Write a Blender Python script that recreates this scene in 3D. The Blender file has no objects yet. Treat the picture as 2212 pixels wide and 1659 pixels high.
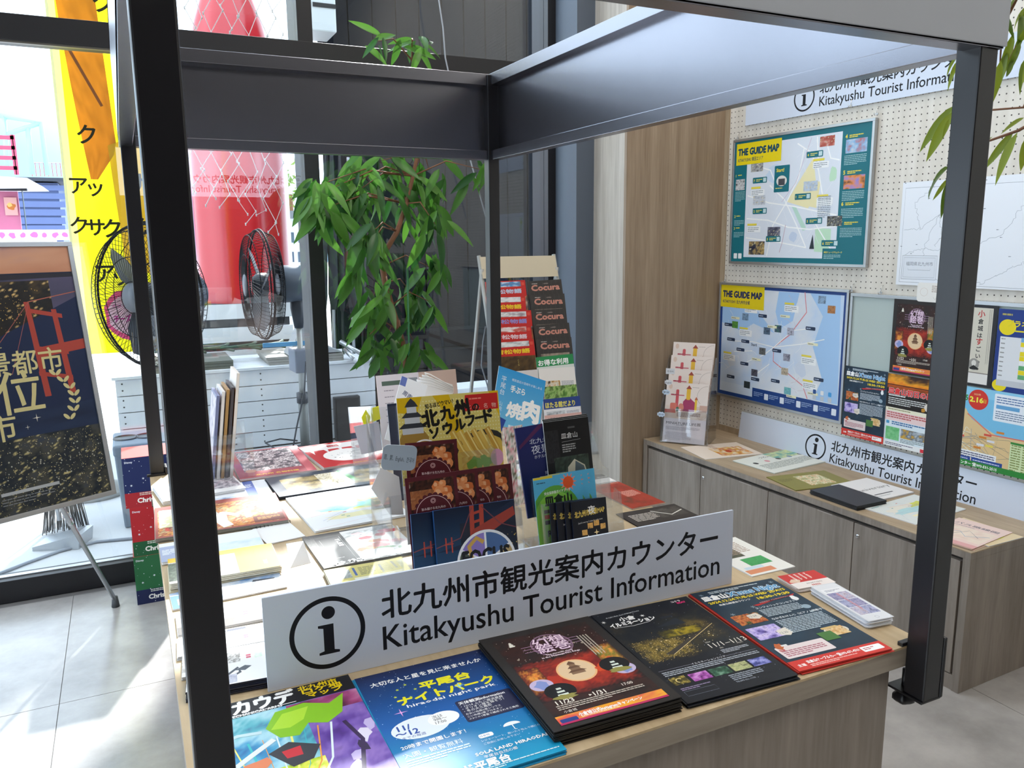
import bpy, bmesh, math, random
import numpy as np
from mathutils import Matrix, Vector
random.seed(7)
SC = bpy.context.scene
COL = SC.collection
PI = math.pi
T = 0.82                      # height of the display table top; floor is z = 0

# ------------------------------------------------------------------ camera
F_PX = 1732.6
RX, RY, RZ = 0.1773, -0.0094, 0.4469
CAM = Vector((-1.1699, -0.8374, 0.6743 + T))
def cam_axes():
    cy, sy, cp, sp, cr, sr = math.cos(RZ), math.sin(RZ), math.cos(RX), math.sin(RX), math.cos(RY), math.sin(RY)
    fwd = Vector((sy*cp, cy*cp, -sp)); right = Vector((cy, -sy, 0)); up = right.cross(fwd)
    return right*cr + up*sr, -right*sr + up*cr, fwd
RT, UPV, FW = cam_axes()
cd = bpy.data.cameras.new('camera'); cam = bpy.data.objects.new('camera', cd); COL.objects.link(cam)
cd.sensor_width = 36; cd.lens = F_PX/2212*36; cd.clip_start = .02; cd.clip_end = 600
cam.matrix_world = Matrix(((RT.x, UPV.x, -FW.x, CAM.x), (RT.y, UPV.y, -FW.y, CAM.y), (RT.z, UPV.z, -FW.z, CAM.z), (0, 0, 0, 1)))
SC.camera = cam

# ------------------------------------------------------------------ sky, sun, room lamps, exposure
SC.view_settings.view_transform = 'Standard'; SC.view_settings.look = 'None'
SC.view_settings.exposure = 0.0; SC.view_settings.gamma = 1; SC.view_settings.use_curve_mapping = False
w = bpy.data.worlds.new('sky'); SC.world = w; w.use_nodes = True
bg = w.node_tree.nodes['Background']; bg.inputs[0].default_value = (.76, .88, 1.0, 1); bg.inputs[1].default_value = 4.2
SUN_E, SUN_A = math.radians(35), math.radians(21)
sd = bpy.data.lights.new('sun', 'SUN'); sd.energy = 14.0; sd.angle = math.radians(1.5); sd.color = (1, .96, .9)
so = bpy.data.objects.new('sun', sd); COL.objects.link(so)
sv = Vector((-math.sin(SUN_A)*math.cos(SUN_E), -math.cos(SUN_A)*math.cos(SUN_E), -math.sin(SUN_E)))
so.rotation_euler = sv.to_track_quat('-Z', 'Y').to_euler(); so.location = (0, 12, 9)
def area(name, loc, sx, sy, e, col, rot=(0, 0, 0)):
    d = bpy.data.lights.new(name, 'AREA'); d.shape = 'RECTANGLE'; d.size = sx; d.size_y = sy; d.energy = e; d.color = col
    o = bpy.data.objects.new(name, d); COL.objects.link(o); o.location = loc; o.rotation_euler = rot
area('ceiling_panel_lamp', (.7, .9, 4.55), 1.6, 1.6, 45, (1, .93, .84))
area('ceiling_panel_lamp', (.2, -2.2, 4.55), 1.8, 1.8, 45, (1, .95, .9))

# ------------------------------------------------------------------ pixel helpers (measure positions of things)
def ray(u, v): return RT*((u-1106)/F_PX) - UPV*((v-829.5)/F_PX) + FW
def onp(q, P0, N):
    d = ray(*q); t = (Vector(P0)-CAM).dot(N)/d.dot(N); return CAM + d*t
def pz(q, z): return onp(q, (0, 0, z), Vector((0, 0, 1)))
def py(q, y): return onp(q, (0, y, 0), Vector((0, 1, 0)))
def px(q, x): return onp(q, (x, 0, 0), Vector((1, 0, 0)))

# ------------------------------------------------------------------ materials
def lin(h):
    if isinstance(h, str):
        h = h.lstrip('#'); h = h if len(h) == 6 else ''.join(q*2 for q in h); c = [int(h[i:i+2], 16)/255 for i in (0, 2, 4)]
    else: c = list(h)
    return tuple(x/12.92 if x <= .04045 else ((x+.055)/1.055)**2.4 for x in c[:3])
MATS = {}
def newmat(name):
    m = bpy.data.materials.new(name); m.use_nodes = True; nt = m.node_tree
    return m, nt, nt.nodes['Principled BSDF']
def nd(nt, t, **kw):
    n = nt.nodes.new(t)
    for k, v in kw.items(): setattr(n, k, v)
    return n
def mat(name, col, rough=.5, metal=0, bump=0, bscale=200, var=0, vscale=8, spec=.5, coat=0, trans=0):
    if name in MATS: return MATS[name]
    m, nt, b = newmat(name); c = lin(col)
    b.inputs['Base Color'].default_value = (*c, 1); b.inputs['Roughness'].default_value = rough
    b.inputs['Metallic'].default_value = metal; b.inputs['Specular IOR Level'].default_value = spec
    b.inputs['Coat Weight'].default_value = coat; b.inputs['Coat Roughness'].default_value = max(.08, rough*.8)
    tc = nd(nt, 'ShaderNodeTexCoord')
    n = nd(nt, 'ShaderNodeTexNoise'); n.inputs['Scale'].default_value = vscale; n.inputs['Detail'].default_value = 4
    nt.links.new(tc.outputs['Object'], n.inputs['Vector'])
    v = var or .04
    mx = nd(nt, 'ShaderNodeMix', data_type='RGBA', blend_type='MULTIPLY'); mx.inputs[0].default_value = 1
    mr = nd(nt, 'ShaderNodeMapRange'); mr.inputs[3].default_value = 1-v; mr.inputs[4].default_value = 1+v*.6
    nt.links.new(n.outputs['Fac'], mr.inputs[0]); mx.inputs[6].default_value = (*c, 1)
    nt.links.new(mr.outputs[0], mx.inputs[7]); nt.links.new(mx.outputs[2], b.inputs['Base Color'])
    if bump:
        n2 = nd(nt, 'ShaderNodeTexNoise'); n2.inputs['Scale'].default_value = bscale
        bp = nd(nt, 'ShaderNodeBump'); bp.inputs['Strength'].default_value = bump; bp.inputs['Distance'].default_value = .002
        nt.links.new(tc.outputs['Object'], n2.inputs['Vector']); nt.links.new(n2.outputs['Fac'], bp.inputs['Height']); nt.links.new(bp.outputs[0], b.inputs['Normal'])
    if trans: b.inputs['Transmission Weight'].default_value = trans
    MATS[name] = m; return m
def wood(name, c1, c2, scale=(14, 14, 1.2), rough=.55, fine=60):
    m, nt, b = newmat(name); tc = nd(nt, 'ShaderNodeTexCoord')
    mp = nd(nt, 'ShaderNodeMapping'); mp.inputs['Scale'].default_value = scale
    nt.links.new(tc.outputs['Object'], mp.inputs[0])
    n1 = nd(nt, 'ShaderNodeTexNoise'); n1.inputs['Scale'].default_value = 1.3; n1.inputs['Detail'].default_value = 8; n1.inputs['Distortion'].default_value = .7
    n2 = nd(nt, 'ShaderNodeTexNoise'); n2.inputs['Scale'].default_value = 9; n2.inputs['Detail'].default_value = 6
    nt.links.new(mp.outputs[0], n1.inputs['Vector']); nt.links.new(mp.outputs[0], n2.inputs['Vector'])
    ad = nd(nt, 'ShaderNodeMath', operation='ADD'); m2 = nd(nt, 'ShaderNodeMath', operation='MULTIPLY'); m2.inputs[1].default_value = .55
    nt.links.new(n2.outputs['Fac'], m2.inputs[0]); nt.links.new(n1.outputs['Fac'], ad.inputs[0]); nt.links.new(m2.outputs[0], ad.inputs[1])
    cr = nd(nt, 'ShaderNodeValToRGB'); e = cr.color_ramp.elements
    e[0].position = .55; e[0].color = (*lin(c2), 1); e[1].position = .98; e[1].color = (*lin(c1), 1)
    nt.links.new(ad.outputs[0], cr.inputs[0]); nt.links.new(cr.outputs[0], b.inputs['Base Color'])
    b.inputs['Roughness'].default_value = rough
    bp = nd(nt, 'ShaderNodeBump'); bp.inputs['Strength'].default_value = .12; bp.inputs['Distance'].default_value = .002
    nt.links.new(n2.outputs['Fac'], bp.inputs['Height']); nt.links.new(bp.outputs[0], b.inputs['Normal'])
    MATS[name] = m; return m
def glassy(name, tint=(.97, .985, .99), base=.04, pw=4.0, rough=0.0, haze=0.0):
    m = bpy.data.materials.new(name); m.use_nodes = True; nt = m.node_tree; nt.nodes.clear()
    out = nd(nt, 'ShaderNodeOutputMaterial'); tr = nd(nt, 'ShaderNodeBsdfTransparent'); gl = nd(nt, 'ShaderNodeBsdfGlossy')
    tr.inputs[0].default_value = (*tint, 1); gl.inputs['Roughness'].default_value = rough
    lw = nd(nt, 'ShaderNodeLayerWeight'); lw.inputs[0].default_value = .5
    p = nd(nt, 'ShaderNodeMath', operation='POWER'); p.inputs[1].default_value = pw
    mr = nd(nt, 'ShaderNodeMapRange'); mr.inputs[3].default_value = base; mr.inputs[4].default_value = .85
    mx = nd(nt, 'ShaderNodeMixShader')
    nt.links.new(lw.outputs['Facing'], p.inputs[0]); nt.links.new(p.outputs[0], mr.inputs[0]); nt.links.new(mr.outputs[0], mx.inputs[0])
    nt.links.new(tr.outputs[0], mx.inputs[1]); nt.links.new(gl.outputs[0], mx.inputs[2]); last = mx
    if haze:
        df = nd(nt, 'ShaderNodeBsdfDiffuse'); df.inputs[0].default_value = (.8, .85, .9, 1); m2 = nd(nt, 'ShaderNodeMixShader'); m2.inputs[0].default_value = haze
        nt.links.new(mx.outputs[0], m2.inputs[1]); nt.links.new(df.outputs[0], m2.inputs[2]); last = m2
    nt.links.new(last.outputs[0], out.inputs[0]); MATS[name] = m; return m
def printmat(name, rough, spec=.5):
    m, nt, b = newmat(name); a = nd(nt, 'ShaderNodeAttribute', attribute_name='Col')
    nt.links.new(a.outputs['Color'], b.inputs['Base Color']); b.inputs['Roughness'].default_value = rough; b.inputs['Specular IOR Level'].default_value = spec
    MATS[name] = m; return m
PRINT = printmat('gloss_print', .42, .35); PRINTM = printmat('matte_print', .6, .3)
GLASS = glassy('window_glass', (.95, .98, 1), .07, 5.0)
ACRY = glassy('clear_acrylic', (.97, .98, .985), .06, 2.6, .03, .02)
BLACK = mat('black_powder_coat', '#141318', .36, bump=.03, bscale=900, spec=.6)
FASC = mat('dark_satin_metal', '#94949c', .27, 1.0, bump=.02, bscale=700)
FRAME = mat('black_window_frame', '#18171b', .45)
WHITE = mat('white_paper', '#f2f2f4', .55)
SIGNW = mat('white_sign_board', '#dfe4ec', .5)
ALU = mat('brushed_aluminium', '#b9bcbf', .35, .85)
CHROME = mat('chrome', '#d0d0d0', .15, 1)
DARK = mat('dark_plastic', '#17181c', .4)
WOOD = wood('light_oak_laminate', '#cfb895', '#b59c78', (9, 1.1, 9))
WOODG = wood('grey_oak_laminate', '#a2968b', '#857a70', (13, 13, 1.0))
WOODGH = wood('grey_oak_laminate_flat', '#a89c8d', '#8b7f71', (1.0, 13, 13))
WOODC = wood('counter_oak_laminate', '#b8a48a', '#9c886e', (13, 1.1, 13))
WOODW = wood('brown_oak_wall_panel', '#a8937c', '#8a755f', (16, 16, .7))
WOODL = wood('pale_ash_wall_panel', '#c9beb2', '#ab9f92', (16, 16, .7))

# ------------------------------------------------------------------ mesh building
class MB:
    def __init__(s): s.v = []; s.f = []; s.m = []; s.mats = []; s.sm = []
    def mi(s, m):
        if m not in s.mats: s.mats.append(m)
        return s.mats.index(m)
    def add(s, vs, fs, m, smooth=False):
        o = len(s.v); i = s.mi(m); s.v += [tuple(v) for v in vs]
        for f in fs: s.f.append(tuple(o+k for k in f)); s.m.append(i); s.sm.append(smooth)
    def box(s, x0, x1, y0, y1, z0, z1, m, M=None):
        vs = [Vector((x, y, z)) for z in (z0, z1) for y in (y0, y1) for x in (x0, x1)]
        if M: vs = [M @ v for v in vs]
        s.add(vs, [(0, 2, 3, 1), (4, 5, 7, 6), (0, 1, 5, 4), (2, 6, 7, 3), (0, 4, 6, 2), (1, 3, 7, 5)], m)
    def tube(s, pts, r, m, n=8, caps=True, smooth=True):
        pts = [Vector(p) for p in pts]; rs = r if isinstance(r, (list, tuple)) else [r]*len(pts)
        vs = []; fs = []; up = None
        for i, p in enumerate(pts):
            d = (pts[min(i+1, len(pts)-1)]-pts[max(i-1, 0)]).normalized()
            if up is None: up = Vector((0, 0, 1)) if abs(d.z) < .9 else Vector((1, 0, 0))
            a = d.cross(up).normalized(); b = a.cross(d).normalized(); up = b
            for k in range(n):
                t = 2*PI*k/n; vs.append(p + (a*math.cos(t)+b*math.sin(t))*rs[i])
        for i in range(len(pts)-1):
            for k in range(n): fs.append((i*n+k, i*n+(k+1) % n, (i+1)*n+(k+1) % n, (i+1)*n+k))
        if caps: fs.append(tuple(range(n-1, -1, -1))); fs.append(tuple((len(pts)-1)*n+k for k in range(n)))
        s.add(vs, fs, m, smooth)
    def lathe(s, prof, m, n=24, M=None, flute=0, nf=0, smooth=True):
        vs = []; fs = []
        for r, z in prof:
            for k in range(n):
                t = 2*PI*k/n; rr = r*(1+flute*math.cos(nf*t)); v = Vector((rr*math.cos(t), rr*math.sin(t), z)); vs.append(M @ v if M else v)
        for i in range(len(prof)-1):
            for k in range(n): fs.append((i*n+k, i*n+(k+1) % n, (i+1)*n+(k+1) % n, (i+1)*n+k))
        s.add(vs, fs, m, smooth)
    def prism(s, pts, z0, z1, m, M=None):
        n = len(pts); vs = [Vector((x, y, z0)) for x, y in pts]+[Vector((x, y, z1)) for x, y in pts]
        if M: vs = [M @ v for v in vs]
        s.add(vs, [tuple(range(n-1, -1, -1)), tuple(range(n, 2*n))]+[(k, (k+1) % n, n+(k+1) % n, n+k) for k in range(n)], m)
    def mesh(s, name):
        me = bpy.data.meshes.new(name); me.from_pydata(s.v, [], s.f)
        for m in s.mats: me.materials.append(m)
        me.polygons.foreach_set('material_index', s.m); me.polygons.foreach_set('use_smooth', s.sm); me.update(); return me
    def build(s, name, parent=None, M=None):
        o = bpy.data.objects.new(name, s.mesh(name)); COL.objects.link(o)
        if parent: o.parent = parent
        if M is not None: o.matrix_local = M
        return o
def tag(o, label=None, cat=None, group=None, kind=None):
    if label: o['label'] = label
    if cat: o['category'] = cat
    if group: o['group'] = group
    if kind: o['kind'] = kind
    return o
def empty(name, loc=(0, 0, 0), M=None, parent=None):
    o = bpy.data.objects.new(name, None); COL.objects.link(o); o.empty_display_size = .05
    if parent: o.parent = parent
    if M is not None: o.matrix_world = M
    else: o.location = loc
    return o
def bevel(o, w_=.002, seg=2):
    b = o.modifiers.new('bevel', 'BEVEL'); b.width = w_; b.segments = seg; b.limit_method = 'ANGLE'; return o
def B(name, parent, m, x0, x1, y0, y1, z0, z1, bev=0, kind=None, M=None):
    b = MB(); b.box(x0, x1, y0, y1, z0, z1, m); o = b.build(name, parent, M)
    if bev: bevel(o, bev)
    if kind: o['kind'] = kind
    return o
def frame(O, u, v):
    u = Vector(u).normalized(); v = Vector(v); v = (v-u*v.dot(u)).normalized(); n = u.cross(v)
    return Matrix(((u.x, v.x, n.x, O[0]), (u.y, v.y, n.y, O[1]), (u.z, v.z, n.z, O[2]), (0, 0, 0, 1)))

# ------------------------------------------------------------------ printed graphics: flat coloured shapes, units are millimetres
TXC = {}
def glyphs(s):
    if s not in TXC:
        c = bpy.data.curves.new('t', 'FONT'); c.body = s; c.resolution_u = 3 if 'Kitakyushu' in s or len(s) < 4 else (1 if len(s) > 16 else 2)
        o = bpy.data.objects.new('t', c); COL.objects.link(o)
        me = o.evaluated_get(bpy.context.evaluated_depsgraph_get()).to_mesh()
        vs = [(v.co.x, v.co.y) for v in me.vertices]; fs = [tuple(p.vertices) for p in me.polygons]
        xs = [v[0] for v in vs] or [0]; ys = [v[1] for v in vs] or [0]
        TXC[s] = (vs, fs, min(xs), max(xs), min(ys), max(ys))
        bpy.data.objects.remove(o); bpy.data.curves.remove(c)
    return TXC[s]
class Cv:
    def __init__(s, W, H, bg='#ffffff'):
        s.W, s.H = W, H; s.clip = True; s.v = []; s.f = []; s.c = []; s.L = 0; s.r = random.Random(int(W*7+H*13))
        if bg: s.rect(0, 0, W, H, bg)
    def add(s, vs, fs, col):
        o = len(s.v); z = .06+s.L*.006
        if s.clip: vs = [(min(max(x, 0), s.W), min(max(y, 0), s.H)) for x, y in vs]
        s.v += [(x, y, z) for x, y in vs]; s.f += [tuple(o+k for k in f) for f in fs]
        if isinstance(col, list): s.c += col
        else: c = lin(col); s.c += [c]*len(vs)
        s.L += 1
    def poly(s, pts, col): s.add(pts, [tuple(range(len(pts)))], col)
    def rect(s, x, y, w_, h, col): s.poly([(x, y), (x+w_, y), (x+w_, y+h), (x, y+h)], col)
    def rrect(s, x, y, w_, h, r, col):
        p = []
        for cx, cy, a in ((x+w_-r, y+r, -90), (x+w_-r, y+h-r, 0), (x+r, y+h-r, 90), (x+r, y+r, 180)):
            for k in range(5): t = math.radians(a+k*22.5); p.append((cx+r*math.cos(t), cy+r*math.sin(t)))
        s.poly(p, col)
    def ell(s, x, y, rx, ry, col, n=28, rot=0, a0=0, a1=360):
        c, d = math.cos(rot), math.sin(rot); p = []
        k1 = n if a1-a0 >= 360 else n+1
        for k in range(k1): t = math.radians(a0+(a1-a0)*k/n); X, Y = rx*math.cos(t), ry*math.sin(t); p.append((x+X*c-Y*d, y+X*d+Y*c))
        s.poly(p, col)
    def ring(s, x, y, r, wd, col, n=48, a0=0, a1=360, ry=None):
        k = ry/r if ry else 1; vs = []; fs = []
        for i in range(n+1):
            t = math.radians(a0+(a1-a0)*i/n)
            vs += [(x+r*math.cos(t), y+r*k*math.sin(t)), (x+(r-wd)*math.cos(t), y+(r*k-wd)*math.sin(t))]
        for i in range(n): fs.append((2*i, 2*i+1, 2*i+3, 2*i+2))
        s.add(vs, fs, col)
    def line(s, pts, wd, col):
        vs = []; fs = []
        for i, p in enumerate(pts):
            a = pts[max(i-1, 0)]; b = pts[min(i+1, len(pts)-1)]; dx, dy = b[0]-a[0], b[1]-a[1]; l = math.hypot(dx, dy) or 1
            vs += [(p[0]-dy/l*wd/2, p[1]+dx/l*wd/2), (p[0]+dy/l*wd/2, p[1]-dx/l*wd/2)]
        for i in range(len(pts)-1): fs.append((2*i, 2*i+1, 2*i+3, 2*i+2))
        s.add(vs, fs, col)
    def text(s, t, x, y, size, col='#111111', al='l', bold=0, rot=0, w_=None, sx=1, vert=False, out=None):
        if vert:
            for i, ch in enumerate(t): s.text(ch, x, y-i*size*1.05, size, col, 'c', bold, rot, out=out)
            return
        vs, fs, a, b, c0, d0 = glyphs(t)
        if not vs: return
        k = size
        if w_: sx = w_/((b-a)*k)
        ox = {'l': -a, 'c': -(a+b)/2, 'r': -b}[al]; c, d = math.cos(rot), math.sin(rot)
        def put(dx, dy, cl):
            P = [((vx+ox)*k*sx+dx, vy*k+dy) for vx, vy in vs]
            s.add([(x+X*c-Y*d, y+X*d+Y*c) for X, Y in P], fs, cl)
        if out:
            for q in range(8): put(out[1]*math.cos(q*PI/4), out[1]*math.sin(q*PI/4), out[0]); s.L -= .8
            s.L += 1
        if bold:
            e = size*bold
            for dx, dy in ((-e, 0), (e, 0), (0, e), (0, -e), (e*.7, e*.7), (-e*.7, -e*.7)): put(dx, dy, col); s.L -= .8
            s.L += 1
        put(0, 0, col)
    def rows(s, x, y, w_, n, lh, col, fill=.5, chunk=5):
        vs = []; fs = []
        for i in range(n):
            X = x; yy = y-i*lh; end = x+w_*(1 if i < n-1 else .6)
            while X < end-1:
                l = min(s.r.uniform(.5, 1.6)*chunk*lh*.3, end-X); o = len(vs)
                vs += [(X, yy), (X+l, yy), (X+l, yy+lh*fill), (X, yy+lh*fill)]; fs.append((o, o+1, o+2, o+3)); X += l+lh*.22
        if vs: s.add(vs, fs, col)
    def pal(s, x, y, w_, h, cols, cells=6, seed=1, nx=24, ny=18, vb=0, contrast=1.4, spark=0, sparkc='#fff2c0', fe=None):
        """a printed photograph: cloudy mosaic through the listed colours; vb mixes in a bottom-to-top run of them"""
        rg = np.random.RandomState(seed); cells *= 1.5; nx = int(nx*1.6); ny = int(ny*1.6)
        def nz(c):
            cx = max(2, int(c)); cy_ = max(2, int(c*h/w_)+1); g = rg.rand(cy_+2, cx+2)
            yy, xx = np.mgrid[0:ny+1, 0:nx+1]; fy = yy/ny*cy_; fx = xx/nx*cx
            iy = fy.astype(int); ix = fx.astype(int); ty = fy-iy; tx = fx-ix
            return (g[iy, ix]*(1-tx)*(1-ty)+g[iy, ix+1]*tx*(1-ty)+g[iy+1, ix]*(1-tx)*ty+g[iy+1, ix+1]*tx*ty)
        f = nz(cells)*.6+nz(cells*2.3)*.3+rg.rand(ny+1, nx+1)*.12
        f = (f-.5)*contrast+.5
        if vb: f = f*(1-vb)+vb*np.linspace(0, 1, ny+1)[:, None]
        f = np.clip(f, 0, .999)*(len(cols)-1); i = f.astype(int); t = (f-i)[..., None]
        C_ = np.array([lin(c) for c in cols]); rgb = C_[i]*(1-t)+C_[np.minimum(i+1, len(cols)-1)]*t
        if spark:
            k = rg.rand(ny+1, nx+1) < spark; rgb[k] = np.array(lin(sparkc))*rg.uniform(.5, 1, (k.sum(), 1))
        if fe:
            gx = np.linspace(0, 1, nx+1)[None, :]; gy = np.linspace(0, 1, ny+1)[:, None]
            k = np.clip(np.minimum(np.minimum(gx, 1-gx), np.minimum(gy, 1-gy))*5+(rg.rand(ny+1, nx+1)-.5)*.5, 0, 1); k[0] = k[-1] = 0; k[:, 0] = k[:, -1] = 0
            rgb = rgb*k[..., None]+np.array(lin(fe))*(1-k[..., None])
        vs = [(x+w_*a/nx, y+h*b/ny) for b in range(ny+1) for a in range(nx+1)]
        fs = [(b*(nx+1)+a, b*(nx+1)+a+1, (b+1)*(nx+1)+a+1, (b+1)*(nx+1)+a) for b in range(ny) for a in range(nx)]
        s.add(vs, fs, [tuple(q) for q in rgb.reshape(-1, 3)])
    def grad(s, x, y, w_, h, cb, ct, n=12):
        a, b = np.array(lin(cb)), np.array(lin(ct)); vs = []; fs = []; cs = []
        for i in range(n+1):
            t = i/n; vs += [(x, y+h*t), (x+w_, y+h*t)]; cs += [tuple(a*(1-t)+b*t)]*2
            if i < n: fs.append((2*i, 2*i+1, 2*i+3, 2*i+2))
        s.add(vs, fs, cs)
    def blob(s, x, y, r, col, n=14, wob=.25, ry=None, seed=None):
        rr = random.Random(seed if seed is not None else int(x*31+y*17)); ry = ry or r; p = []
        for k in range(n): t = 2*PI*k/n; q = 1+rr.uniform(-wob, wob); p.append((x+r*q*math.cos(t), y+ry*q*math.sin(t)))
        s.poly(p, col)
    def dots(s, x, y, w_, h, n, r, col, seed=3):
        rr = random.Random(seed); vs = []; fs = []
        for _ in range(n):
            X, Y, R = x+rr.random()*w_, y+rr.random()*h, r*rr.uniform(.4, 1.3); o = len(vs)
            vs += [(X-R, Y), (X, Y-R), (X+R, Y), (X, Y+R)]; fs.append((o, o+1, o+2, o+3))
        s.add(vs, fs, col)
    def star(s, x, y, r, col, n=4, k=.25, rot=0):
        s.poly([(x+(r if i % 2 == 0 else r*k)*math.sin(rot+PI*i/n), y+(r if i % 2 == 0 else r*k)*math.cos(rot+PI*i/n)) for i in range(2*n)], col)
    def castle(s, x, y, k, dark='#2b2b30', light='#e8e8e8'):
        for i, (w_, h) in enumerate(((1.0, .3), (.72, .26), (.46, .24))):
            yy = y+k*i*.36; s.rect(x-k*w_/2*.75, yy, k*w_*.75, k*.22, light)
            s.poly([(x-k*w_/2*1.05, yy+k*.2), (x+k*w_/2*1.05, yy+k*.2), (x+k*w_/2*.62, yy+k*.36), (x, yy+k*.5), (x-k*w_/2*.62, yy+k*.36)], dark)
    def build(s, parent, name='print', matte=False, M=None, dz=0):
        me = bpy.data.meshes.new(name); me.from_pydata([(x/1000, y/1000, z/1000+dz) for x, y, z in s.v], [], s.f)
        at = me.color_attributes.new('Col', 'FLOAT_COLOR', 'POINT')
        a = np.ones((len(s.v), 4), np.float32); a[:, :3] = np.array(s.c, np.float32); at.data.foreach_set('color', a.ravel())
        me.materials.append(PRINTM if matte else PRINT); me.update()
        o = bpy.data.objects.new(name, me); COL.objects.link(o); o.parent = parent
        if M is not None: o.matrix_local = M
        return o

def quad(TL, TR, BL):
    """frame and size in mm of a sheet from three world corners"""
    u = (TR-TL); W = u.length; u.normalize(); d = BL-TL; v = -(d-u*d.dot(u)); H = v.length; v.normalize()
    return frame(TL-v*H, u, v), W*1000, H*1000
def sheet_mesh(W, H, th, m, r=0):
    b = MB()
    if r:
        p = []
        for cx, cy, a in ((W-r, r, -90), (W-r, H-r, 0), (r, H-r, 90), (r, r, 180)):
            for k in range(5): t = math.radians(a+k*22.5); p.append((cx+r*math.cos(t), cy+r*math.sin(t)))
        b.prism(p, -th, 0, m)
    else: b.box(0, W, 0, H, -th, 0, m)
    return b.mesh('sheet')
def place_stack(name, label, cat, M, W, H, art, n=1, th=.0012, paper=None, jit=2.0, group=None, matte=False, rad=0, seed=0, z=0):
    """M: frame whose z axis is the face normal, sheet origin at the bottom-left of the print; n sheets lie under the print"""
    paper = paper or WHITE; rr = random.Random(seed+int(W)); M = M @ Matrix.Translation((0, 0, z+n*th))
    Wm, Hm = W/1000, H/1000
    if n == 1:
        o = bpy.data.objects.new(name, sheet_mesh(Wm, Hm, th, paper, rad)); COL.objects.link(o); o.matrix_world = M
    else:
        o = empty(name, M=M); me = sheet_mesh(Wm, Hm, th*.72, paper, rad)
        for k in range(n):
            s_ = bpy.data.objects.new('sheet', me); COL.objects.link(s_); s_.parent = o
            j = 0 if k == 0 else jit/1000
            s_.matrix_local = Matrix.Translation((rr.uniform(-j, j), rr.uniform(-j, j)-(j*.3*k/n if k else 0), -k*th)) @ Matrix.Rotation(rr.uniform(-j, j)*1.6, 4, 'Z')
    tag(o, label, cat, group)
    if art: art.build(o, matte=matte)
    return o
def tstack(name, label, cat, TL, TR, BL, artf, n=4, th=.0012, z=T, size=None, **kw):
    """a pile lying flat, measured by three corners of its top sheet"""
    zt = z+n*th; a, b, c = pz(TL, zt), pz(TR, zt), pz(BL, zt); M, W, H = quad(a, b, c)
    if size:
        d = M.to_3x3(); v = d @ Vector((0, 1, 0)); tl = a; M = frame(tl-v*size[1]/1000, d @ Vector((1, 0, 0)), v); W, H = size
    M = M @ Matrix.Translation((0, 0, -n*th))
    return place_stack(name, label, cat, M, W, H, artf(W, H) if artf else None, n, th, **kw)
# ================================================================== THE SETTING
def S(o, name=None): o['kind'] = 'structure'; return o
def floor_mat():
    m, nt, b = newmat('floor_stone_tile'); tc = nd(nt, 'ShaderNodeTexCoord')
    n = nd(nt, 'ShaderNodeTexNoise'); n.inputs['Scale'].default_value = 2.6; n.inputs['Detail'].default_value = 7; n.inputs['Roughness'].default_value = .62
    g = nd(nt, 'ShaderNodeNewGeometry'); nt.links.new(g.outputs['Position'], n.inputs['Vector'])
    cr = nd(nt, 'ShaderNodeValToRGB'); e = cr.color_ramp.elements
    e[0].position = .3; e[0].color = (*lin('#8f8b89'), 1); e[1].position = .72; e[1].color = (*lin('#c2beba'), 1)
    nt.links.new(n.outputs['Fac'], cr.inputs[0]); nt.links.new(cr.outputs[0], b.inputs['Base Color']); b.inputs['Roughness'].default_value = .24; b.inputs['Specular IOR Level'].default_value = .75
    return m
FLM = floor_mat()
S(B('floor', None, mat('dark_grout', '#6c6a69', .8), -5.4, 2.6, -5.4, 3.02, -.12, -.002))
fl = bpy.data.objects['floor']; tm = MB(); tm.box(.0012, .9188, .0012, .9188, -.002, 0, FLM); tme = tm.mesh('tile')
for i in range(-4, 4):
    for j in range(-6, 4):
        x, y = -1.48+.92*i, .16+.92*j + (0)
        if y > 2.9: continue
        t = bpy.data.objects.new('tile', tme); COL.objects.link(t); t.parent = fl; t.location = (x, y, 0)
        if y+.92 > 3.0: t.scale.y = (2.995-y)/.92
GRD = mat('pale_concrete', '#b9bbbd', .7, bump=.4, bscale=60, var=.12, vscale=2)
S(B('ground', None, GRD, -40, 40, 3.02, 60, -.12, 0))
PLAST = mat('white_plaster', '#d9d4cb', .8)
# ceiling and the side walls of the room
S(B('ceiling', None, PLAST, -5.4, 2.6, -5.4, 3.2, 4.6, 4.75))
S(B('wall_back', None, mat('grey_interior_wall', '#2c2b2a', .9), -5.4, 2.6, -5.5, -5.4, 0, 4.6))
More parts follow.
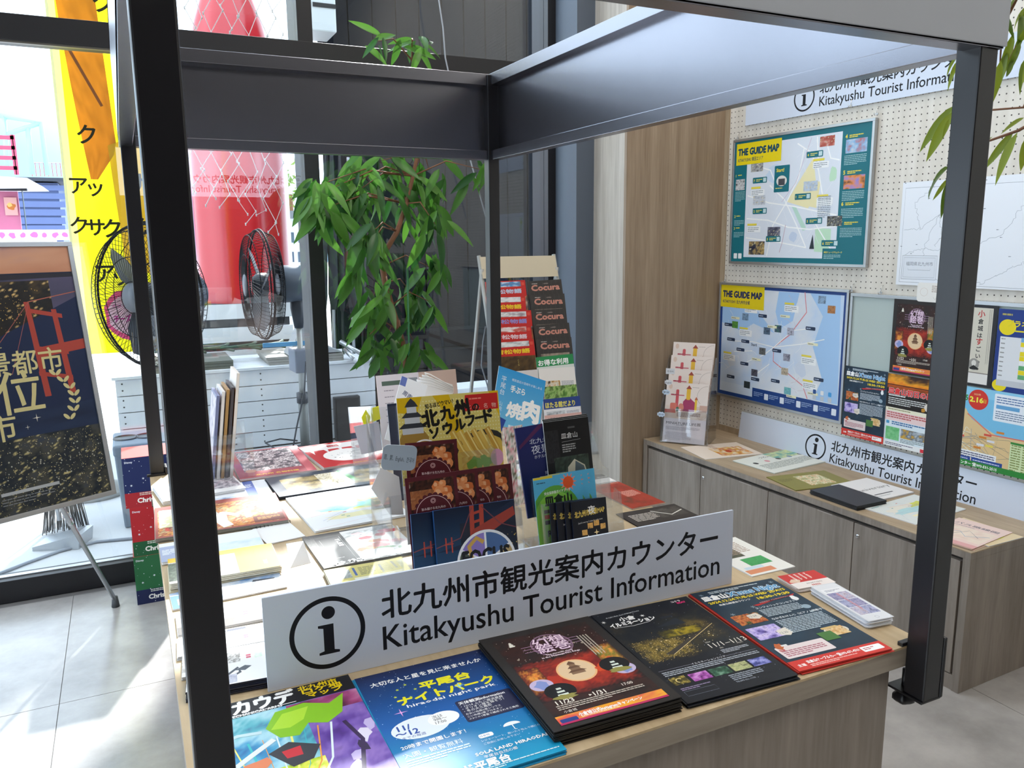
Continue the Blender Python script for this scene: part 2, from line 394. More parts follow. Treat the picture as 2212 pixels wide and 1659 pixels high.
# wall carrying the boards: frame WM has y along the wall (away from the camera), x into the wall
AX = Vector((-.032, 1, 0)).normalized(); NR = Vector((-AX.y, AX.x, 0))        # NR points into the room
WM = frame((1.62, 2.47, T), -AX, (0, 0, 1))      # print frame on the wall: u towards the camera, v up, normal into the room
def peg_mat():
    m, nt, b = newmat('perforated_board'); tc = nd(nt, 'ShaderNodeTexCoord'); sp = nd(nt, 'ShaderNodeSeparateXYZ'); nt.links.new(tc.outputs['Object'], sp.inputs[0])
    ds = []
    for ax in (0, 1):
        a = nd(nt, 'ShaderNodeMath', operation='DIVIDE'); a.inputs[1].default_value = .025; nt.links.new(sp.outputs[ax], a.inputs[0])
        f = nd(nt, 'ShaderNodeMath', operation='FRACT'); nt.links.new(a.outputs[0], f.inputs[0])
        s_ = nd(nt, 'ShaderNodeMath', operation='SUBTRACT'); s_.inputs[1].default_value = .5; nt.links.new(f.outputs[0], s_.inputs[0])
        p = nd(nt, 'ShaderNodeMath', operation='MULTIPLY'); nt.links.new(s_.outputs[0], p.inputs[0]); nt.links.new(s_.outputs[0], p.inputs[1]); ds.append(p)
    ad = nd(nt, 'ShaderNodeMath', operation='ADD'); nt.links.new(ds[0].outputs[0], ad.inputs[0]); nt.links.new(ds[1].outputs[0], ad.inputs[1])
    lt = nd(nt, 'ShaderNodeMath', operation='LESS_THAN'); lt.inputs[1].default_value = .0125; nt.links.new(ad.outputs[0], lt.inputs[0])
    n = nd(nt, 'ShaderNodeTexNoise'); n.inputs['Scale'].default_value = 3; mp = nd(nt, 'ShaderNodeMapping'); mp.inputs['Scale'].default_value = (9, .8, 1)
    nt.links.new(tc.outputs['Object'], mp.inputs[0]); nt.links.new(mp.outputs[0], n.inputs['Vector'])
    cr = nd(nt, 'ShaderNodeValToRGB'); e = cr.color_ramp.elements; e[0].position = .3; e[0].color = (*lin('#d8d0c4'), 1); e[1].position = .7; e[1].color = (*lin('#e6dfd5'), 1)
    nt.links.new(n.outputs['Fac'], cr.inputs[0])
    mx = nd(nt, 'ShaderNodeMix', data_type='RGBA'); nt.links.new(lt.outputs[0], mx.inputs[0]); nt.links.new(cr.outputs[0], mx.inputs[6]); mx.inputs[7].default_value = (*lin('#463f38'), 1)
    nt.links.new(mx.outputs[2], b.inputs['Base Color']); b.inputs['Roughness'].default_value = .6
    return m
wr = MB(); wr.box(-.01, 8.5, -T-.1, 3.78, -.35, -.02, PLAST); wr = S(wr.build('wall_right', None, WM))
pb = MB(); pb.box(.028, 8.4, -.296, 3.7, -.02, 0, peg_mat()); pb.build('perforated_panel', wr)
B('edge_strip', wr, WOODC, 0, .03, -.33, 3.7, -.02, .006); B('skirting', wr, WOODC, .03, 8.4, -.33, -.297, -.02, .004)
# wood return wall at the far end of the counter
wf = MB(); wf.box(1.03, 1.9, 2.47, 3.12, -.05, 4.6, WOODW); wf = S(wf.build('wall_far'))
B('pale_panel', wf, WOODL, 1.017, 1.03, 2.47, 2.745, 0, 4.6)
S(B('trim_1', None, mat('slate_blue_trim', '#59626f', .6), .915, 1.017, 2.745, 3.12, 0, 4.6))
# window wall facing the plaza
win = empty('window_1'); win['kind'] = 'structure'
for nm, a in (('sill_frame', (-5.4, .93, 2.96, 3.06, 0, .098)), ('transom', (-5.4, .93, 2.955, 3.07, T+1.454, T+1.552)), ('head_frame', (-5.4, .93, 2.96, 3.06, 4.5, 4.6)),
              ('mullion', (-.385, -.318, 2.96, 3.18, .098, 4.5)), ('mullion', (.87, .94, 2.96, 3.14, .098, 4.5)), ('mullion', (-2.4, -2.33, 2.96, 3.16, .098, 4.5)), ('mullion', (-4.0, -3.93, 2.96, 3.16, .098, 4.5))):
    B(nm, win, FRAME, *a, bev=.002)
B('sill_bead', win, ALU, -5.4, .87, 3.0, 3.03, .098, .103); B('transom_bead', win, mat('bronze_bead', '#6a655c', .4, .3), -5.4, .87, 2.962, 2.985, T+1.446, T+1.454)
for (x0, x1) in ((-5.4, -4), (-3.93, -2.4), (-2.33, -.385), (-.318, .87)):
    B('pane', win, GLASS, x0, x1, 3.004, 3.010, .1, T+1.454); B('pane', win, GLASS, x0, x1, 3.004, 3.010, T+1.552, 4.5)
# glazed left side of the room
wl = empty('window_2'); wl['kind'] = 'structure'
for k in range(4): B('mullion', wl, FRAME, -5.46, -5.38, -1.2+1.4*k, -1.13+1.4*k, 0, 4.6)
B('pane', wl, GLASS, -5.43, -5.42, -1.2, 3.0, 0, 4.6)
S(B('wall_left', None, PLAST, -5.5, -5.4, -5.4, -1.2, 0, 4.6))

# ================================================================== DISPLAY TABLE
TW, TD = 1.1494, 1.6795
dt = empty('display_table', (-TW/2, TD/2, 0)); tag(dt, 'light oak display table with grey sides under the black canopy frame', 'table')
def BT(nm, m, x0, x1, y0, y1, z0, z1, bev=0, par=dt):
    return B(nm, par, m, x0+TW/2, x1+TW/2, y0-TD/2, y1-TD/2, z0, z1, bev)
BT('tabletop', WOOD, -TW, 0, 0, TD, T-.004, T, 0)
tc_ = BT('top_core', WOODGH, -TW, 0, 0, TD, T-.037, T-.004, .001)
BT('front_panel', WOODG, -TW+.02, -.05, .022, .04, 0, T-.037); BT('side_panel', WOODG, -.068, -.05, .04, TD-.04, 0, T-.037)
BT('side_panel', WOODG, -TW+.02, -TW+.038, .04, TD-.04, 0, T-.037); BT('rear_panel', WOODG, -TW+.02, -.05, TD-.04, TD-.022, 0, T-.037)

# ================================================================== CANOPY FRAME CLAMPED TO THE TABLE
HB, HT = T+.939, T+1.2115
X0, X1, Y0, Y1 = -1.1272, -.0222, -.0198, 1.699
cf = empty('canopy_frame', (X0/2+X1/2, Y0/2+Y1/2, T)); tag(cf, 'black square-tube canopy frame with deep fascia panels clamped on the display table', 'frame')
cx, cy_, cz = cf.location
def BC(nm, m, x0, x1, y0, y1, z0, z1, bev=0, par=cf):
    q = (cx, cy_, cz) if par == cf else (0, 0, 0)
    return B(nm, par, m, x0-q[0], x1-q[0], y0-q[1], y1-q[1], z0-q[2], z1-q[2], bev)
h = .0195
for x, y in ((X0, Y0), (X1, Y0), (X0, Y1), (X1, Y1)):
    p = BC('post', BLACK, x-h, x+h, y-h, y+h, T-.083, HT-.003, .0025)
    s_ = -1 if y < 1 else 1; yi = y-s_*h
    BC('clamp', BLACK, x+h, x+h+.007, *(sorted((y+s_*(h+.002), yi-s_*.006))), T-.084, T+.024, .0025)
    BC('clamp', BLACK, x-h-.010, x+h, *(sorted((yi, yi-s_*.010))), T, T+.007, .001)
    BC('clamp', BLACK, x-h-.004, x+h+.004, *(sorted((y+s_*h, yi-s_*.03))), T-.086, T-.082, .001)
    kb = MB(); Mk = Matrix.Translation((x-cx, yi-s_*.012-cy_, T-.082-cz))
    kb.tube([Mk @ Vector((0, 0, -.016)), Mk @ Vector((0, 0, .03))], .005, BLACK)
    kb.lathe([(0, -.03), (.013, -.03), (.017, -.026), (.017, -.018), (.011, -.014), (.009, -.008), (0, -.008)], BLACK, 20, Mk, .09, 5)
    kb.build('clamp_knob', cf)
OUTW = mat('white_fascia_sign', '#b9bdc4', .5)
E_ = .0235
def fascia(x0, x1, y0, y1, inn, ax):
    """panel 4 mm thick with inward flanges at top and bottom; inn = direction to the inside along axis ax"""
    BC('fascia_panel', FASC, x0, x1, y0, y1, HB+.001, HT-.001)
    d = .028
    for z0, z1, nm in ((HT-.036, HT, 'top_rail'), (HB, HB+.030, 'bottom_rail')):
        a = [x0, x1, y0, y1]
        if ax == 0: (a.__setitem__(1, x1+d) if inn > 0 else a.__setitem__(0, x0-d))
        else: (a.__setitem__(3, y1+d) if inn > 0 else a.__setitem__(2, y0-d))
        BC(nm, FASC, *a, z0, z1, .0012)
fascia(X0-E_+.002, X1+E_-.002, Y1+E_-.006, Y1+E_, -1, 1)
fascia(X0-E_+.002, X1+E_-.002, Y0-E_, Y0-E_+.006, 1, 1)
fascia(X0-E_, X0-E_+.006, Y0-E_, Y1+E_, 1, 0)
fascia(X1+E_-.006, X1+E_, Y0-E_, Y1+E_, -1, 0)
for x, y in ((X1+.008, Y1+.008), (X0-.008, Y1+.008)): BC('corner_seam', ALU, x-.0008+(-.015 if x > X1 else .015), x+.0008+(-.015 if x > X1 else .015), y-.0165, y-.015, HB, HT)

def info_art(W, H, off=0, bg='#d6deee', ink='#14151c'):
    c = Cv(W, H, bg); ox = off
    c.ring(ox+95, 75, 59, 7.5, ink, 72)
    c.ell(ox+97, 108, 10.5, 10.5, ink, 32)
    c.poly([(ox+80, 89), (ox+80, 85), (ox+88, 83), (ox+88, 46), (ox+80, 44), (ox+80, 40), (ox+112, 40), (ox+112, 44), (ox+104, 46), (ox+104, 89)], ink)
    c.text('北九州市観光案内カウンター', ox+182, 82, 52, ink, bold=.019, w_=671)
    c.text('Kitakyushu Tourist Information', ox+182, 26, 57, ink, bold=.008, w_=677)
    return c
SB = mat('foam_sign_board', '#d6deee', .55)
def sign(name, label, M, W, H, off, th=.005, cat='sign'):
    b = MB(); b.box(0, W/1000, 0, H/1000, -th, 0, SB); o = b.build(name, None, None); o.matrix_world = M
    tag(o, label, cat); info_art(W, H, off).build(o, 'sign_print', matte=True); bevel(o, .0006); return o
ts = sign('information_sign', 'white board information sign with black lettering standing on the display table',
     frame((-1.0246, .3346, T+.0005), (1, -.0109, 0), (0, 0.02, 1)), 890.4, 150.9, 0)
ft = MB()
for xx in (.12, .77): ft.prism([(0, 0), (.06, 0), (0, .1)], xx, xx+.003, ACRY, Matrix(((0, 0, 1, 0), (0, 1, 0, 0), (-1, 0, 0, -.005), (0, 0, 0, 1))))
ft.build('foot', ts)
sign('information_sign', 'long white information sign standing on the wall counter in front of the boards', frame(Vector((1.62, 2.47, T-.3445))-AX*.205+NR*.03, -AX, (NR.x*-.12, NR.y*-.12, 1)), 1750, 150, 393)
sign('information_sign', 'long white information sign fixed high on the perforated wall above the teal map', frame(Vector((1.62, 2.47, T+1.211))-AX*.148+NR*.012, -AX, (0, 0, 1)), 1750, 150, 361-95+95-95)
# white signs on the outer faces of the canopy fascias
o = B('sign_face', cf, OUTW, X0-E_-cx, X1+E_+.002-cx, Y0-E_-.004-cy_, Y0-E_-cy_, HB+.003-cz, HT+.002-cz, .0006)
so_ = sign('information_sign', 'white information sign on the window side of the canopy, mirrored in the glass', frame((X1+E_, Y1+E_+.006, HB+.004), (-1, 0, 0), (0, 0, 1)), 1150, 262, 60)

# ================================================================== WALL COUNTER (CABINET)
ang = math.atan2(.032, 1)
cab = empty('wall_cabinet', (1.206, .723, 0)); cab.rotation_euler = (0, 0, ang)
tag(cab, 'low grey oak cabinet counter along the perforated wall with four lockable doors', 'cabinet')
CH = T-.327; CL = 1.735; CD = .485
def BB(nm, m, *a, bev=0, par=cab): return B(nm, par, m, *a, bev=bev)
BB('countertop', WOODC, 0, CD, 0, CL, CH-.003, CH)
BB('top_edge', WOODG, 0, CD, 0, CL, CH-.026, CH-.003, bev=.001)
BB('end_panel', WOODG, .0, CD, 0, .026, 0, CH-.026, bev=.001); BB('end_panel', WOODG, .0, CD, CL-.03, CL, 0, CH-.026)
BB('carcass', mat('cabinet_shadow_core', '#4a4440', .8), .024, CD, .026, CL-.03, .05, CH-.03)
BB('plinth', WOODG, .004, CD, .026, CL-.03, 0, .052)
bnd = [.034, .451, .881, 1.302, 1.700]
for i in range(4):
    d = BB('door', WOODG, .004, .024, bnd[i]+.0018, bnd[i+1]-.0018, .056, CH-.041, bev=.001)
    B('finger_pull', d, mat('pale_pull_strip', '#b5aaa0', .5), .0034, .006, bnd[i]+.10, bnd[i]+.17, CH-.045, CH-.041)
    if i in (0, 2):
        k = MB(); yk = bnd[i+1]-.02; zk = CH-.088
        Mr = Matrix.Translation((.004, yk, zk)) @ Matrix.Rotation(-PI/2, 4, 'Y')
        k.lathe([(0, .004), (.006, .004), (.0085, .002), (.0085, -.004), (0, -.004)], CHROME, 20, Mr); k.box(.0, .0004, yk-.004, yk+.004, zk-.0012, zk+.0012, DARK, Matrix.Translation((-.0003, 0, 0)))
        k.build('lock', d)
# ================================================================== PRINTED ARTWORK
NIGHT = ['#06080f', '#0d1220', '#1d2436', '#3c3a2c', '#8a6d2c']
def a_manga(W, H):
    c = Cv(W, H, '#2a2438'); c.pal(0, 0, W, H*.86, ['#2850a0', '#3aa0d0', '#b8e4f0', '#58b8c8', '#3a4a90'], 3, 11, 22, 26, contrast=1.3)
    c.pal(W*.6, 0, W*.4, H*.86, ['#3a1e58', '#5b3596', '#7c5cb8', '#9a78c8', '#4a2a80'], 3, 12, 12, 26, contrast=1.1); c.pal(W*.5, H*.72, W*.5, H*.13, ['#5a1c40', '#a84880', '#d090b8'], 3, 14, 10, 6)
    c.pal(0, 0, W*.62, H*.38, ['#3a2030', '#c0e020', '#f8f060', '#ffffe0', '#e06020', '#30a0c8'], 4, 13, 20, 16)
    # generic sweeping shapes in the leaflet's colours
    for k in range(9): c.line([(W*(.02+.05*k), H*.05), (W*(.10+.07*k), H*.35), (W*(.02+.09*k), H*.62)], 1+k % 3, ('#e8f4f8', '#f4f080', '#38c0c8', '#f0a040')[k % 4])
    for k in range(7): c.blob(W*(.66+.05*k), H*(.10+.07*k), 9, ('#c8b8e8', '#38284c', '#e8e0f4')[k % 3], 7, .45, ry=14, seed=k)
    c.line([(W*.80, H*.20), (W*.88, H*.42), (W*.82, H*.60)], 6, '#3a2450'); c.blob(W*.22, H*.44, 14, '#e8885c', 9, .4, seed=2); c.blob(W*.74, H*.10, 26, '#54382c', 9, .3, seed=7)
    c.poly([(W*.33, H*.70), (W*.42, H*.82), (W*.62, H*.84), (W*.78, H*.78), (W*.90, H*.84), (W*.84, H*.68), (W*.72, H*.62), (W*.60, H*.66), (W*.52, H*.58), (W*.40, H*.60)], '#8cc828')
    c.poly([(W*.36, H*.68), (W*.46, H*.79), (W*.64, H*.80), (W*.58, H*.70), (W*.48, H*.66)], '#b4e23c')
    c.poly([(W*.30, H*.5), (W*.44, H*.55), (W*.62, H*.47), (W*.55, H*.38), (W*.42, H*.36)], '#3b3a40'); c.poly([(W*.38, H*.49), (W*.5, H*.5), (W*.5, H*.43), (W*.4, H*.43)], '#d0303a')
    for k in range(12):
        t = k*PI/6; c.poly([(W*.3+W*.05*math.cos(t-.12), H*.2+W*.05*math.sin(t-.12)), (W*.3+W*.24*math.cos(t), H*.2+W*.24*math.sin(t)), (W*.3+W*.05*math.cos(t+.12), H*.2+W*.05*math.sin(t+.12))], '#fff890')
    c.line([(W*.05, H*.44), (W*.2, H*.52), (W*.36, H*.6)], 9, '#e8eef0'); c.line([(0, H*.66), (W*.15, H*.7), (W*.3, H*.68)], 7, '#c8e4ee')
    c.rect(0, H*.855, W, H*.145, '#17161c')
    c.text('メカウデ', W*.02, H*.89, 38, '#ffffff', bold=.05, w_=W*.56); c.rect(W*.02, H*.868, W*.56, 1.4, '#ffffff')
    c.text('MECHANICAL ARMS', W*.12, H*.857, 9, '#ffffff', bold=.02, w_=W*.36)
    c.text('北九州市', W*.62, H*.957, 13, '#f0d000', bold=.04, w_=W*.28); c.text('ロケ地', W*.64, H*.918, 14, '#f0d000', bold=.045, w_=W*.28); c.text('マップ', W*.66, H*.877, 14, '#f0d000', bold=.045, w_=W*.26)
    return c
def a_hirao(W, H):
    c = Cv(W, H, '#123a8c'); c.grad(0, 0, W, H*.5, '#18a0cc', '#1660b0'); c.grad(0, H*.5, W, H*.5, '#1660b0', '#12204e')
    c.dots(0, H*.15, W, H*.85, 150, .7, '#cfe4ff', 5)
    c.text('大切な人と星を見に来ませんか', W*.08, H*.88, 13, '#ffffff', bold=.02, w_=W*.86)
    c.text('平尾台', W*.40, H*.755, 22, '#f4ee20', bold=.05, w_=W*.38); c.text('ナイトパーク', W*.20, H*.66, 24, '#f4ee20', bold=.05, w_=W*.72)
    c.text('hiraodai night park', W*.24, H*.625, 11, '#ffffff', bold=.02, w_=W*.66)
    for x, y in ((.24, .80), (.31, .83), (.20, .74), (.36, .77), (.30, .71)): c.star(W*x, H*y, 3.2, '#c8dc40', 5, .4)
    c.star(W*.66, H*.70, 11, '#8fe0ff', 4, .14); c.star(W*.18, H*.60, 11, '#f0b0f0', 4, .14)
    c.ell(W*.25, H*.45, W*.20, H*.085, '#eef6fc'); c.ell(W*.42, H*.47, W*.11, H*.055, '#ffffff')
    c.text('11/', W*.10, H*.455, 17, '#2a50a8', bold=.03); c.text('〜12', W*.07, H*.41, 17, '#2a50a8', bold=.03); c.text('までの毎週', W*.10, H*.385, 7, '#2a50a8')
    c.text('次は', W*.35, H*.485, 8, '#334'); c.text('9時〜', W*.35, H*.46, 8, '#334'); c.text('17:00', W*.35, H*.435, 8, '#334')
    c.rrect(W*.55, H*.38, W*.42, H*.19, 4, '#26284a'); c.text('天体観測information', W*.57, H*.535, 8.5, '#ffffff', bold=.02)
    for i, t in enumerate(('・12/14 ふたご座流星群', '・オリオン座を探そう！', '・冬の大三角形', ' おおいぬ座α星シリウス', ' こいぬ座α星プロキオン', ' の3つの1等星で構成される三角形')): c.text(t, W*.57, H*(.508-.022*i), 6.6 if i < 3 else 5.2, '#ffffff')
    c.text('20時まで開園します！', W*.06, H*.315, 10, '#ffffff', bold=.015)
    c.text('入園・観覧無料', W*.05, H*.25, 12, '#dff2ff'); c.rows(W*.05, H*.225, W*.42, 3, 5, '#c8e8fa'); c.rrect(W*.55, H*.24, W*.10, H*.03, 3, '#ffffff'); c.text('持参物', W*.555, H*.248, 5, '#2a60a0')
    c.text('レジャーシート、敷いたり包んで横になれます', W*.55, H*.215, 5, '#e4f4ff'); c.text('ご自由にお楽しみ下さい', W*.55, H*.19, 5, '#e4f4ff')
    ux, uy = W*.80, H*.275; c.ell(ux, uy, 13, 8, '#f4fafc', 16, 0, 0, 180); c.line([(ux, uy), (ux, uy-11), (ux+3, uy-11)], 1.4, '#f4fafc')
    c.text('SOLA LAND HIRAODAI', W*.46, H*.13, 9, '#ffffff', bold=.03, w_=W*.5); c.text('平尾台自然の郷', W*.50, H*.10, 7, '#ffffff')
    c.text('ソラランド平尾台', W*.02, H*.045, 17, '#ffffff', bold=.04); c.rows(W*.03, H*.03, W*.94, 2, 4, '#d8f4fa')
    return c
def a_genso(W, H):
    c = Cv(W, H, '#2a2624'); m = W*.075
    c.pal(m, H*.065, W-2*m, H*.875, ['#120c0c', '#1c1414', '#3a1c16', '#241a18', '#4c3022'], 4, 21, 22, 30, contrast=1.0)
    c.pal(m, H*.24, W-2*m, H*.40, ['#3a0c0a', '#8c1c14', '#b8341c', '#701410', '#c8542c'], 3, 22, 24, 20, fe='#1c1210')
    c.pal(m, H*.32, W*.17, H*.26, ['#d8581e', '#f0a040', '#7a1c10', '#e88030'], 3, 23, 10, 14, fe='#4a1410'); c.pal(W-m-W*.19, H*.40, W*.19, H*.26, ['#d8581e', '#f0a040', '#6a7828', '#e88030'], 3, 24, 10, 14, fe='#4a1410')
    c.ell(W*.5, H*.46, W*.155, W*.155, '#f2b880'); c.ell(W*.5, H*.46, W*.14, W*.14, '#e8c8a0'); c.castle(W*.5, H*.425, W*.15, '#6b4a34', '#8a6a50')
    for sd_ in range(5): c.blob(W*(.24+.02*sd_), H*(.40+.02*(sd_ % 3)), 7, '#b83018', seed=sd_); c.blob(W*(.68+.03*sd_), H*(.42+.015*sd_), 9, '#d84c20', seed=sd_+9)
    for x, y, k in ((.17, .40, .1), (.84, .37, .1)): c.ell(W*x, H*y, W*.09, W*.075, '#c8b8d8'); c.blob(W*x, H*y, W*.055, '#8898d0', seed=3)
    for x, y in ((.26, .31), (.80, .43)): c.ell(W*x, H*y, W*.12, W*.10, '#0c0a0c'); c.castle(W*x, H*y-W*.06, W*.11, '#15151a', '#dfe8dc'); c.blob(W*x, H*y-W*.08, W*.09, '#98904a', ry=W*.03)
    c.ring(W*.5, H*.77, W*.17, .8, '#c9a0c4'); c.ring(W*.5, H*.77, W*.16, .6, '#c9a0c4')
    for s_ in (-1, 1):
        for k in range(3): c.line([(W*(.5+s_*.13), H*(.80-.03*k)), (W*(.5+s_*.25), H*(.80-.03*k))], .9, '#c9a0c4')
    c.text('小倉城', W*.5, H*.848, 9, '#ecd0e4', 'c', bold=.02)
    c.text('幻想', W*.5, H*.775, 30, '#f4dcec', 'c', bold=.012, out=('#7a4a78', 1.3)); c.text('絵巻', W*.5, H*.705, 30, '#f4dcec', 'c', bold=.012, out=('#7a4a78', 1.3))
    c.text('The moonlit story', W*.5, H*.665, 6.5, '#f8e8f0', 'c', bold=.02); c.text('in the Phantom Five Rings', W*.5, H*.642, 6.5, '#f8e8f0', 'c', bold=.02)
    for k in range(4): c.rows(W*(.74+.026*k), H*.79, 2.2, 22, 3.1, '#e8dccc', .6)
    c.castle(W*.20, H*.835, W*.06, '#e8e4d8', '#f4f0e4'); c.dots(m, H*.62, W-2*m, H*.3, 60, .8, '#f4e4d0', 8); c.dots(m, H*.60, W-2*m, H*.3, 10, 2.6, '#a89888', 9)
    c.text('11/23', W*.16, H*.195, 14, '#f4ece0', bold=.02); c.text('▸1/31', W*.42, H*.195, 14, '#f4ece0', bold=.02); c.text('17:00', W*.70, H*.215, 9, '#f4ece0', bold=.01)
    c.rows(W*.14, H*.18, W*.70, 3, 4.4, '#c8bcb0'); c.text('小倉城', W*.16, H*.118, 7, '#e8e0d8')
    c.pal(m, H*.045, W-2*m, H*.06, ['#f08a20', '#f8b030', '#e85a50', '#f07030'], 3, 25, 12, 4); c.rect(m, H*.03, W-2*m, H*.016, '#c02860')
    c.text('小倉城公式Instagramキャンペーン', W*.24, H*.066, 9, '#ffffff', bold=.03, w_=W*.50); c.rrect(W*.09, H*.045, W*.13, H*.03, 2, '#2a4088'); c.rows(W*.25, H*.055, W*.5, 1, 3, '#fff0d8')
    return c
def a_kokura(W, H):
    c = Cv(W, H, '#0f141e'); c.pal(0, H*.36, W, H*.50, ['#0a0f18', '#0e1420', '#1e2222', '#3a3422', '#6b5a2a', '#1c2024'], 5, 31, 30, 22, contrast=1.0, fe='#0f141e')
    c.pal(W*.04, H*.38, W*.5, H*.24, ['#15181c', '#38341f', '#8a7430', '#2a2818', '#bfa054'], 6, 32, 24, 16, contrast=1.1, fe='#15181c'); c.dots(W*.04, H*.38, W*.5, H*.24, 420, .75, '#e8c878', 21); c.dots(W*.3, H*.52, W*.6, H*.16, 200, .6, '#d8b868', 22)
    c.pal(W*.36, H*.58, W*.42, H*.09, ['#26240f', '#6a6018', '#b8a020', '#3a3818'], 6, 33, 20, 12, fe='#1c1e1c'); c.poly([(W*.30, H*.42), (W*.86, H*.62), (W*.84, H*.63), (W*.24, H*.44)], '#3e3830')
    c.line([(W*.30, H*.42), (W*.90, H*.64)], 1, '#e8d090'); c.dots(W*.2, H*.44, W*.6, H*.14, 22, 1.5, '#ffe8b0', 5)
    c.rect(W*.54, H*.80, W*.12, H*.02, '#1e2432'); c.poly([(W*.42, H*.72), (W*.66, H*.78), (W*.70, H*.70)], '#232a34'); c.dots(0, H*.05, W, H*.93, 90, .6, '#cfd8ea', 6)
    c.text('KOKURA ILLUMINATION', W*.10, H*.925, 5, '#e8eef4', w_=W*.34, rot=.06); c.text('小倉', W*.19, H*.865, 16, '#ffffff', bold=.03); c.text('イルミネーション', W*.06, H*.815, 15, '#ffffff', bold=.045, w_=W*.44)
    c.line([(W*.08, H*.805), (W*.25, H*.79), (W*.42, H*.80), (W*.50, H*.83)], .9, '#ffffff'); c.star(W*.42, H*.88, 5, '#ffffff', 6, .3); c.star(W*.04, H*.89, 5, '#ffffff', 6, .3)
    c.text('コクラ', W*.80, H*.955, 7, '#f8f0f4', bold=.05); c.text('BEAT', W*.84, H*.93, 8, '#e8307c', bold=.05)
    c.text('11/1', W*.64, H*.40, 19, '#f0eade'); c.text('–1/13', W*.79, H*.40, 19, '#f0eade'); c.text('2024', W*.64, H*.455, 5, '#e0dace'); c.text('FRI', W*.70, H*.375, 5, '#e0dace'); c.text('MON', W*.88, H*.385, 5, '#e0dace')
    c.rows(W*.68, H*.355, W*.26, 3, 4, '#b8bcc4'); c.line([(W*.04, H*.30), (W*.36, H*.30)], .5, '#aab'); c.line([(W*.64, H*.30), (W*.96, H*.30)], .5, '#aab'); c.text('イルミネーションエリア', W*.5, H*.292, 6, '#e8e8ee', 'c')
    c.rows(W*.05, H*.275, W*.90, 3, 4.6, '#aeb4be')
    c.pal(W*.05, H*.155, W*.14, H*.07, ['#101010', '#504818', '#c0a850'], 4, 34, 8, 6); c.ring(W*.12, H*.19, 6, 1.6, '#f0d890', 16, 30, 250)
    for k, p in enumerate((['#401848', '#b050b0', '#e0a0e0'], ['#182018', '#306048', '#80a890'], ['#181828', '#c8c890', '#708050'], ['#101030', '#5058a8', '#b8b8f0'])): c.pal(W*(.22+.185*k), H*.15, W*.165, H*.07, p, 4, 35+k, 10, 6)
    c.rows(W*.06, H*.115, W*.26, 2, 4, '#98a'); c.rows(W*.50, H*.125, W*.3, 4, 4.4, '#a0a8b4'); c.line([(W*.06, H*.09), (W*.33, H*.09), (W*.33, H*.05), (W*.06, H*.05), (W*.06, H*.09)], .5, '#8890a0')
    c.text('TEL093-551-1170', W*.50, H*.06, 5, '#b8c0cc')
    return c
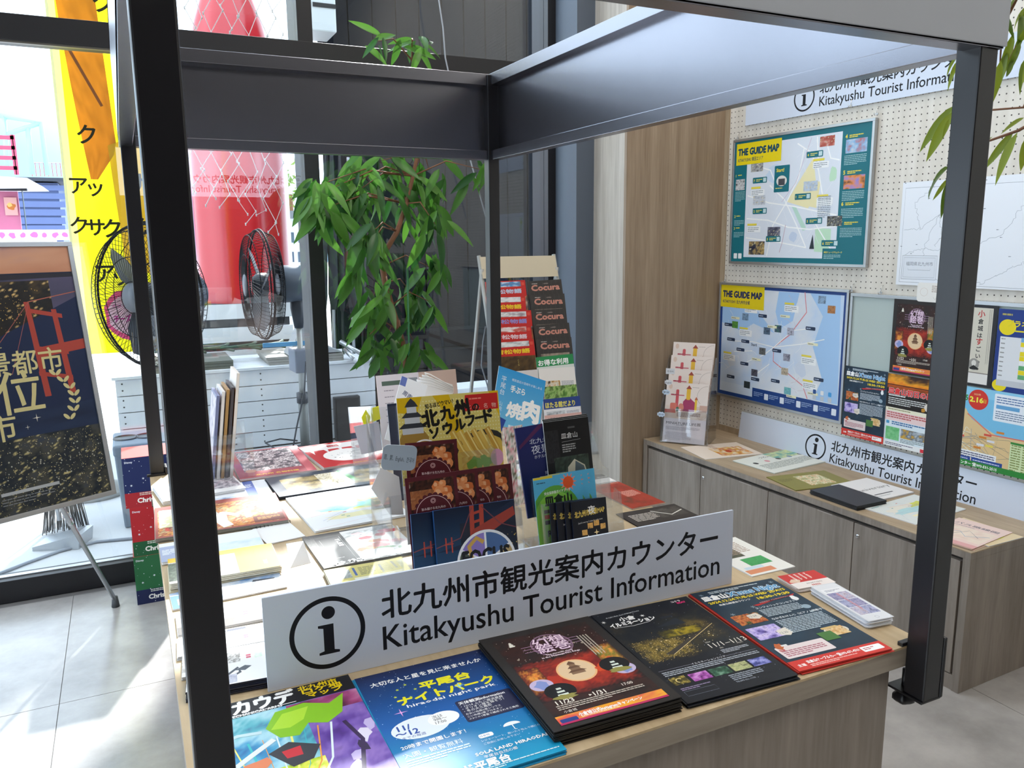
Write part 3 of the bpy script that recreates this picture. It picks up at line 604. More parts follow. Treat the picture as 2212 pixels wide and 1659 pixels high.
def a_xmas(W, H):
    c = Cv(W, H, '#1b3246'); c.pal(0, H*.1, W, H*.9, ['#142838', '#1c3548', '#244258'], 4, 41, 12, 14)
    c.rows(W*.18, H*.965, W*.6, 2, 5, '#d8e4ec')
    c.rect(W*.05, H*.868, W*.16, H*.06, '#2c4a78')
    c.text('皿倉山', W*.04, H*.872, 21, '#ffffff', bold=.05, w_=W*.28, out=('#16283c', 1.6)); c.text("X'mas Night", W*.34, H*.872, 24, '#bfe0f6', bold=.04, w_=W*.60, out=('#f4fafc', 1.9)); c.L += 1
    c.text("X'mas Night", W*.34, H*.872, 24, '#4a9ad0', bold=.03, w_=W*.60)
    c.text('2024.12.24.TUE-25.WED 2DAYS', W*.05, H*.823, 11.5, '#f4da20', bold=.05, w_=W*.90); c.text('皿倉山展望台ラウンジ', W*.12, H*.787, 7, '#ffffff', bold=.02); c.text('18:30-19:30', W*.56, H*.772, 12, '#f4da20', bold=.05, w_=W*.38)
    c.poly([(W*.46, H*.72), (W*.92, H*.755), (W*.92, H*.735), (W*.97, H*.76), (W*.46, H*.70), (W*.42, H*.715)], '#cf3030'); c.text('MERRY CHRISTMAS', W*.52, H*.722, 6.5, '#f0a0a0', w_=W*.36, rot=.06)
    for x, y in ((.08, .95), (.93, .95), (.40, .70), (.30, .38), (.86, .52), (.12, .66)):
        for k in range(3): t = k*PI/3; c.line([(W*x-5*math.cos(t), H*y-5*math.sin(t)), (W*x+5*math.cos(t), H*y+5*math.sin(t))], .7, '#b8cfdc')
    c.ell(W*.90, H*.70, 7, 8, '#f4f6f8'); c.ell(W*.90, H*.725, 5, 5, '#f8fafa'); c.rect(W*.885, H*.74, 7, 3, '#c03030')
    c.pal(W*.06, H*.52, W*.30, H*.12, ['#2a1410', '#a84820', '#e08848', '#301c18', '#5a8040'], 5, 42, 16, 10); c.poly([(W*.22, H*.62), (W*.34, H*.63), (W*.36, H*.58), (W*.30, H*.56), (W*.22, H*.58)], '#e8e0d4'); c.text('12.24', W*.23, H*.59, 8, '#3a4a58')
    c.pal(W*.04, H*.34, W*.32, H*.14, ['#3a2a68', '#6a5ab0', '#b8a8e8', '#e0d0f8', '#40308a'], 5, 43, 16, 10); c.poly([(W*.28, H*.40), (W*.40, H*.42), (W*.42, H*.36), (W*.36, H*.33), (W*.28, H*.35)], '#e8e0d4'); c.text('12.25', W*.29, H*.36, 8, '#3a4a58')
    c.text('エンジェリックコンセプト！', W*.40, H*.665, 7.5, '#eef4f8', bold=.02); c.rows(W*.40, H*.64, W*.46, 6, 4.8, '#c8d6e0'); c.text('なかざわけんじ（ピアノ上時影子！）', W*.40, H*.515, 7.5, '#eef4f8', bold=.02); c.rows(W*.40, H*.49, W*.54, 10, 4.8, '#c8d6e0')
    c.ell(W*.88, H*.585, 9, 8, '#9ab0c0'); c.ell(W*.80, H*.28, 24, 15, '#e4ddd0'); c.pal(W*.70, H*.23, W*.2, H*.09, ['#b07838', '#e0b070', '#f0d8a8', '#8a5a28'], 5, 44, 10, 6); c.rect(W*.58, H*.20, W*.16, H*.09, '#4a7a3a'); c.rrect(W*.68, H*.31, W*.18, H*.02, 2, '#d8b878')
    c.rrect(W*.05, H*.12, W*.52, H*.12, 3, '#ecdcdc'); c.text('協賛', W*.07, H*.20, 6, '#c03030', bold=.03); c.rows(W*.08, H*.19, W*.44, 4, 5, '#b06070'); c.blob(W*.12, H*.25, 9, '#c86838'); c.rect(W*.14, H*.24, 12, 5, '#e8e8e8')
    c.rect(0, 0, W, H*.095, '#d8382e'); c.text('主催', W*.05, H*.035, 8, '#ffffff', bold=.02); c.text('皿倉山ケーブルカー ☎093-671-4761', W*.16, H*.05, 9, '#ffffff', bold=.03, w_=W*.56); c.rows(W*.16, H*.03, W*.5, 2, 4, '#f8c8c0'); c.rrect(W*.74, H*.025, W*.22, H*.05, 2, '#ffffff'); c.rows(W*.76, H*.055, W*.12, 2, 4, '#c04040')
    return c
def a_map(W, H, land='#f4efc8', sea='#7fd8e4', seed=1, bg='#f6f8fa'):
    c = Cv(W, H, bg); c.blob(W*.42, H*.58, W*.32, land, 22, .2, ry=H*.22, seed=seed); c.blob(W*.70, H*.55, W*.18, '#d8dc60', 16, .3, ry=H*.18, seed=seed+1); c.blob(W*.40, H*.50, W*.26, sea, 18, .25, ry=H*.10, seed=seed+2)
    c.blob(W*.5, H*.25, W*.3, '#f6eec0', 16, .3, ry=H*.06, seed=seed+3)
    for k in range(5): c.line([(W*c.r.random(), H*c.r.random()) for _ in range(4)], .8, ('#e08888', '#90a0d0', '#b0b0b0')[k % 3])
    for k in range(8): c.rrect(W*(.1+.8*c.r.random()), H*(.15+.7*c.r.random()), 9, 4, 1, ('#d06050', '#f0e060', '#58a0a8')[k % 3])
    c.rows(W*.06, H*.93, W*.22, 2, 4, '#60a8b0', .6); c.rows(W*.60, H*.10, W*.3, 3, 3, '#889')
    return c
def a_text(W, H, bg='#f2f2f4', hd='#3a5aa0', pals=None, seed=1, rot=False, title=None, tcol='#ffffff'):
    c = Cv(W, H, bg); c.rect(0, H*.80, W, H*.20, hd) if hd else None
    if title: c.text(title, W*.05, H*.83, min(H*.15, 26), tcol, bold=.03, w_=W*.8)
    P = pals or ['#9098a0', '#d8dce0', '#606870']
    c.pal(W*.06, H*.42, W*.5, H*.33, P, 5, seed, 14, 10); c.rows(W*.60, H*.72, W*.34, int(H*.3/5), 5, '#8a90a0'); c.rows(W*.06, H*.36, W*.86, max(2, int(H*.28/6)), 6, '#9a9fae')
    return c
def a_redmenu(W, H):
    c = Cv(W, H, '#a82c38'); c.pal(W*.10, H*.20, W*.76, H*.76, ['#1c1418', '#2c2028', '#5a3c48', '#e8d8d8', '#3a2430', '#f4e8e8'], 9, 51, 36, 24, contrast=2)
    c.ell(W*.18, H*.22, W*.07, H*.05, '#c88868'); c.text('北九州 名物料理', W*.22, H*.06, 15, '#e8b820', bold=.04, w_=W*.56); c.rect(W*.88, 0, W*.12, H, '#c85058'); c.rows(W*.3, H*.9, W*.4, 2, 5, '#f8f0f0')
    return c
def a_redoval(W, H):
    c = Cv(W, H, '#c81c20'); c.rect(0, H*.72, W, H*.22, '#f4eeee'); c.rrect(W*.40, H*.80, W*.18, H*.09, 2, '#b02428'); c.text('とりせん', W*.42, H*.82, 9, '#ffffff', bold=.03, w_=W*.14)
    for k in range(4): c.poly([(W*(.08+.22*k), H*.72), (W*(.14+.22*k), H*.72), (W*(.10+.22*k), H*.55)], '#f4eeee')
    c.ell(W*.55, H*.40, W*.38, H*.26, '#faf6f4'); c.dots(W*.28, H*.28, W*.55, H*.25, 24, 3.4, '#34302e', 4)
    return c
def a_basket(W, H):
    c = Cv(W, H, '#2a3444'); c.pal(W*.10, H*.14, W*.46, H*.66, ['#2a2a28', '#6a5a38', '#a08850', '#c8b070', '#4a3c28'], 5, 52, 18, 12); c.pal(W*.42, H*.12, W*.26, H*.7, ['#50402c', '#f0e4c8', '#f8f0dc', '#c8b888', '#fffaf0'], 7, 53, 14, 12, contrast=1.8)
    c.poly([(W*.63, H*.86), (W*.68, H*.86), (W*.76, H*.22), (W*.70, H*.22)], '#1f8a48'); c.text('門司港の', W*.86, H*.84, 12, '#e8ecf0', rot=-PI/2-.1); c.text('ご当地', W*.80, H*.6, 12, '#e8ecf0', rot=-PI/2-.1); c.rows(W*.12, H*.10, W*.2, 2, 4, '#8894a4'); c.rows(W*.66, H*.93, W*.2, 2, 4, '#8894a4')
    return c
def a_M(W, H):
    c = Cv(W, H, '#a85048'); c.pal(W*.02, H*.04, W*.92, H*.84, ['#7a3018', '#c86830', '#e8a850', '#a03020', '#f0d090', '#5a2818', '#d84830'], 9, 54, 40, 26, contrast=1.8)
    c.pal(W*.03, H*.3, W*.3, H*.58, ['#f0e8d0', '#ffffff', '#e8d8b0', '#d0e0a0', '#fffaf0'], 6, 55, 16, 16)
    c.poly([(W*.36, H*.95), (W*.42, H*.9), (W*.50, H*.45), (W*.58, H*.10), (W*.50, H*.05), (W*.44, H*.3), (W*.40, H*.6)], '#f8f6f0'); c.text('M', W*.50, H*.28, 92, '#ffffff', bold=.03, w_=W*.23)
    c.text('GRILL', W*.435, H*.62, 14, '#6a4a40', rot=-1.2); c.ring(W*.78, H*.70, 26, 5, '#f4f0e8', ry=18); c.pal(W*.84, H*.3, W*.14, H*.6, ['#c8e0e8', '#5890b0', '#e8f4f8', '#204868'], 5, 56, 8, 12)
    c.text('PREMIUM', W*.95, H*.9, 12, '#ffffff', bold=.03, rot=-PI/2); c.rect(W*.74, H*.06, W*.24, H*.2, '#7a3820'); c.rows(W*.77, H*.2, W*.18, 3, 7, '#e8b060')
    return c
def a_sushi(W, H):
    c = Cv(W, H, '#55524f'); c.rect(W*.08, H*.06, W*.34, H*.80, '#17161a'); c.pal(0, 0, W*.10, H, ['#4a4846', '#6a6866', '#3c3a38'], 6, 57, 6, 20)
    c.rect(W*.40, H*.04, W*.60, H*.92, '#f2f0ee'); c.pal(W*.40, H*.70, W*.6, H*.2, ['#3c3a38', '#e8e8e8', '#585450'], 6, 58, 16, 6)
    rr = random.Random(4)
    for k in range(16): c.blob(W*(.44+.56*rr.random()), H*(.30+.55*rr.random()), 15, ('#d83848', '#e88098', '#f0d8d8', '#c82838', '#f4b8c0')[k % 5], 10, .25, ry=10, seed=k)
    for k in range(7): c.blob(W*(.44+.26*rr.random()), H*(.22+.34*rr.random()), 13, ('#d8641c', '#e89838', '#c04414')[k % 3], 10, .3, ry=9, seed=k+40)
    for k in range(5): c.blob(W*(.66+.26*rr.random()), H*(.20+.14*rr.random()), 9, '#3f8a38', 10, .2, ry=6, seed=k+60)
    c.text('すし街道', W*.30, H*.76, 12, '#ffffff', bold=.03, rot=-PI/2); c.rows(W*.14, H*.20, W*.20, 1, 5, '#ccc'); c.line([(W*.14, H*.8), (W*.14, H*.1)], .6, '#ccc'); c.line([(W*.36, H*.84), (W*.36, H*.1)], .6, '#ccc'); c.dots(W*.06, H*.01, W*.4, H*.09, 46, 4, '#f8f8f8', 7)
    return c
def a_yellowmap(W, H):
    c = Cv(W, H, '#d9cc78'); c.pal(W*.05, H*.55, W*.10, H*.3, ['#2a3a20', '#88a060', '#f0f0e0'], 4, 59, 6, 6); c.pal(W*.17, H*.5, W*.12, H*.36, ['#c8ccc8', '#88908c', '#f0f0f0'], 4, 60, 6, 6); c.rect(W*.33, H*.55, W*.03, H*.34, '#3a5a9c'); c.rows(W*.40, H*.84, W*.2, 6, 7, '#8a8458'); c.rect(W*.66, H*.5, W*.03, H*.36, '#3a5a9c'); c.pal(W*.30, H*.1, W*.5, H*.36, ['#e8e4c8', '#f4f0dc', '#c8c49c'], 5, 61, 10, 8)
    return c
def a_teal(W, H):
    c = Cv(W, H, '#0f6f7c'); m = 10; c.rect(W*.105, 22, W*.705, H-32-12, '#e3e8f2'); c.rect(0, H-112, W*.30+60, 102, '#f3d914') if False else None
    # map field
    rr = random.Random(5)
    def road(pts, wd=6, col='#ffffff'): c.line([(W*x, H*y) for x, y in pts], wd, col)
    c.blob(W*.35, H*.70, 62, '#cfe0f4', 16, .15, ry=42); c.poly([(W*.44, H*.48), (W*.62, H*.80), (W*.66, H*.52), (W*.60, H*.42)], '#f4e9b8'); c.poly([(W*.60, H*.60), (W*.68, H*.62), (W*.66, H*.42), (W*.55, H*.45)], '#f4e9b8')
    c.poly([(W*.48, H*.44), (W*.51, H*.44), (W*.60, H*.26), (W*.57, H*.25)], '#bfe0d0'); c.poly([(W*.66, H*.27), (W*.77, H*.26), (W*.77, H*.08), (W*.66, H*.09)], '#c4e6c8'); c.blob(W*.76, H*.66, 18, '#c4e6c8', ry=32); c.blob(W*.50, H*.20, 26, '#ccd8ec', ry=22)
    for p in (((.30, .62), (.42, .50), (.52, .30), (.60, .12)), ((.12, .55), (.30, .48), (.50, .44), (.80, .36)), ((.55, .88), (.52, .66), (.44, .48), (.34, .30), (.30, .05)), ((.64, .95), (.66, .70), (.70, .50), (.66, .30), (.78, .10)), ((.12, .36), (.30, .34), (.46, .28), (.62, .26), (.80, .28)), ((.14, .80), (.30, .74), (.36, .6)), ((.12, .2), (.4, .16), (.6, .12)), ((.70, .92), (.74, .78), (.80, .76)), ((.5, .92), (.6, .84), (.66, .7))): road(p)
    road(((.60, .95), (.50, .62), (.40, .48)), 3, '#d8c8d8'); road(((.44, .30), (.42, .16), (.40, .08)), 3, '#c8a8b8')
    for _ in range(26): x0, y0 = W*rr.uniform(.13, .72), H*rr.uniform(.08, .85); a = rr.choice((.5, 2.05, .9)); l = rr.uniform(40, 120); c.line([(x0, y0), (min(x0+l*math.cos(a), W*.80), min(y0+l*math.sin(a), H*.93))], 1.8, '#f0f2f8')
    # side columns
    for i, (y, cols) in enumerate(((.60, ['#222', '#ddd', '#667']), (.36, None), (.26, None))):
        yy = H*y; c.text(str(i+1), 10, yy+(64 if cols else 6), 17, '#e8d84c', bold=.03); c.rows(24, yy+(70 if cols else 12), 44, 1, 7, '#e8d84c', .6)
        if cols: c.pal(10, yy, W*.08, 52, cols, 4, i+70, 12, 9)
        c.rows(10, yy-10, W*.085, 7 if cols else 4, 7, '#9cc8cc', .4)
    for i, (y, cols) in enumerate(((.80, ['#c8604c', '#88b8e0', '#e8e0d8']), (.545, ['#3a2030', '#e89048', '#9088d8']), (.42, None), (.28, None))):
        yy = H*y; x = W*.83; c.text(str(4+i), x, yy+(62 if cols else 4), 22, '#e8d84c', bold=.04); c.rows(x+20, yy+(70 if cols else 12), 70, 2, 7, '#e8d84c', .6)
        if cols: c.pal(x+4, yy, W*.135, 56, cols, 4, i+74, 14, 9)
        c.rows(x, yy-12, W*.14, 6, 7, '#a8d0d4', .4)
    c.rect(W*.72, 8, W*.27, 58, '#0f6f7c'); c.text('東田ミュージアムパーク', W*.73, 46, 9, '#e8d84c', bold=.02); c.rows(W*.73, 36, 90, 3, 7, '#a8d0d4', .4)
    # little pictures and tags
    for x, y, cols in ((.66, .87, ['#a04038', '#c86858', '#e8e0d8']), (.14, .74, ['#444', '#bbb', '#223']), (.56, .55, ['#9aa8bc', '#c8d4e4', '#b0bccc']), (.17, .47, ['#a8b0bc', '#d8dce4', '#889']), (.30, .21, ['#334', '#556', '#99a']), (.74, .28, ['#888', '#222', '#bbb']), (.15, .06, ['#141c38', '#3a3c48', '#c8a868', '#222838'])): c.pal(W*x, H*y, W*(.10 if y > .1 else .13), H*(.075 if y > .1 else .11), cols, 4, int(x*100), 10, 8, spark=.05)
    c.poly([(W*.625, H*.11), (W*.645, H*.22), (W*.66, H*.11)], '#2a3440')
    for x, y, t in ((.57, .80, '4'), (.16, .645, '7'), (.50, .49, '1'), (.17, .395, '2'), (.29, .165, '3'), (.59, .30, '5'), (.71, .13, '6')):
        c.rrect(W*x, H*y, 92, 27, 4, '#0f6f7c'); c.text(t, W*x+6, H*y+7, 16, '#f4e040', bold=.03); c.rows(W*x+22, H*y+15, 40, 2, 7, '#e8e070', .5); c.rrect(W*x+68, H*y+4, 19, 19, 1, '#c8e0e4')
    c.rrect(W*.335, H*.56, 92, 120, 4, '#0f6f7c'); c.text('Start!', W*.335+12, H*.56+92, 22, '#f4e040', bold=.03); c.ell(W*.335+46, H*.56+50, 32, 24, '#e8e4dc'); c.rect(W*.335+26, H*.56+30, 40, 30, '#4a4a50'); c.rows(W*.335+10, H*.56+16, 70, 1, 7, '#f4e070')
    for x, y in ((.62, .77), (.15, .60), (.66, .50), (.13, .30)): c.rrect(W*x, H*y, 62, 10, 2, '#f0dc50'); c.rrect(W*x, H*y-32, 88, 28, 3, '#f8f9fb'); c.rows(W*x+4, H*y-12, 74, 3, 8, '#8a94a0', .4)
    c.rrect(W*.66, H*.43, 84, 30, 3, '#f8f9fb'); c.rows(W*.67, H*.50, 70, 12, 8, '#8a94a0', .4)
    c.rect(10, H-112, 292, 102, '#f3d914'); c.text('THE GUIDE MAP', 22, H-66, 44, '#0e4a5e', bold=.055, w_=264); c.text('KITAKYUSHU 東田エリア', 22, H-96, 20, '#0e4a5e', bold=.02, w_=166)
    for x in (.02, .06): c.rrect(W*x, 14, 24, 26, 3, '#f0f4f4')
    return c
def a_blue(W, H):
    c = Cv(W, H, '#1f4488'); c.rect(12, 66, W-28, H-80, '#d5e4f8'); c.rect(12, 18, W*.30, 60, '#d5e4f8')
    c.pal(12, 66, W-28, H-82, ['#bcd6f6', '#c9dcf6', '#d9e3f2', '#e4e8f0', '#e9ebf1'], 3, 81, 22, 16, contrast=1.5)
    c.poly([(W*.98-20, H-14), (W*.74, H-14), (W*.84, H*.80), (W*.78, H*.55), (W*.86, H*.30), (W*.80, 70), (W-18, 70)], '#a9cdf4'); c.poly([(12, H-110), (W*.32, H-110), (W*.48, H*.62), (W*.30, H*.68), (W*.2, H*.60), (12, H*.66)], '#a9cdf4')
    c.poly([(W*.5, H-16), (W*.66, H-16), (W*.62, H*.74), (W*.52, H*.66), (W*.48, H*.80)], '#a9cdf4')
    def road(p, wd=3, col='#f0d8dc'): c.line([(W*x, H*y) for x, y in p], wd, col)
    road(((.70, .98), (.72, .82), (.60, .62), (.48, .5), (.48, .38), (.60, .30), (.72, .22), (.76, .12)), 5, '#e08890')
    for p in (((.1, .5), (.3, .52), (.48, .50), (.7, .56), (.86, .62)), ((.2, .3), (.4, .42), (.48, .5)), ((.48, .5), (.62, .66), (.78, .70)), ((.3, .2), (.45, .35)), ((.1, .4), (.3, .44))): road(p, 4, '#ffffff')
    rr = random.Random(15)
    for _ in range(34): x0, y0 = W*rr.uniform(.05, .7), H*rr.uniform(.14, .8); a = rr.uniform(0, 3.1); l = rr.uniform(30, 110); c.line([(x0, y0), (x0+l*.5*math.cos(a), y0+l*.5*math.sin(a)), (x0+l*math.cos(a+.3), min(y0+l*math.sin(a+.3), H*.95))], 1.6, '#f2f4fa' if _ % 4 else '#d8c8d0')
    for x in (.12, .22, .36, .7): c.blob(W*x, H*.35, 30, '#d6dfef', ry=40)
    for x, y, cols in ((.80, .90, ['#334', '#99b8d8', '#556']), (.87, .83, ['#5a3020', '#c88850', '#705848']), (.12, .80, ['#a02828', '#3878c0', '#e8e8e8']), (.20, .70, ['#223', '#88a8c8', '#445']), (.11, .62, ['#1f5a20', '#68a848', '#204020']), (.39, .60, ['#203040', '#607890', '#102']), (.48, .63, ['#243848', '#506878', '#182']), (.58, .62, ['#889', '#ccd', '#556']), (.56, .40, ['#445', '#aab', '#778']), (.55, .28, ['#6a5848', '#d8c8b0', '#8a7868']), (.30, .22, ['#222', '#667', '#111']), (.58, .12, ['#2878a0', '#80c0c8', '#50a090']), (.24, .10, ['#222c30', '#384448', '#1c2428']), (.36, .42, ['#333', '#777', '#222'])): c.pal(W*x, H*y, 42, 34, cols, 4, int(x*97+y*31), 8, 7)
    for x, y in ((.04, .63), (.34, .74), (.20, .50), (.16, .42), (.20, .30), (.08, .16), (.30, .18), (.47, .46), (.72, .68), (.80, .28), (.47, .20), (.07, .50)): c.rrect(W*x, H*y, 56, 16, 4, '#2c3c58'); c.rows(W*x+5, H*y+6, 44, 1, 7, '#c8d4e8', .5)
    for x, y in ((.22, .83), (.55, .87), (.18, .62), (.04, .38), (.70, .46), (.72, .26)): c.rrect(W*x, H*y, 58, 9, 2, '#f0dc50'); c.rrect(W*x, H*y-34, 86, 31, 3, '#f8f9fb'); c.rows(W*x+4, H*y-12, 70, 3, 8, '#8a94a0', .4)
    for x, y in ((.52, .76), (.74, .56), (.42, .66), (.30, .36), (.60, .10), (.76, .16), (.1, .7)): c.rrect(W*x, H*y, 60, 12, 2, '#f0eecc'); c.rows(W*x+4, H*y+4, 50, 1, 6, '#667', .5)
    c.text('Start!', W*.29, H*.485, 18, '#3a4658', bold=.02)
    for k, cc in enumerate(('#305898', '#f0f0f4', '#48a0e0')): c.rrect(W*(.80+.055*k), 98, 18, 20, 4, cc)
    for k in range(3): c.rrect(W*(.80+.055*k), 72, 20, 20, 1, '#c8ced8')
    for k in range(5): c.rows(W*(.33+.13*k), 44, 60, 3, 8, '#a8c0e8', .4); c.rrect(W*(.42+.13*k), 18, 26, 30, 3, '#e8eefa')
    c.rect(0, H-112, 300, 112, '#ecd21a'); c.text('THE GUIDE MAP', 14, H-60, 44, '#22305c', bold=.055, w_=270); c.text('KITAKYUSHU 北九州市全域', 14, H-90, 20, '#22305c', bold=.02, w_=190)
    return c
def a_outline(W, H):
    c = Cv(W, H, '#eef1f8'); c.line([(14, 12), (14, H-22), (W-8, H-30)], 1.2, '#8a8f98'); c.line([(14, 12), (W-8, 4)], 1.2, '#8a8f98')
    rr = random.Random(11)
    def wob(pts, n=11, a=6):
        o = [pts[0]]
        for p, q in zip(pts, pts[1:]):
            for k in range(1, n+1): t = k/n; o.append((p[0]+(q[0]-p[0])*t+rr.uniform(-a, a), p[1]+(q[1]-p[1])*t+rr.uniform(-a, a)))
        return [(W*x/700, H*y/500) for x, y in o]
    for p in (((20, 270), (90, 275), (160, 340), (260, 330)), ((100, 60), (110, 180), (160, 340)), ((30, 150), (110, 180), (200, 170), (240, 120), (300, 130)), ((160, 340), (180, 240), (150, 190)), ((180, 240), (240, 230), (250, 190), (200, 170)), ((260, 330), (300, 200), (290, 60), (340, 20)), ((300, 200), (400, 240), (460, 360), (560, 470)), ((460, 480), (500, 380), (560, 400), (530, 300), (500, 220), (560, 180)), ((560, 180), (480, 120), (520, 60), (640, 40)), ((340, 20), (420, 80), (480, 120)), ((560, 400), (640, 430), (600, 330)), ((560, 180), (640, 200), (680, 120)), ((90, 275), (60, 400), (130, 470)), ((30, 60), (100, 60), (180, 30))): c.line(wob(p), 1.1, '#9096a0')
    for _ in range(22): c.rows(W*rr.random(), H*rr.random(), 14, 1, 6, '#7a808c', .4)
    c.rect(22, 24, 150, 92, '#e4e8f0'); c.line([(22, 24), (172, 24), (172, 116), (22, 116), (22, 24)], 1.4, '#8a8f98'); c.line([(30, 32), (164, 32), (164, 108), (30, 108), (30, 32)], .8, '#8a8f98')
    c.text('福岡県北九州市', 40, 78, 17, '#666c78', w_=116); c.line([(50, 66), (50, 60), (146, 60), (146, 66)], 1, '#7a808c'); c.line([(W*.92, H*.35), (W*.92, H*.2), (W*.94, H*.2), (W*.94, H*.35), (W*.92, H*.35)], 1, '#9096a0')
    c.rect(W*.36, H*.66, 46, 100, '#dfeeda'); c.blob(W*.38, H*.82, 13, '#d8e070')
    return c
def a_hatsu(W, H):
    c = Cv(W, H, '#f2f4f6'); c.pal(0, H*.84, W, H*.16, ['#7a3008', '#e87818', '#f8a828', '#3a2018', '#2a1a14'], 3, 91, 14, 8, vb=.4); c.rect(0, H*.54, W, H*.32, '#1c1414')
    c.pal(0, H*.80, W, H*.05, ['#3a1c10', '#c05818', '#2a1814'], 3, 92, 12, 3)
    c.text('皿倉山初日の出', W*.04, H*.735, 27, '#e83838', bold=.05, w_=W*1.25 if False else W*.92, out=('#f8e8e8', 2.2)); c.rows(W*.05, H*.70, W*.6, 1, 6, '#e8e8e8', .9); c.rows(W*.05, H*.665, W*.8, 4, 8, '#d8d8d8'); c.ell(W*.92, H*.62, 22, 18, '#e8e0d8'); c.blob(W*.80, H*.575, 8, '#c89030')
    c.rect(0, H*.49, W, H*.05, '#f4f0d8'); c.rows(W*.06, H*.51, W*.8, 1, 6, '#a09870', .7); c.rect(0, H*.36, W, H*.13, '#f4d8d8'); c.rows(W*.04, H*.46, W*.9, 3, 9, '#c86868', .6); c.rect(0, 0, W, H*.36, '#e2eff8'); c.rrect(W*.04, H*.31, 14, 12, 2, '#4898c8'); c.rows(W*.16, H*.335, W*.76, 2, 8, '#3a70a8', .6)
    c.pal(W*.04, H*.09, W*.3, H*.18, ['#58b068', '#78c888', '#98d8a0'], 5, 93, 10, 8); c.pal(W*.37, H*.14, W*.58, H*.13, ['#344a5a', '#c8d0d8', '#607080', '#e0b030', '#203040'], 5, 94, 16, 8); c.rows(W*.37, H*.12, W*.5, 3, 6, '#788'); c.rect(0, 0, W, H*.07, '#f4f6f8'); c.rows(W*.05, H*.04, W*.6, 2, 6, '#557'); c.rect(W*.8, 2, W*.18, 14, '#e03848')
    return c
def a_shiro(W, H):
    c = Cv(W, H, '#26262a'); c.rect(0, 10, W-16, H-20, '#d9d3c4'); c.blob(W*.16, H*.72, 44, '#78a8e0', 14, .12, ry=44); c.castle(W*.10, H*.56, 90, '#2a2e36', '#c8ccd0'); c.rect(0, 10, W-16, H*.13, '#e8e4e0'); c.rows(W*.04, H*.10, W*.5, 3, 7, '#555'); c.rect(0, H*.16, W-16, H*.012, '#888078')
    for i, ch in enumerate('小倉城はすごいぞ'): c.text(ch, W*.72, H*(.86-.085*i), 28 if i in (0, 4) else 21, '#c02828' if i in (0, 4) else '#1c1c20', 'c', bold=.02)
    for k in range(3): c.rows(W*(.50-.07*k), H*(.84-.04*k), 3, 30, 4.4, '#8a8478', .6)
    for k in range(2): c.rows(W*(.86+.03*k), H*.94, 2.5, 50, 4, '#9a9488', .6)
    c.text('8日', W*.06, H*.43, 20, '#1c1c20', bold=.02); c.rect(W*.28, H*.435, 12, 14, '#1c1c20'); c.rect(W*.02, H*.375, W*.34, 14, '#b82c2c'); c.ell(W*.66, H*.27, 20, 22, '#9a9690'); c.ell(W*.66, H*.285, 9, 11, '#e0dcd4'); c.poly([(W*.58, H*.22), (W*.66, H*.26), (W*.76, H*.22), (W*.74, H*.205), (W*.6, H*.205)], '#222'); c.rows(W*.05, H*.33, W*.3, 3, 7, '#777')
    return c
def a_sched(W, H):
    c = Cv(W, H, '#1d3a86'); c.rows(14, H-22, 60, 1, 8, '#b0a860', .8); c.ell(36, H-64, 30, 28, '#f2dc10'); c.text('プラネリ', 34, H-60, 26, '#e8d820', bold=.03); c.rect(60, H-78, W-60, 5, '#e8d820'); c.ell(26, 22, 26, 22, '#f2dc10')
    c.rect(14, 20, W-14, H-118, '#c9ccd2'); c.rect(14, 42, W-14, H-140, '#e4e6ea')
    rr = random.Random(2)
    for r in range(14):
        for q in range(6):
            y = H-112-r*16.5
            if y < 44: break
            c.rect(50+q*38, y, 37, 15.5, rr.choice(['#f0dc18', '#f0dc18', '#f0dc18', '#68b078', '#e84848', '#f4f4f4', '#78b0e0'])) if q else None
        if H-112-r*16.5 > 44: c.rows(18, H-108-r*16.5, 24, 1, 8, '#999')
    return c
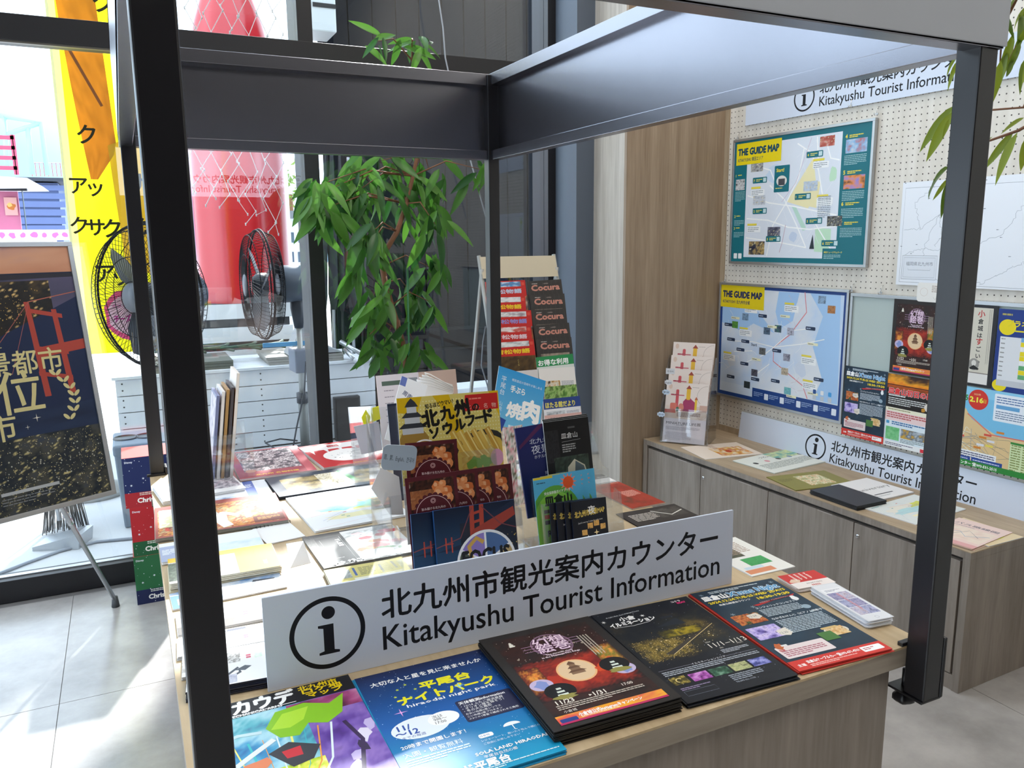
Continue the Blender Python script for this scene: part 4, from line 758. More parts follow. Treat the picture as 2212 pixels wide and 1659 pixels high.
def a_mara(W, H):
    c = Cv(W, H, '#e6c894'); c.poly([(0, H*.86), (W*.3, H*.72), (W*.36, H*.60), (W*.62, H*.44), (W*.9, H*.46), (W, H*.5), (W, H), (0, H)], '#7cc4ea'); c.line([(W*.32, H*.66), (W*.55, H*.45), (W*.9, H*.46), (W, H*.55)], 5, '#e08070')
    c.rect(0, H*.88, W, H*.12, '#8fd0f0'); c.text('のお知らせ', 6, H-24, 17, '#3a5a70'); c.text('マラソン2025', 0, H-52, 28, '#2f9048', bold=.05, w_=130, out=('#f8f4c0', 1.6)); c.rect(0, H-68, 104, 12, '#f4d8d8'); c.text('8:15〜16:00', 6, H-67, 12, '#c83858', bold=.02)
    c.ell(170, H-44, 38, 38, '#d8382c'); c.text('2.16', 138, H-54, 26, '#f8f050', bold=.05, w_=50); c.text('日', 190, H-52, 15, '#f8f050'); c.text('2025年', 152, H-28, 9, '#f8e0a0')
    c.rrect(230, H-110, W-240, 100, 4, '#eef4fc'); c.rows(238, H-24, W-260, 3, 9, '#4870a8', .4); c.rrect(238, H-64, 84, 14, 2, '#68a8d8'); c.rows(238, H-76, W-260, 4, 8, '#607898', .4)
    rr = random.Random(9)
    for k in range(10): c.line([(W*.02+W*.6*rr.random(), H*(.12+.4*rr.random())) for _ in range(3)], 2.4, ('#f4f0e0', '#b8b0a8', '#f4f0e0')[k % 3])
    for k in range(5): c.line([(W*rr.random(), H*(.14+.3*rr.random())) for _ in range(4)], 1.2, '#8a8478')
    for k in range(14): c.rrect(W*rr.random()*.6, H*(.15+.55*rr.random()), 28, 8, 1, ('#f0dc60', '#d85848', '#e8e8f0', '#d88838')[k % 4])
    c.rect(0, H*.10, 92, 34, '#f0d828'); c.rows(5, H*.10+24, 80, 3, 8, '#86761c', .5); c.rect(96, H*.10, 160, 30, '#f4f6fa'); c.rows(100, H*.10+20, 150, 3, 8, '#557', .5); c.rect(0, H*.055, 36, 16, '#d83030'); c.rect(42, H*.05, 118, 20, '#2c4c9c'); c.rect(164, H*.05, 116, 22, '#2c4c9c'); c.rows(60, H*.085, 90, 2, 7, '#d8e0f4'); c.rows(170, H*.085, 100, 2, 7, '#d8e0f4')
    c.rect(W*.72, H*.05, W*.28, H*.36, '#d8e8b8'); c.rect(W*.72, H*.39, W*.28, 8, '#3a8a3c'); [c.rows(W*.73+k*40, H*.37, 34, 11, 9, '#8a9a58', .5) for k in range(3)]
    c.rect(0, 0, W, 22, '#2f8a3a'); c.text('州マラソンコールセンター ☎093-531-2515', 2, 5, 14, '#ffffff', bold=.03, w_=W*.62)
    return c
def a_mini(W, H, sc=True):
    c = Cv(W, H, '#ecdfd8'); c.rect(0, 0, W, H*.42, '#e2dae0'); g = H*.55; k = 1.28
    c.pal(0, H*.40, W, H*.22, ['#e8d8cc', '#d8c0b0', '#ecdfd6', '#c8a8a0'], 5, 101, 12, 6, contrast=.9); c.ring(W*.98, H*.80, 50, 1.4, '#a89890', a0=90, a1=230); c.ell(W*.10, H*.93, 9, 13, '#dfc4b4'); c.rows(W*.62, H*.93, W*.26, 1, 4, '#a89a94')
    c.rrect(W*.24, g, 15, 78*k, 6, '#cf5860'); c.rect(W*.12, g+54*k, W*.32, 5, '#c86070'); c.rows(W*.12, g+56*k, W*.32, 1, 9, '#a84858'); c.poly([(W*.42, g-6), (W*.42, g+32*k), (W*.48, g+44*k), (W*.55, g+54*k), (W*.62, g+42*k), (W*.70, g+32*k), (W*.70, g-6)], '#a83c66'); c.rrect(W*.49, g+40*k, 20, 44*k, 6, '#e8b838'); c.poly([(W*.47, g+82*k), (W*.54, g+97*k), (W*.61, g+82*k)], '#a04838'); c.rect(W*.70, g-8, 11, 50*k, '#e8c040'); c.poly([(W*.69, g+42*k), (W*.725, g+54*k), (W*.77, g+42*k)], '#b86040')
    c.rrect(W*.12, g-4, W*.16, 36, 8, '#d87868'); c.ell(W*.38, g+12, 14, 20, '#d88878'); c.ell(W*.30, g+2, 8, 12, '#4a6a50'); c.rect(0, g-18, W*.26, 17, '#c85848'); c.ring(W*.88, g-18, 24, 1, '#a88880'); c.rect(W*.82, g-4, W*.18, 32, '#cda898')
    c.rows(W*.30, g-16, W*.55, 4, 6, '#6a4a44', .5); c.text('MINIATURE LIFE展', W*.06, H*.30, 18, '#3a3440', bold=.006, w_=W*.82); c.rows(W*.30, H*.285, W*.3, 1, 4, '#889'); c.rows(W*.06, H*.25, W*.8, 3, 6, '#a8a0ac'); c.rows(W*.06, H*.16, W*.62, 8, 5, '#b8b0bc')
    return c
# ================================================================== LEAFLETS ON THE DISPLAY TABLE
def paper(h, r=.5): return mat('paper_'+h.strip('#'), h, r)
def edgeq(p, q, W, H, corner='TL', zt=T):
    """frame from the top edge seen through pixels p->q, sheet W x H mm, pinned at the named corner"""
    a, b = pz(p, zt), pz(q, zt); u = (b-a).normalized(); v = Vector((-u.y, u.x, 0)); at = a if corner[1] == 'L' else b
    O = at-(u*W/1000 if corner[1] == 'R' else u*0)-(v*H/1000 if corner[0] == 'T' else v*0); return frame(O, u, v)
def edge_stack(nm, lab, p, q, W, H, corner, art, n, th, **kw):
    M = edgeq(p, q, W, H, corner, T+n*th); return place_stack(nm, lab, 'leaflet', M @ Matrix.Translation((0, 0, -n*th)), W, H, art(W, H), n, th, **kw)
edge_stack('flyer_stack', 'pile of bright green and purple comic-style flyers with black title band', (497, 1520), (752, 1457), 210, 297, 'TR', a_manga, 4, .0012, paper=paper('#2a2733'))
edge_stack('flyer_stack', 'pile of blue starry night-park flyers with yellow lettering', (762, 1468), (1037, 1402), 212, 297, 'TR', a_hirao, 5, .0011, paper=paper('#1a8fc0'), jit=3)
tstack('flyer_stack', 'thick pile of black-bordered flyers with a red room, round moon and castle silhouette', 'leaflet', (1034, 1383), (1270, 1331), (1205, 1580), a_genso, 12, .0018, paper=paper('#1f1d1c'), jit=2.5)
tstack('flyer_stack', 'pile of dark night-illumination flyers with white script title', 'leaflet', (1276, 1330), (1482, 1288), (1490, 1519), a_kokura, 7, .0012, paper=paper('#121722'), jit=3.5)
tstack('flyer_stack', 'pile of dark blue Christmas night flyers with red bottom band on the table', 'leaflet', (1490, 1283), (1666, 1249), (1728, 1451), a_xmas, 5, .0011, paper=paper('#c8352c'), jit=3)
def a_redcard(W, H):
    c = Cv(W, H, '#f2e8e4'); c.rect(0, H*.38, W, H*.62, '#cf3430'); c.blob(W*.2, H*.5, 12, '#e8c8b0', ry=8)
    for k in range(4): c.rows(W*(.25+.13*k), H*.9, 5, 7, 4, '#f8e8e0', .6)
    c.text('KITAKYUSHU', W*.36, H*.2, 7, '#6a5048', w_=W*.4); c.text('PRESS', W*.42, H*.05, 8, '#c03838', bold=.03); return c
tstack('card_stack', 'small pile of red and white rounded cards at the right edge of the table', 'card', (1679, 1245), (1758, 1231), (1722, 1273), a_redcard, 6, .0014, rad=.006, paper=paper('#ece4e0'))
def a_phone(W, H):
    c = Cv(W, H, '#d9dae0'); c.rrect(2, 2, W-4, H-4, 8, '#e6e7ec'); c.rect(W*.10, H*.15, W*.8, H*.72, '#f0f0f4'); c.rows(W*.2, H*.82, W*.6, 2, 4, '#99a')
    for k, (x, y) in enumerate(((.1, .56), (.5, .56), (.1, .36), (.5, .36), (.1, .16), (.5, .16))): c.pal(W*x, H*y, W*.39, H*.19, (['#4a5080', '#b0a8c8', '#6870a0'], ['#8088b8', '#d0c8d8', '#a08898'], ['#5868a0', '#b8b8d8', '#404870'])[k % 3], 4, 110+k, 8, 6)
    c.rows(W*.42, H*.7, 5, 14, 5, '#d08890', .7); c.ring(W*.5, H*.07, 4, .5, '#99a'); return c
tstack('leaflet_stack', 'pile of narrow leaflets printed like a white telephone at the right table edge', 'leaflet', (1750, 1267), (1802, 1258), (1886, 1341), a_phone, 9, .0016, rad=.008, paper=paper('#eef0f6'), jit=2.5)
def a_green(W, H):
    c = Cv(W, H, '#eceae4'); c.rect(W*.02, H*.9, W*.2, 8, '#d04030'); c.pal(W*.03, H*.48, W*.5, H*.22, ['#2a3038', '#60604a', '#202830'], 5, 111, 12, 8); c.pal(W*.30, H*.22, W*.5, H*.2, ['#2f8a48', '#4aa860', '#3a9a50'], 5, 112, 12, 8); c.rows(W*.1, H*.85, W*.7, 9, 7, '#a89080'); c.rect(W*.03, H*.04, W*.6, H*.1, '#e09068'); c.rect(W*.1, H*.15, W*.4, H*.06, '#c8dce8'); return c
tstack('flyer_stack', 'flyer with a green map panel half behind the right end of the table sign', 'leaflet', (1500, 1178), (1588, 1160), (1604, 1250), a_green, 2, .001)
def a_darkleaf(W, H):
    c = Cv(W, H, '#35302f'); c.rows(W*.1, H*.7, W*.5, 6, 8, '#c8c0b8'); c.text('観光', W*.5, H*.7, 14, '#e8e4e0'); c.pal(W*.5, H*.3, W*.45, H*.55, ['#2a2826', '#54504c', '#24201f'], 5, 113, 12, 10); c.line([(W*.5, H*.8), (W*.7, H*.4), (W*.95, H*.6)], 4, '#d8d4cc'); return c
tstack('leaflet_stack', 'dark charcoal leaflet behind the right end of the table sign', 'leaflet', (1330, 1110), (1456, 1088), (1378, 1140), a_darkleaf, 3, .001, paper=paper('#2d2a2a'))
def a_redleaf(W, H):
    c = Cv(W, H, '#9c3426'); c.pal(0, 0, W, H, ['#8a2c22', '#a83a28', '#94301f', '#5a3a28'], 5, 114, 14, 10); c.rows(W*.45, H*.6, W*.45, 9, 5, '#e8a898'); c.line([(4, H-6), (W-6, H-8)], 2, '#d8b8a0'); return c
tstack('leaflet_stack', 'rust red leaflet at the right edge behind the clear brochure holders', 'leaflet', (1268, 1052), (1336, 1040), (1330, 1106), a_redleaf, 3, .001, paper=paper('#c8b0a0'))
def a_bw(W, H): c = Cv(W, H, '#e8e4e2'); c.rect(0, H*.5, W, H*.5, '#2a2a30'); c.text('BOOK', W*.5, H*.6, 12, '#fff'); return c
tstack('leaflet_stack', 'black and white leaflet at the far right corner of the table', 'leaflet', (1262, 1030), (1300, 1024), (1290, 1045), a_bw, 3, .001)
tstack('magazine', 'red-bordered menu magazine with a dark photo at the far left of the table', 'magazine', (491, 979), (641, 962), (514, 1036), a_redmenu, 3, .003, paper=paper('#e8d8dc'))
tstack('magazine', 'red magazine with a white oval panel at the far side of the table', 'magazine', (643, 966), (775, 948), (684, 1013), a_redoval, 4, .003, paper=paper('#f0e4e4'))
tstack('brochure_stack', 'pile of navy brochures with a straw basket photo and green strip', 'brochure', (572, 1033), (800, 1001), (608, 1073), a_basket, 5, .0018, paper=paper('#141a2c'))
tstack('map_stack', 'pile of white town maps with turquoise bay and yellow districts', 'leaflet', (617, 1076), (804, 1046), (664, 1151), lambda W, H: a_map(W, H, seed=21), 4, .0014, rad=.004)
tstack('brochure_stack', 'pile of grey brochures with a black panel and sushi photo', 'brochure', (652, 1161), (842, 1128), (698, 1229), a_sushi, 4, .0016, paper=paper('#8a8886'))
tstack('map_stack', 'pile of mustard yellow map leaflets just behind the table sign', 'leaflet', (699, 1232), (868, 1204), (720, 1282), a_yellowmap, 5, .0018, paper=paper('#6f6a50'))
def a_bluewhite(W, H):
    c = Cv(W, H, '#eef2fa'); c.rect(W*.62, 0, W*.16, H, '#4c66b8'); c.rows(W*.64, H*.8, W*.1, 6, 6, '#e0e8f8'); c.pal(0, 0, W*.5, H*.3, ['#88a8d8', '#e0ecf8', '#4870a8'], 4, 115, 12, 6); return c
tstack('leaflet_stack', 'white leaflet with blue vertical band behind the food magazine', 'leaflet', (440, 1052), (571, 1035), (470, 1090), a_bluewhite, 3, .001)
def a_whitepic(W, H):
    c = Cv(W, H, '#f0eef0'); c.pal(W*.05, H*.1, W*.25, H*.5, ['#b05040', '#f0ece8', '#d8c8c0', '#88909c'], 6, 116, 10, 8); c.pal(W*.6, H*.2, W*.38, H*.6, ['#a898a8', '#e8e0e8', '#706878', '#f4f0f4'], 6, 117, 12, 8); c.line([(W*.6, H*.2), (W*.8, H*.7), (W*.98, H*.3)], 2, '#c8a0b0'); return c
tstack('magazine', 'white magazine with pale pictures behind the near left post, farthest in its column', 'magazine', (330, 1051), (500, 1024), (338, 1086), a_whitepic, 4, .003)
tstack('magazine', 'food magazine with big white letter M among dishes', 'magazine', (334, 1098), (594, 1064), (346, 1163), a_M, 5, .0022, paper=paper('#9a9890'))
def a_skyleaf(W, H):
    c = Cv(W, H, '#f2f6fa'); c.pal(W*.2, 0, W*.8, H*.5, ['#a8d0e8', '#e8f4fa', '#d0ecf4'], 4, 118, 14, 6, vb=.3); c.pal(W*.28, H*.15, W*.18, H*.6, ['#8890c0', '#e8ecf8', '#5060a0'], 6, 119, 8, 8); c.rect(0, 0, W*.2, H*.8, '#a8b4d4'); c.rows(W*.02, H*.6, W*.14, 5, 7, '#f0f4fa'); return c
tstack('leaflet_stack', 'pale blue and white leaflets in front of the food magazine', 'leaflet', (343, 1176), (553, 1143), (357, 1214), a_skyleaf, 6, .0012, jit=3)
def a_yellowb(W, H):
    c = Cv(W, H, '#e2bc10'); c.pal(0, 0, W*.62, H*.82, ['#f0ece4', '#d8d4cc', '#a8988c', '#f4f0ec', '#c8b0a8'], 6, 120, 24, 12); c.pal(0, H*.08, W*.18, H*.7, ['#1f2a20', '#3a4a38', '#687868'], 6, 121, 10, 10); c.text('OKINAWA', W*.78, H*.88, 10, '#6a5a10', rot=-PI/2); c.text('2024', W*.86, H*.34, 11, '#f8f0c0', bold=.02, rot=-PI/2+.02); c.rows(W*.62, H*.8, W*.1, 3, 7, '#8a7410'); return c
tstack('brochure_stack', 'blue travel leaflet peeping out behind the yellow brochures', 'brochure', (440, 1206), (583, 1178), (452, 1222), lambda W, H: a_text(W, H, '#3a8ad0', '#2f78c8', title='NA'), 3, .001, paper=paper('#c8dcf0'))
tstack('brochure_stack', 'thick pile of yellow-spined brochures with pale landscape photos', 'brochure', (362, 1208), (586, 1173), (366, 1262), a_yellowb, 7, .0028, paper=paper('#e8e0c8'), jit=2.5)
def a_bluecastle(W, H):
    c = Cv(W, H, '#c8d8ec'); c.pal(0, 0, W, H, ['#3a70b8', '#6c98d0', '#c8d8ec', '#e8ecf4', '#a8a0c0'], 4, 122, 26, 12); c.rect(0, 0, W*.12, H*.8, '#4a78bc'); c.rect(W*.05, H*.2, W*.12, H*.35, '#f0f2f6'); c.poly([(W*.66, H*.2), (W*.74, H*.85), (W*.94, H*.75), (W*.86, H*.3)], '#585c68'); c.poly([(W*.70, H*.35), (W*.76, H*.72), (W*.88, H*.66), (W*.83, H*.38)], '#c8ccd4'); c.star(W*.42, H*.5, 8, '#f4f8fc', 5, .4); return c
tstack('leaflet_stack', 'blue brochure with a pale castle drawing in front of the yellow brochures', 'brochure', (366, 1283), (603, 1237), (374, 1317), a_bluecastle, 3, .0012)
def a_wh(seed, band, strip):
    def f(W, H):
        c = Cv(W, H, '#f0f0f1'); c.pal(0, H*.2, W*.22, H*.6, ['#888', '#e4e2e0', '#b8b4b0', '#f4f4f4'], 6, seed, 10, 8); c.pal(W*.30, H*.25, W*.3, H*.5, ['#f0f0f0', '#e8e8e8', '#787470', '#f4f4f4', '#fafafa'], 7, seed+1, 18, 10, contrast=1.1)
        if band: c.rect(0, 0, W, H*.32, band); c.rows(W*.55, H*.2, W*.3, 2, 6, '#e8c8a8')
        if strip: c.rect(W*.25, H*.85, W*.45, H*.12, strip); c.rows(W*.28, H*.9, W*.38, 1, 6, '#e8ecf4')
        c.rect(W*.66, H*.45, W*.05, 5, '#d04868'); c.rect(W*.66, H*.35, W*.05, 5, '#d04868'); c.pal(W*.75, H*.3, W*.08, H*.25, ['#c8e8d0', '#f0f4f0'], 4, seed+3, 5, 5); return c
    return f
for k, (a, b, c_, band, strip, lab) in enumerate((
    ((380, 1325), (585, 1287), (388, 1372), '#6a6460', None, 'white brochure with dark brown lower band left of the table sign'),
    ((384, 1378), (590, 1341), (392, 1418), None, '#3c4258', 'white brochure with a navy heading strip left of the table sign'),
    ((394, 1418), (595, 1382), (402, 1462), None, None, 'white brochure with small red and green marks left of the table sign'))):
    tstack('brochure_stack', lab, 'brochure', a, b, c_, a_wh(130+9*k, band, strip), 4, .0016, paper=paper('#dcdcde'))
def a_whd(W, H):
    c = Cv(W, H, '#f0f1f3'); c.line([(W*.4, H*.3), (W*.6, H*.75), (W*.62, H*.5), (W*.5, H*.3)], 5, '#48505c'); c.poly([(W*.56, H*.62), (W*.68, H*.80), (W*.76, H*.72), (W*.68, H*.55)], '#505864'); c.pal(W*.42, H*.05, W*.16, H*.4, ['#8890b0', '#e8e8f0'], 5, 161, 8, 6); return c
tstack('brochure_stack', 'nearest pile of white brochures with navy edges left of the table sign', 'brochure', (404, 1450), (585, 1418), (411, 1494), a_whd, 8, .0022, paper=paper('#23283c'), jit=2)
# white folded tent card and spiral calendar
cb = MB(); p0, p1, p2 = pz((628, 1227), T), pz((671, 1216), T), pz((655, 1169), T+.035)
tb = pz((618, 1175), T)
cb.add([p0, p1, p2], [(0, 1, 2)], WHITE); cb.add([p0, p2, tb, p1], [(0, 1, 2), (1, 3, 2)], WHITE)
tcrd = cb.build('tent_card'); tag(tcrd, 'white folded paper tent card between the yellow brochures and the sushi brochures', 'card'); sm = tcrd.modifiers.new('thick', 'SOLIDIFY'); sm.thickness = .0012; sm.offset = 0
sc_ = tstack('spiral_calendar', 'blank white spiral-bound calendar page in front of the food magazine', 'calendar', (545, 1143), (624, 1127), (556, 1180), lambda W, H: Cv(W, H, '#f6f6f7'), 3, .001)
sb_ = MB()
for k in range(10): sb_.tube([Vector((.006+.009*k, .142 if False else 0, 0))+Vector((0, .004*math.cos(t), .004*math.sin(t))) for t in [q*PI/4 for q in range(9)]], .0007, DARK, 5)
sp = sb_.build('spiral_binding', sc_); wv = [c for c in sc_.children if c.name.startswith('print')][0]
hh = max(v.co.y for v in wv.data.vertices); sp.location = (.004, hh, 0)

# ================================================================== CLEAR HOLDERS AND STANDING BROCHURES
LEAN = math.radians(11)
UPL = Vector((0, math.sin(LEAN), math.cos(LEAN)))
def leanM(x, y, z, rot=0, lean=LEAN, roll=0):
    R = Matrix.Rotation(rot, 4, 'Z') @ Matrix.Rotation(PI/2-lean, 4, 'X') @ Matrix.Rotation(roll, 4, 'Z'); return Matrix.Translation((x, y, z)) @ R
def standpx(nm, lab, TLp, TRp, y, W, H, art, th=.0015, pp=None, lean=LEAN, cat='brochure', group=None, wfit=False, matte=False):
    """brochure leaning back in a holder: top edge through two pixels on the plane at depth y"""
    a, b = py(TLp, y), py(TRp, y); u = (b-a); 
    if wfit: W = u.length*1000
    u.normalize(); up = Vector((0, -math.sin(lean), -math.cos(lean)))
    v = -(up-u*up.dot(u)).normalized(); M = frame(a-v*H/1000, u, v)
    o = bpy.data.objects.new(nm, sheet_mesh(W/1000, H/1000, th, pp or WHITE)); COL.objects.link(o); o.matrix_world = M; tag(o, lab, cat, group); art(W, H).build(o, matte=matte); return o
def a_soul(W, H):
    c = Cv(W, H, '#e6d06a'); c.pal(0, 0, W, H*.42, ['#e8e8ec', '#f0f0f2', '#dcdce4'], 4, 170, 10, 8); c.rect(0, H*.40, W, H*.60, '#e2cf72')
    vs = []; fs = []
    for i in range(34):
        for j in range(22):
            x, y = 3+i*W/34, H*.42+j*H*.57/22; o = len(vs); vs += [(x-1.5, y), (x, y-1.5), (x+1.5, y), (x, y+1.5)]; fs.append((o, o+1, o+2, o+3))
    c.add(vs, fs, '#f4ecc0'); c.poly([(0, H), (W*.24, H), (W*.18, H*.88), (0, H*.90)], '#e0b80c'); c.poly([(W*.34, H), (W*.5, H), (W*.62, H*.72), (W*.50, H*.66), (W*.44, H*.88)], '#e0b80c'); c.poly([(W*.56, H*.62), (W*.72, H*.66), (W*.66, H*.52), (W*.5, H*.5)], '#e0b80c'); c.poly([(W*.9, H), (W, H), (W, H*.8)], '#e0b80c')  # deeper yellow diagonals: streaks of light and shade put into the print
    c.blob(30, H-98, 34, '#a8843c', 16, .08, ry=36); c.castle(30, H-75, 60, '#33363e', '#cdd0d6'); c.ell(52, H-122, 34, 28, '#efe6cc'); c.ring(52, H-122, 34, 3, '#ffffff'); c.blob(60, H-106, 12, '#e8b810')
    c.poly([(W*.66, H*.985), (W*.99, H*.985), (W*.99, H*.87), (W*.64, H*.87)], '#c82020')
    for k in range(4): c.text('北九名物'[k], W*(.69+.085*k), H*.885, 11, '#f4c8b8', 'c')
    c.rows(W*.70, H*.95, W*.2, 1, 6, '#f08878')
    c.text('知るほどウマい！', 60, H-26, 11, '#1c1a14', bold=.03, rot=.12, w_=62)
    for ch, x, dd, s_ in (('北', 70, 46, 38), ('九', 107, 38, 31), ('州', 141, 30, 37), ('の', 172, 31, 18)): c.text(ch, x, H-dd-s_*.38, s_, '#14120e', 'c', bold=.05, rot=.1)
    for ch, x, dd, s_ in (('ソ', 76, 77, 26), ('ウ', 106, 70, 27), ('ル', 134, 64, 27), ('フ', 158, 58, 27), ('ー', 179, 54, 24), ('ド', 200, 51, 32)): c.text(ch, x, H-dd-s_*.38, s_, '#14120e', 'c', bold=.06, rot=.1)
    c.ell(185, H-140, 74, 60, '#2a2a28'); c.ell(183, H-142, 64, 51, '#dcb850')
    rr = random.Random(8)
    for k in range(6):
        x = W*(.60+.07*k); c.line([(x-22, H-76-3*k % 7), (x-2, H-120), (x+22, H-150)], 13, ('#d8ac48', '#e4bc58', '#cc9c3c')[k % 3]); c.line([(x-20, H-78), (x, H-119), (x+24, H-149)], 3, '#f2dc8c')
    c.pal(W*.58, H-168, W*.34, 34, ['#e0b850', '#c89c38', '#f0d478'], 6, 171, 12, 8)
    for k in range(8): c.blob(150+6*k, H-152+4*(k % 3), 9, '#6a9a28', seed=k)
    c.ell(212, H-142, 15, 18, '#dca0c0'); c.text('5G', W*.54, H*.30, 10, '#222'); return c
def a_maroon(W, H):
    c = Cv(W, H, '#571a24'); c.pal(7, H-92, W-14, 84, ['#120c0c', '#241412', '#4a2418', '#1c100e', '#7a4428', '#e8e0d8'], 6, 172, 18, 16, contrast=1.1); c.pal(8, H-60, W*.46, 34, ['#7a4428', '#b06a3c', '#8a5030', '#c88858'], 6, 173, 12, 8)
    for x, y, r, q in ((64, 22, 9, 0), (76, 20, 8, 1), (84, 34, 11, 2), (68, 36, 12, 1), (80, 48, 12, 0), (66, 50, 10, 2), (90, 46, 8, 1)): c.blob(W*x/108, H-y, r, ('#d8763a', '#e8935a', '#cc6a34')[q], 10, .12, ry=r*1.1, seed=x); c.blob(W*x/108-2, H-y+3, r*.45, '#f0b080', 8, .2, seed=x+1)
    cy0 = H-74; R0 = W*.36
    for k in range(22): t = 2*PI*k/22; c.ell(W*.5+R0*math.cos(t), cy0+R0*math.sin(t), 5, 5, '#571a24', 8); c.L -= 1
    c.L += 1; c.ell(W*.5, cy0, R0+1, R0+1, '#571a24', 36); c.ring(W*.5, cy0, R0-1, 1.0, '#e8c8c8'); c.ring(W*.5, cy0+26, 5, .8, '#e8c0c0'); c.ring(W*.5, cy0+26, 3, .8, '#e8c0c0')
    c.text('旨み届ける北九州の', W*.5, cy0+10, 5.4, '#f0d8d8', 'c', bold=.01); c.text('美味しい便り', W*.5, cy0+2, 5.4, '#f0d8d8', 'c', bold=.01); return c
def a_focus(W, H):
    c = Cv(W, H, '#14243c'); c.grad(0, H*.3, W, H*.7, '#204a70', '#0c1830'); c.poly([(0, H*.62), (W*.30, H*.66), (W*.7, H*.9), (W*.99, H), (W, H*.6)], '#182640'); c.pal(W*.30, H*.45, W*.7, H*.4, ['#141c2c', '#1c2434', '#2c2c34'], 4, 174, 12, 8)
    r = '#b04434'; c.line([(W*.44, H*.62), (W*.46, H)], 9, r); c.line([(W*.56, H*.62), (W*.58, H)], 9, r)
    for k in range(4): c.line([(W*.44, H*(.68+.08*k)), (W*.58, H*(.70+.08*k))], 5, r)
    c.poly([(W*.36, H*.64), (W*.46, H*.78), (W*.98, H*.94), (W, H*.86), (W*.6, H*.70)], '#9c3c30'); c.line([(0, H*.66), (W*.3, H*.72), (W*.46, H*.98)], 2, '#7a4048'); c.line([(W*.58, H*.98), (W*.8, H*.8), (W, H*.74)], 2, '#7a4048')
    for x in (.12, .19): c.line([(W*x, H*.60), (W*x, H*.74)], 2.6, r)
    c.line([(W*.10, H*.68), (W*.21, H*.68)], 2, r); c.dots(W*.6, H*.5, W*.4, H*.2, 30, 1.2, '#d8b868', 3)
    cx0, cy0, R_ = W*.60, H-110, 56; c.ell(cx0, cy0, R_+5, R_+5, '#e8eaee', 40); c.ell(cx0, cy0, R_, R_, '#b8bcd0', 40)
    for k, col in enumerate(('#8a78c0', '#4a5548', '#d89838', '#38404c', '#b8a070', '#486898')):
        a = PI*2*k/6+PI/2; c.poly([(cx0, cy0)]+[(cx0+R_*math.cos(a+j*PI/15), cy0+R_*math.sin(a+j*PI/15)) for j in range(6)], col)
    for k in range(6): a = PI*2*k/6+PI/2; c.line([(cx0, cy0), (cx0+R_*math.cos(a), cy0+R_*math.sin(a))], 4, '#e8eaee')
    c.line([(cx0-30, cy0+10), (cx0-34, cy0+34), (cx0-18, cy0+48), (cx0-4, cy0+38)], 8, '#c8a050'); c.text('FOCUS', cx0, H-112, 40, '#16181c', 'c', bold=.04, w_=96); return c
# --- large clear holder
HX0, HX1 = -.752, -.500
def holder(nm, lab, x0, x1, tiers, deep):
    r_ = empty(nm, ((x0+x1)/2, tiers[0][0], T)); tag(r_, lab, 'brochure holder'); ox, oy = (x0+x1)/2, tiers[0][0]
    for (y, zb, hf) in tiers:                     # front lip of each pocket
        b = MB(); M = leanM(x0-ox, y-oy-.004, zb); b.box(0, x1-x0, 0, hf, -.0025, 0, ACRY); b.build('pocket_front', r_, M)
    b = MB(); M = leanM(x0-ox, tiers[-1][0]+.035-oy, tiers[-1][1]); b.box(0, x1-x0, 0, tiers[-1][2]+.10, -.0025, 0, ACRY); b.build('back_panel', r_, M)
    pts = [(tiers[0][0]-.004-oy, 0)]
    for (y, zb, hf) in tiers: pts += [(y-.006-oy+0, zb), (y-.006-oy+hf*math.sin(LEAN), zb+hf*.95), (y+.02-oy+hf*math.sin(LEAN), zb+hf*1.0)]
    yl = tiers[-1][0]+.04-oy; pts += [(yl+.05, tiers[-1][1]+tiers[-1][2]+.08), (yl+.03, 0)]
    for x in (x0, x1-.0025):
        b = MB(); b.prism(pts, x-ox, x-ox+.0025, ACRY, Matrix(((0, 0, 1, 0), (1, 0, 0, 0), (0, 1, 0, 0), (0, 0, 0, 1)))); b.build('side_panel', r_)
    B('base_plate', r_, ACRY, x0-ox, x1-ox, -.004, yl+.03, 0.0005, .003)
    return r_
holder('brochure_holder', 'large clear acrylic tiered holder with the yellow soul food leaflet', -.752, -.500, [(.50, .012, .145), (.565, .10, .10), (.63, .16, .09)], .2)
standpx('brochure', 'square yellow and white leaflet with black brush lettering, castle and noodle bowl', (856, 861), (1075, 843), .70, 226, 297, a_soul)
standpx('brochure', 'small maroon booklet with grilled meat photo standing alone above the row of four', (875, 958), (986, 948), .62, 108, 190, a_maroon, pp=paper('#571a24'))
for k, (x, lab) in enumerate(((1060, 'fourth from the left'), (1022, 'third from the left'), (983, 'second from the left'), (874, 'leftmost and fully visible'))):
    a = (x, 1034-(x-874)*.143); b = (a[0]+109-(12 if k < 3 else 0)*0, a[1]-15.5)
    if k < 3: b = (min(b[0], 1107+0*k), 1002)
    y_ = .552-.006*k
    o = standpx('brochure', 'maroon booklet with grilled meat photo in the row of four, '+lab, (a[0]-(60 if k < 3 else 0), a[1]+(8 if k < 3 else 0)), (a[0]+47 if k < 3 else a[0]+109, a[1]-7 if k < 3 else a[1]-15.5), y_+.0, 102, 190, a_maroon, pp=paper('#571a24'), group='maroon booklets in the middle tier')
standpx('brochure', 'night bridge booklet behind its copy at the left of the front pocket', (887, 1112), (1065, 1087), .512, 182, 205, a_focus, pp=paper('#1a4a80'), th=.004, group='night bridge booklets')
standpx('brochure', 'night bridge booklet in front, with a round picture wheel above the word FOCUS', (936, 1104), (1099, 1080), .502, 165, 205, a_focus, pp=paper('#1a4a80'), th=.006, group='night bridge booklets')
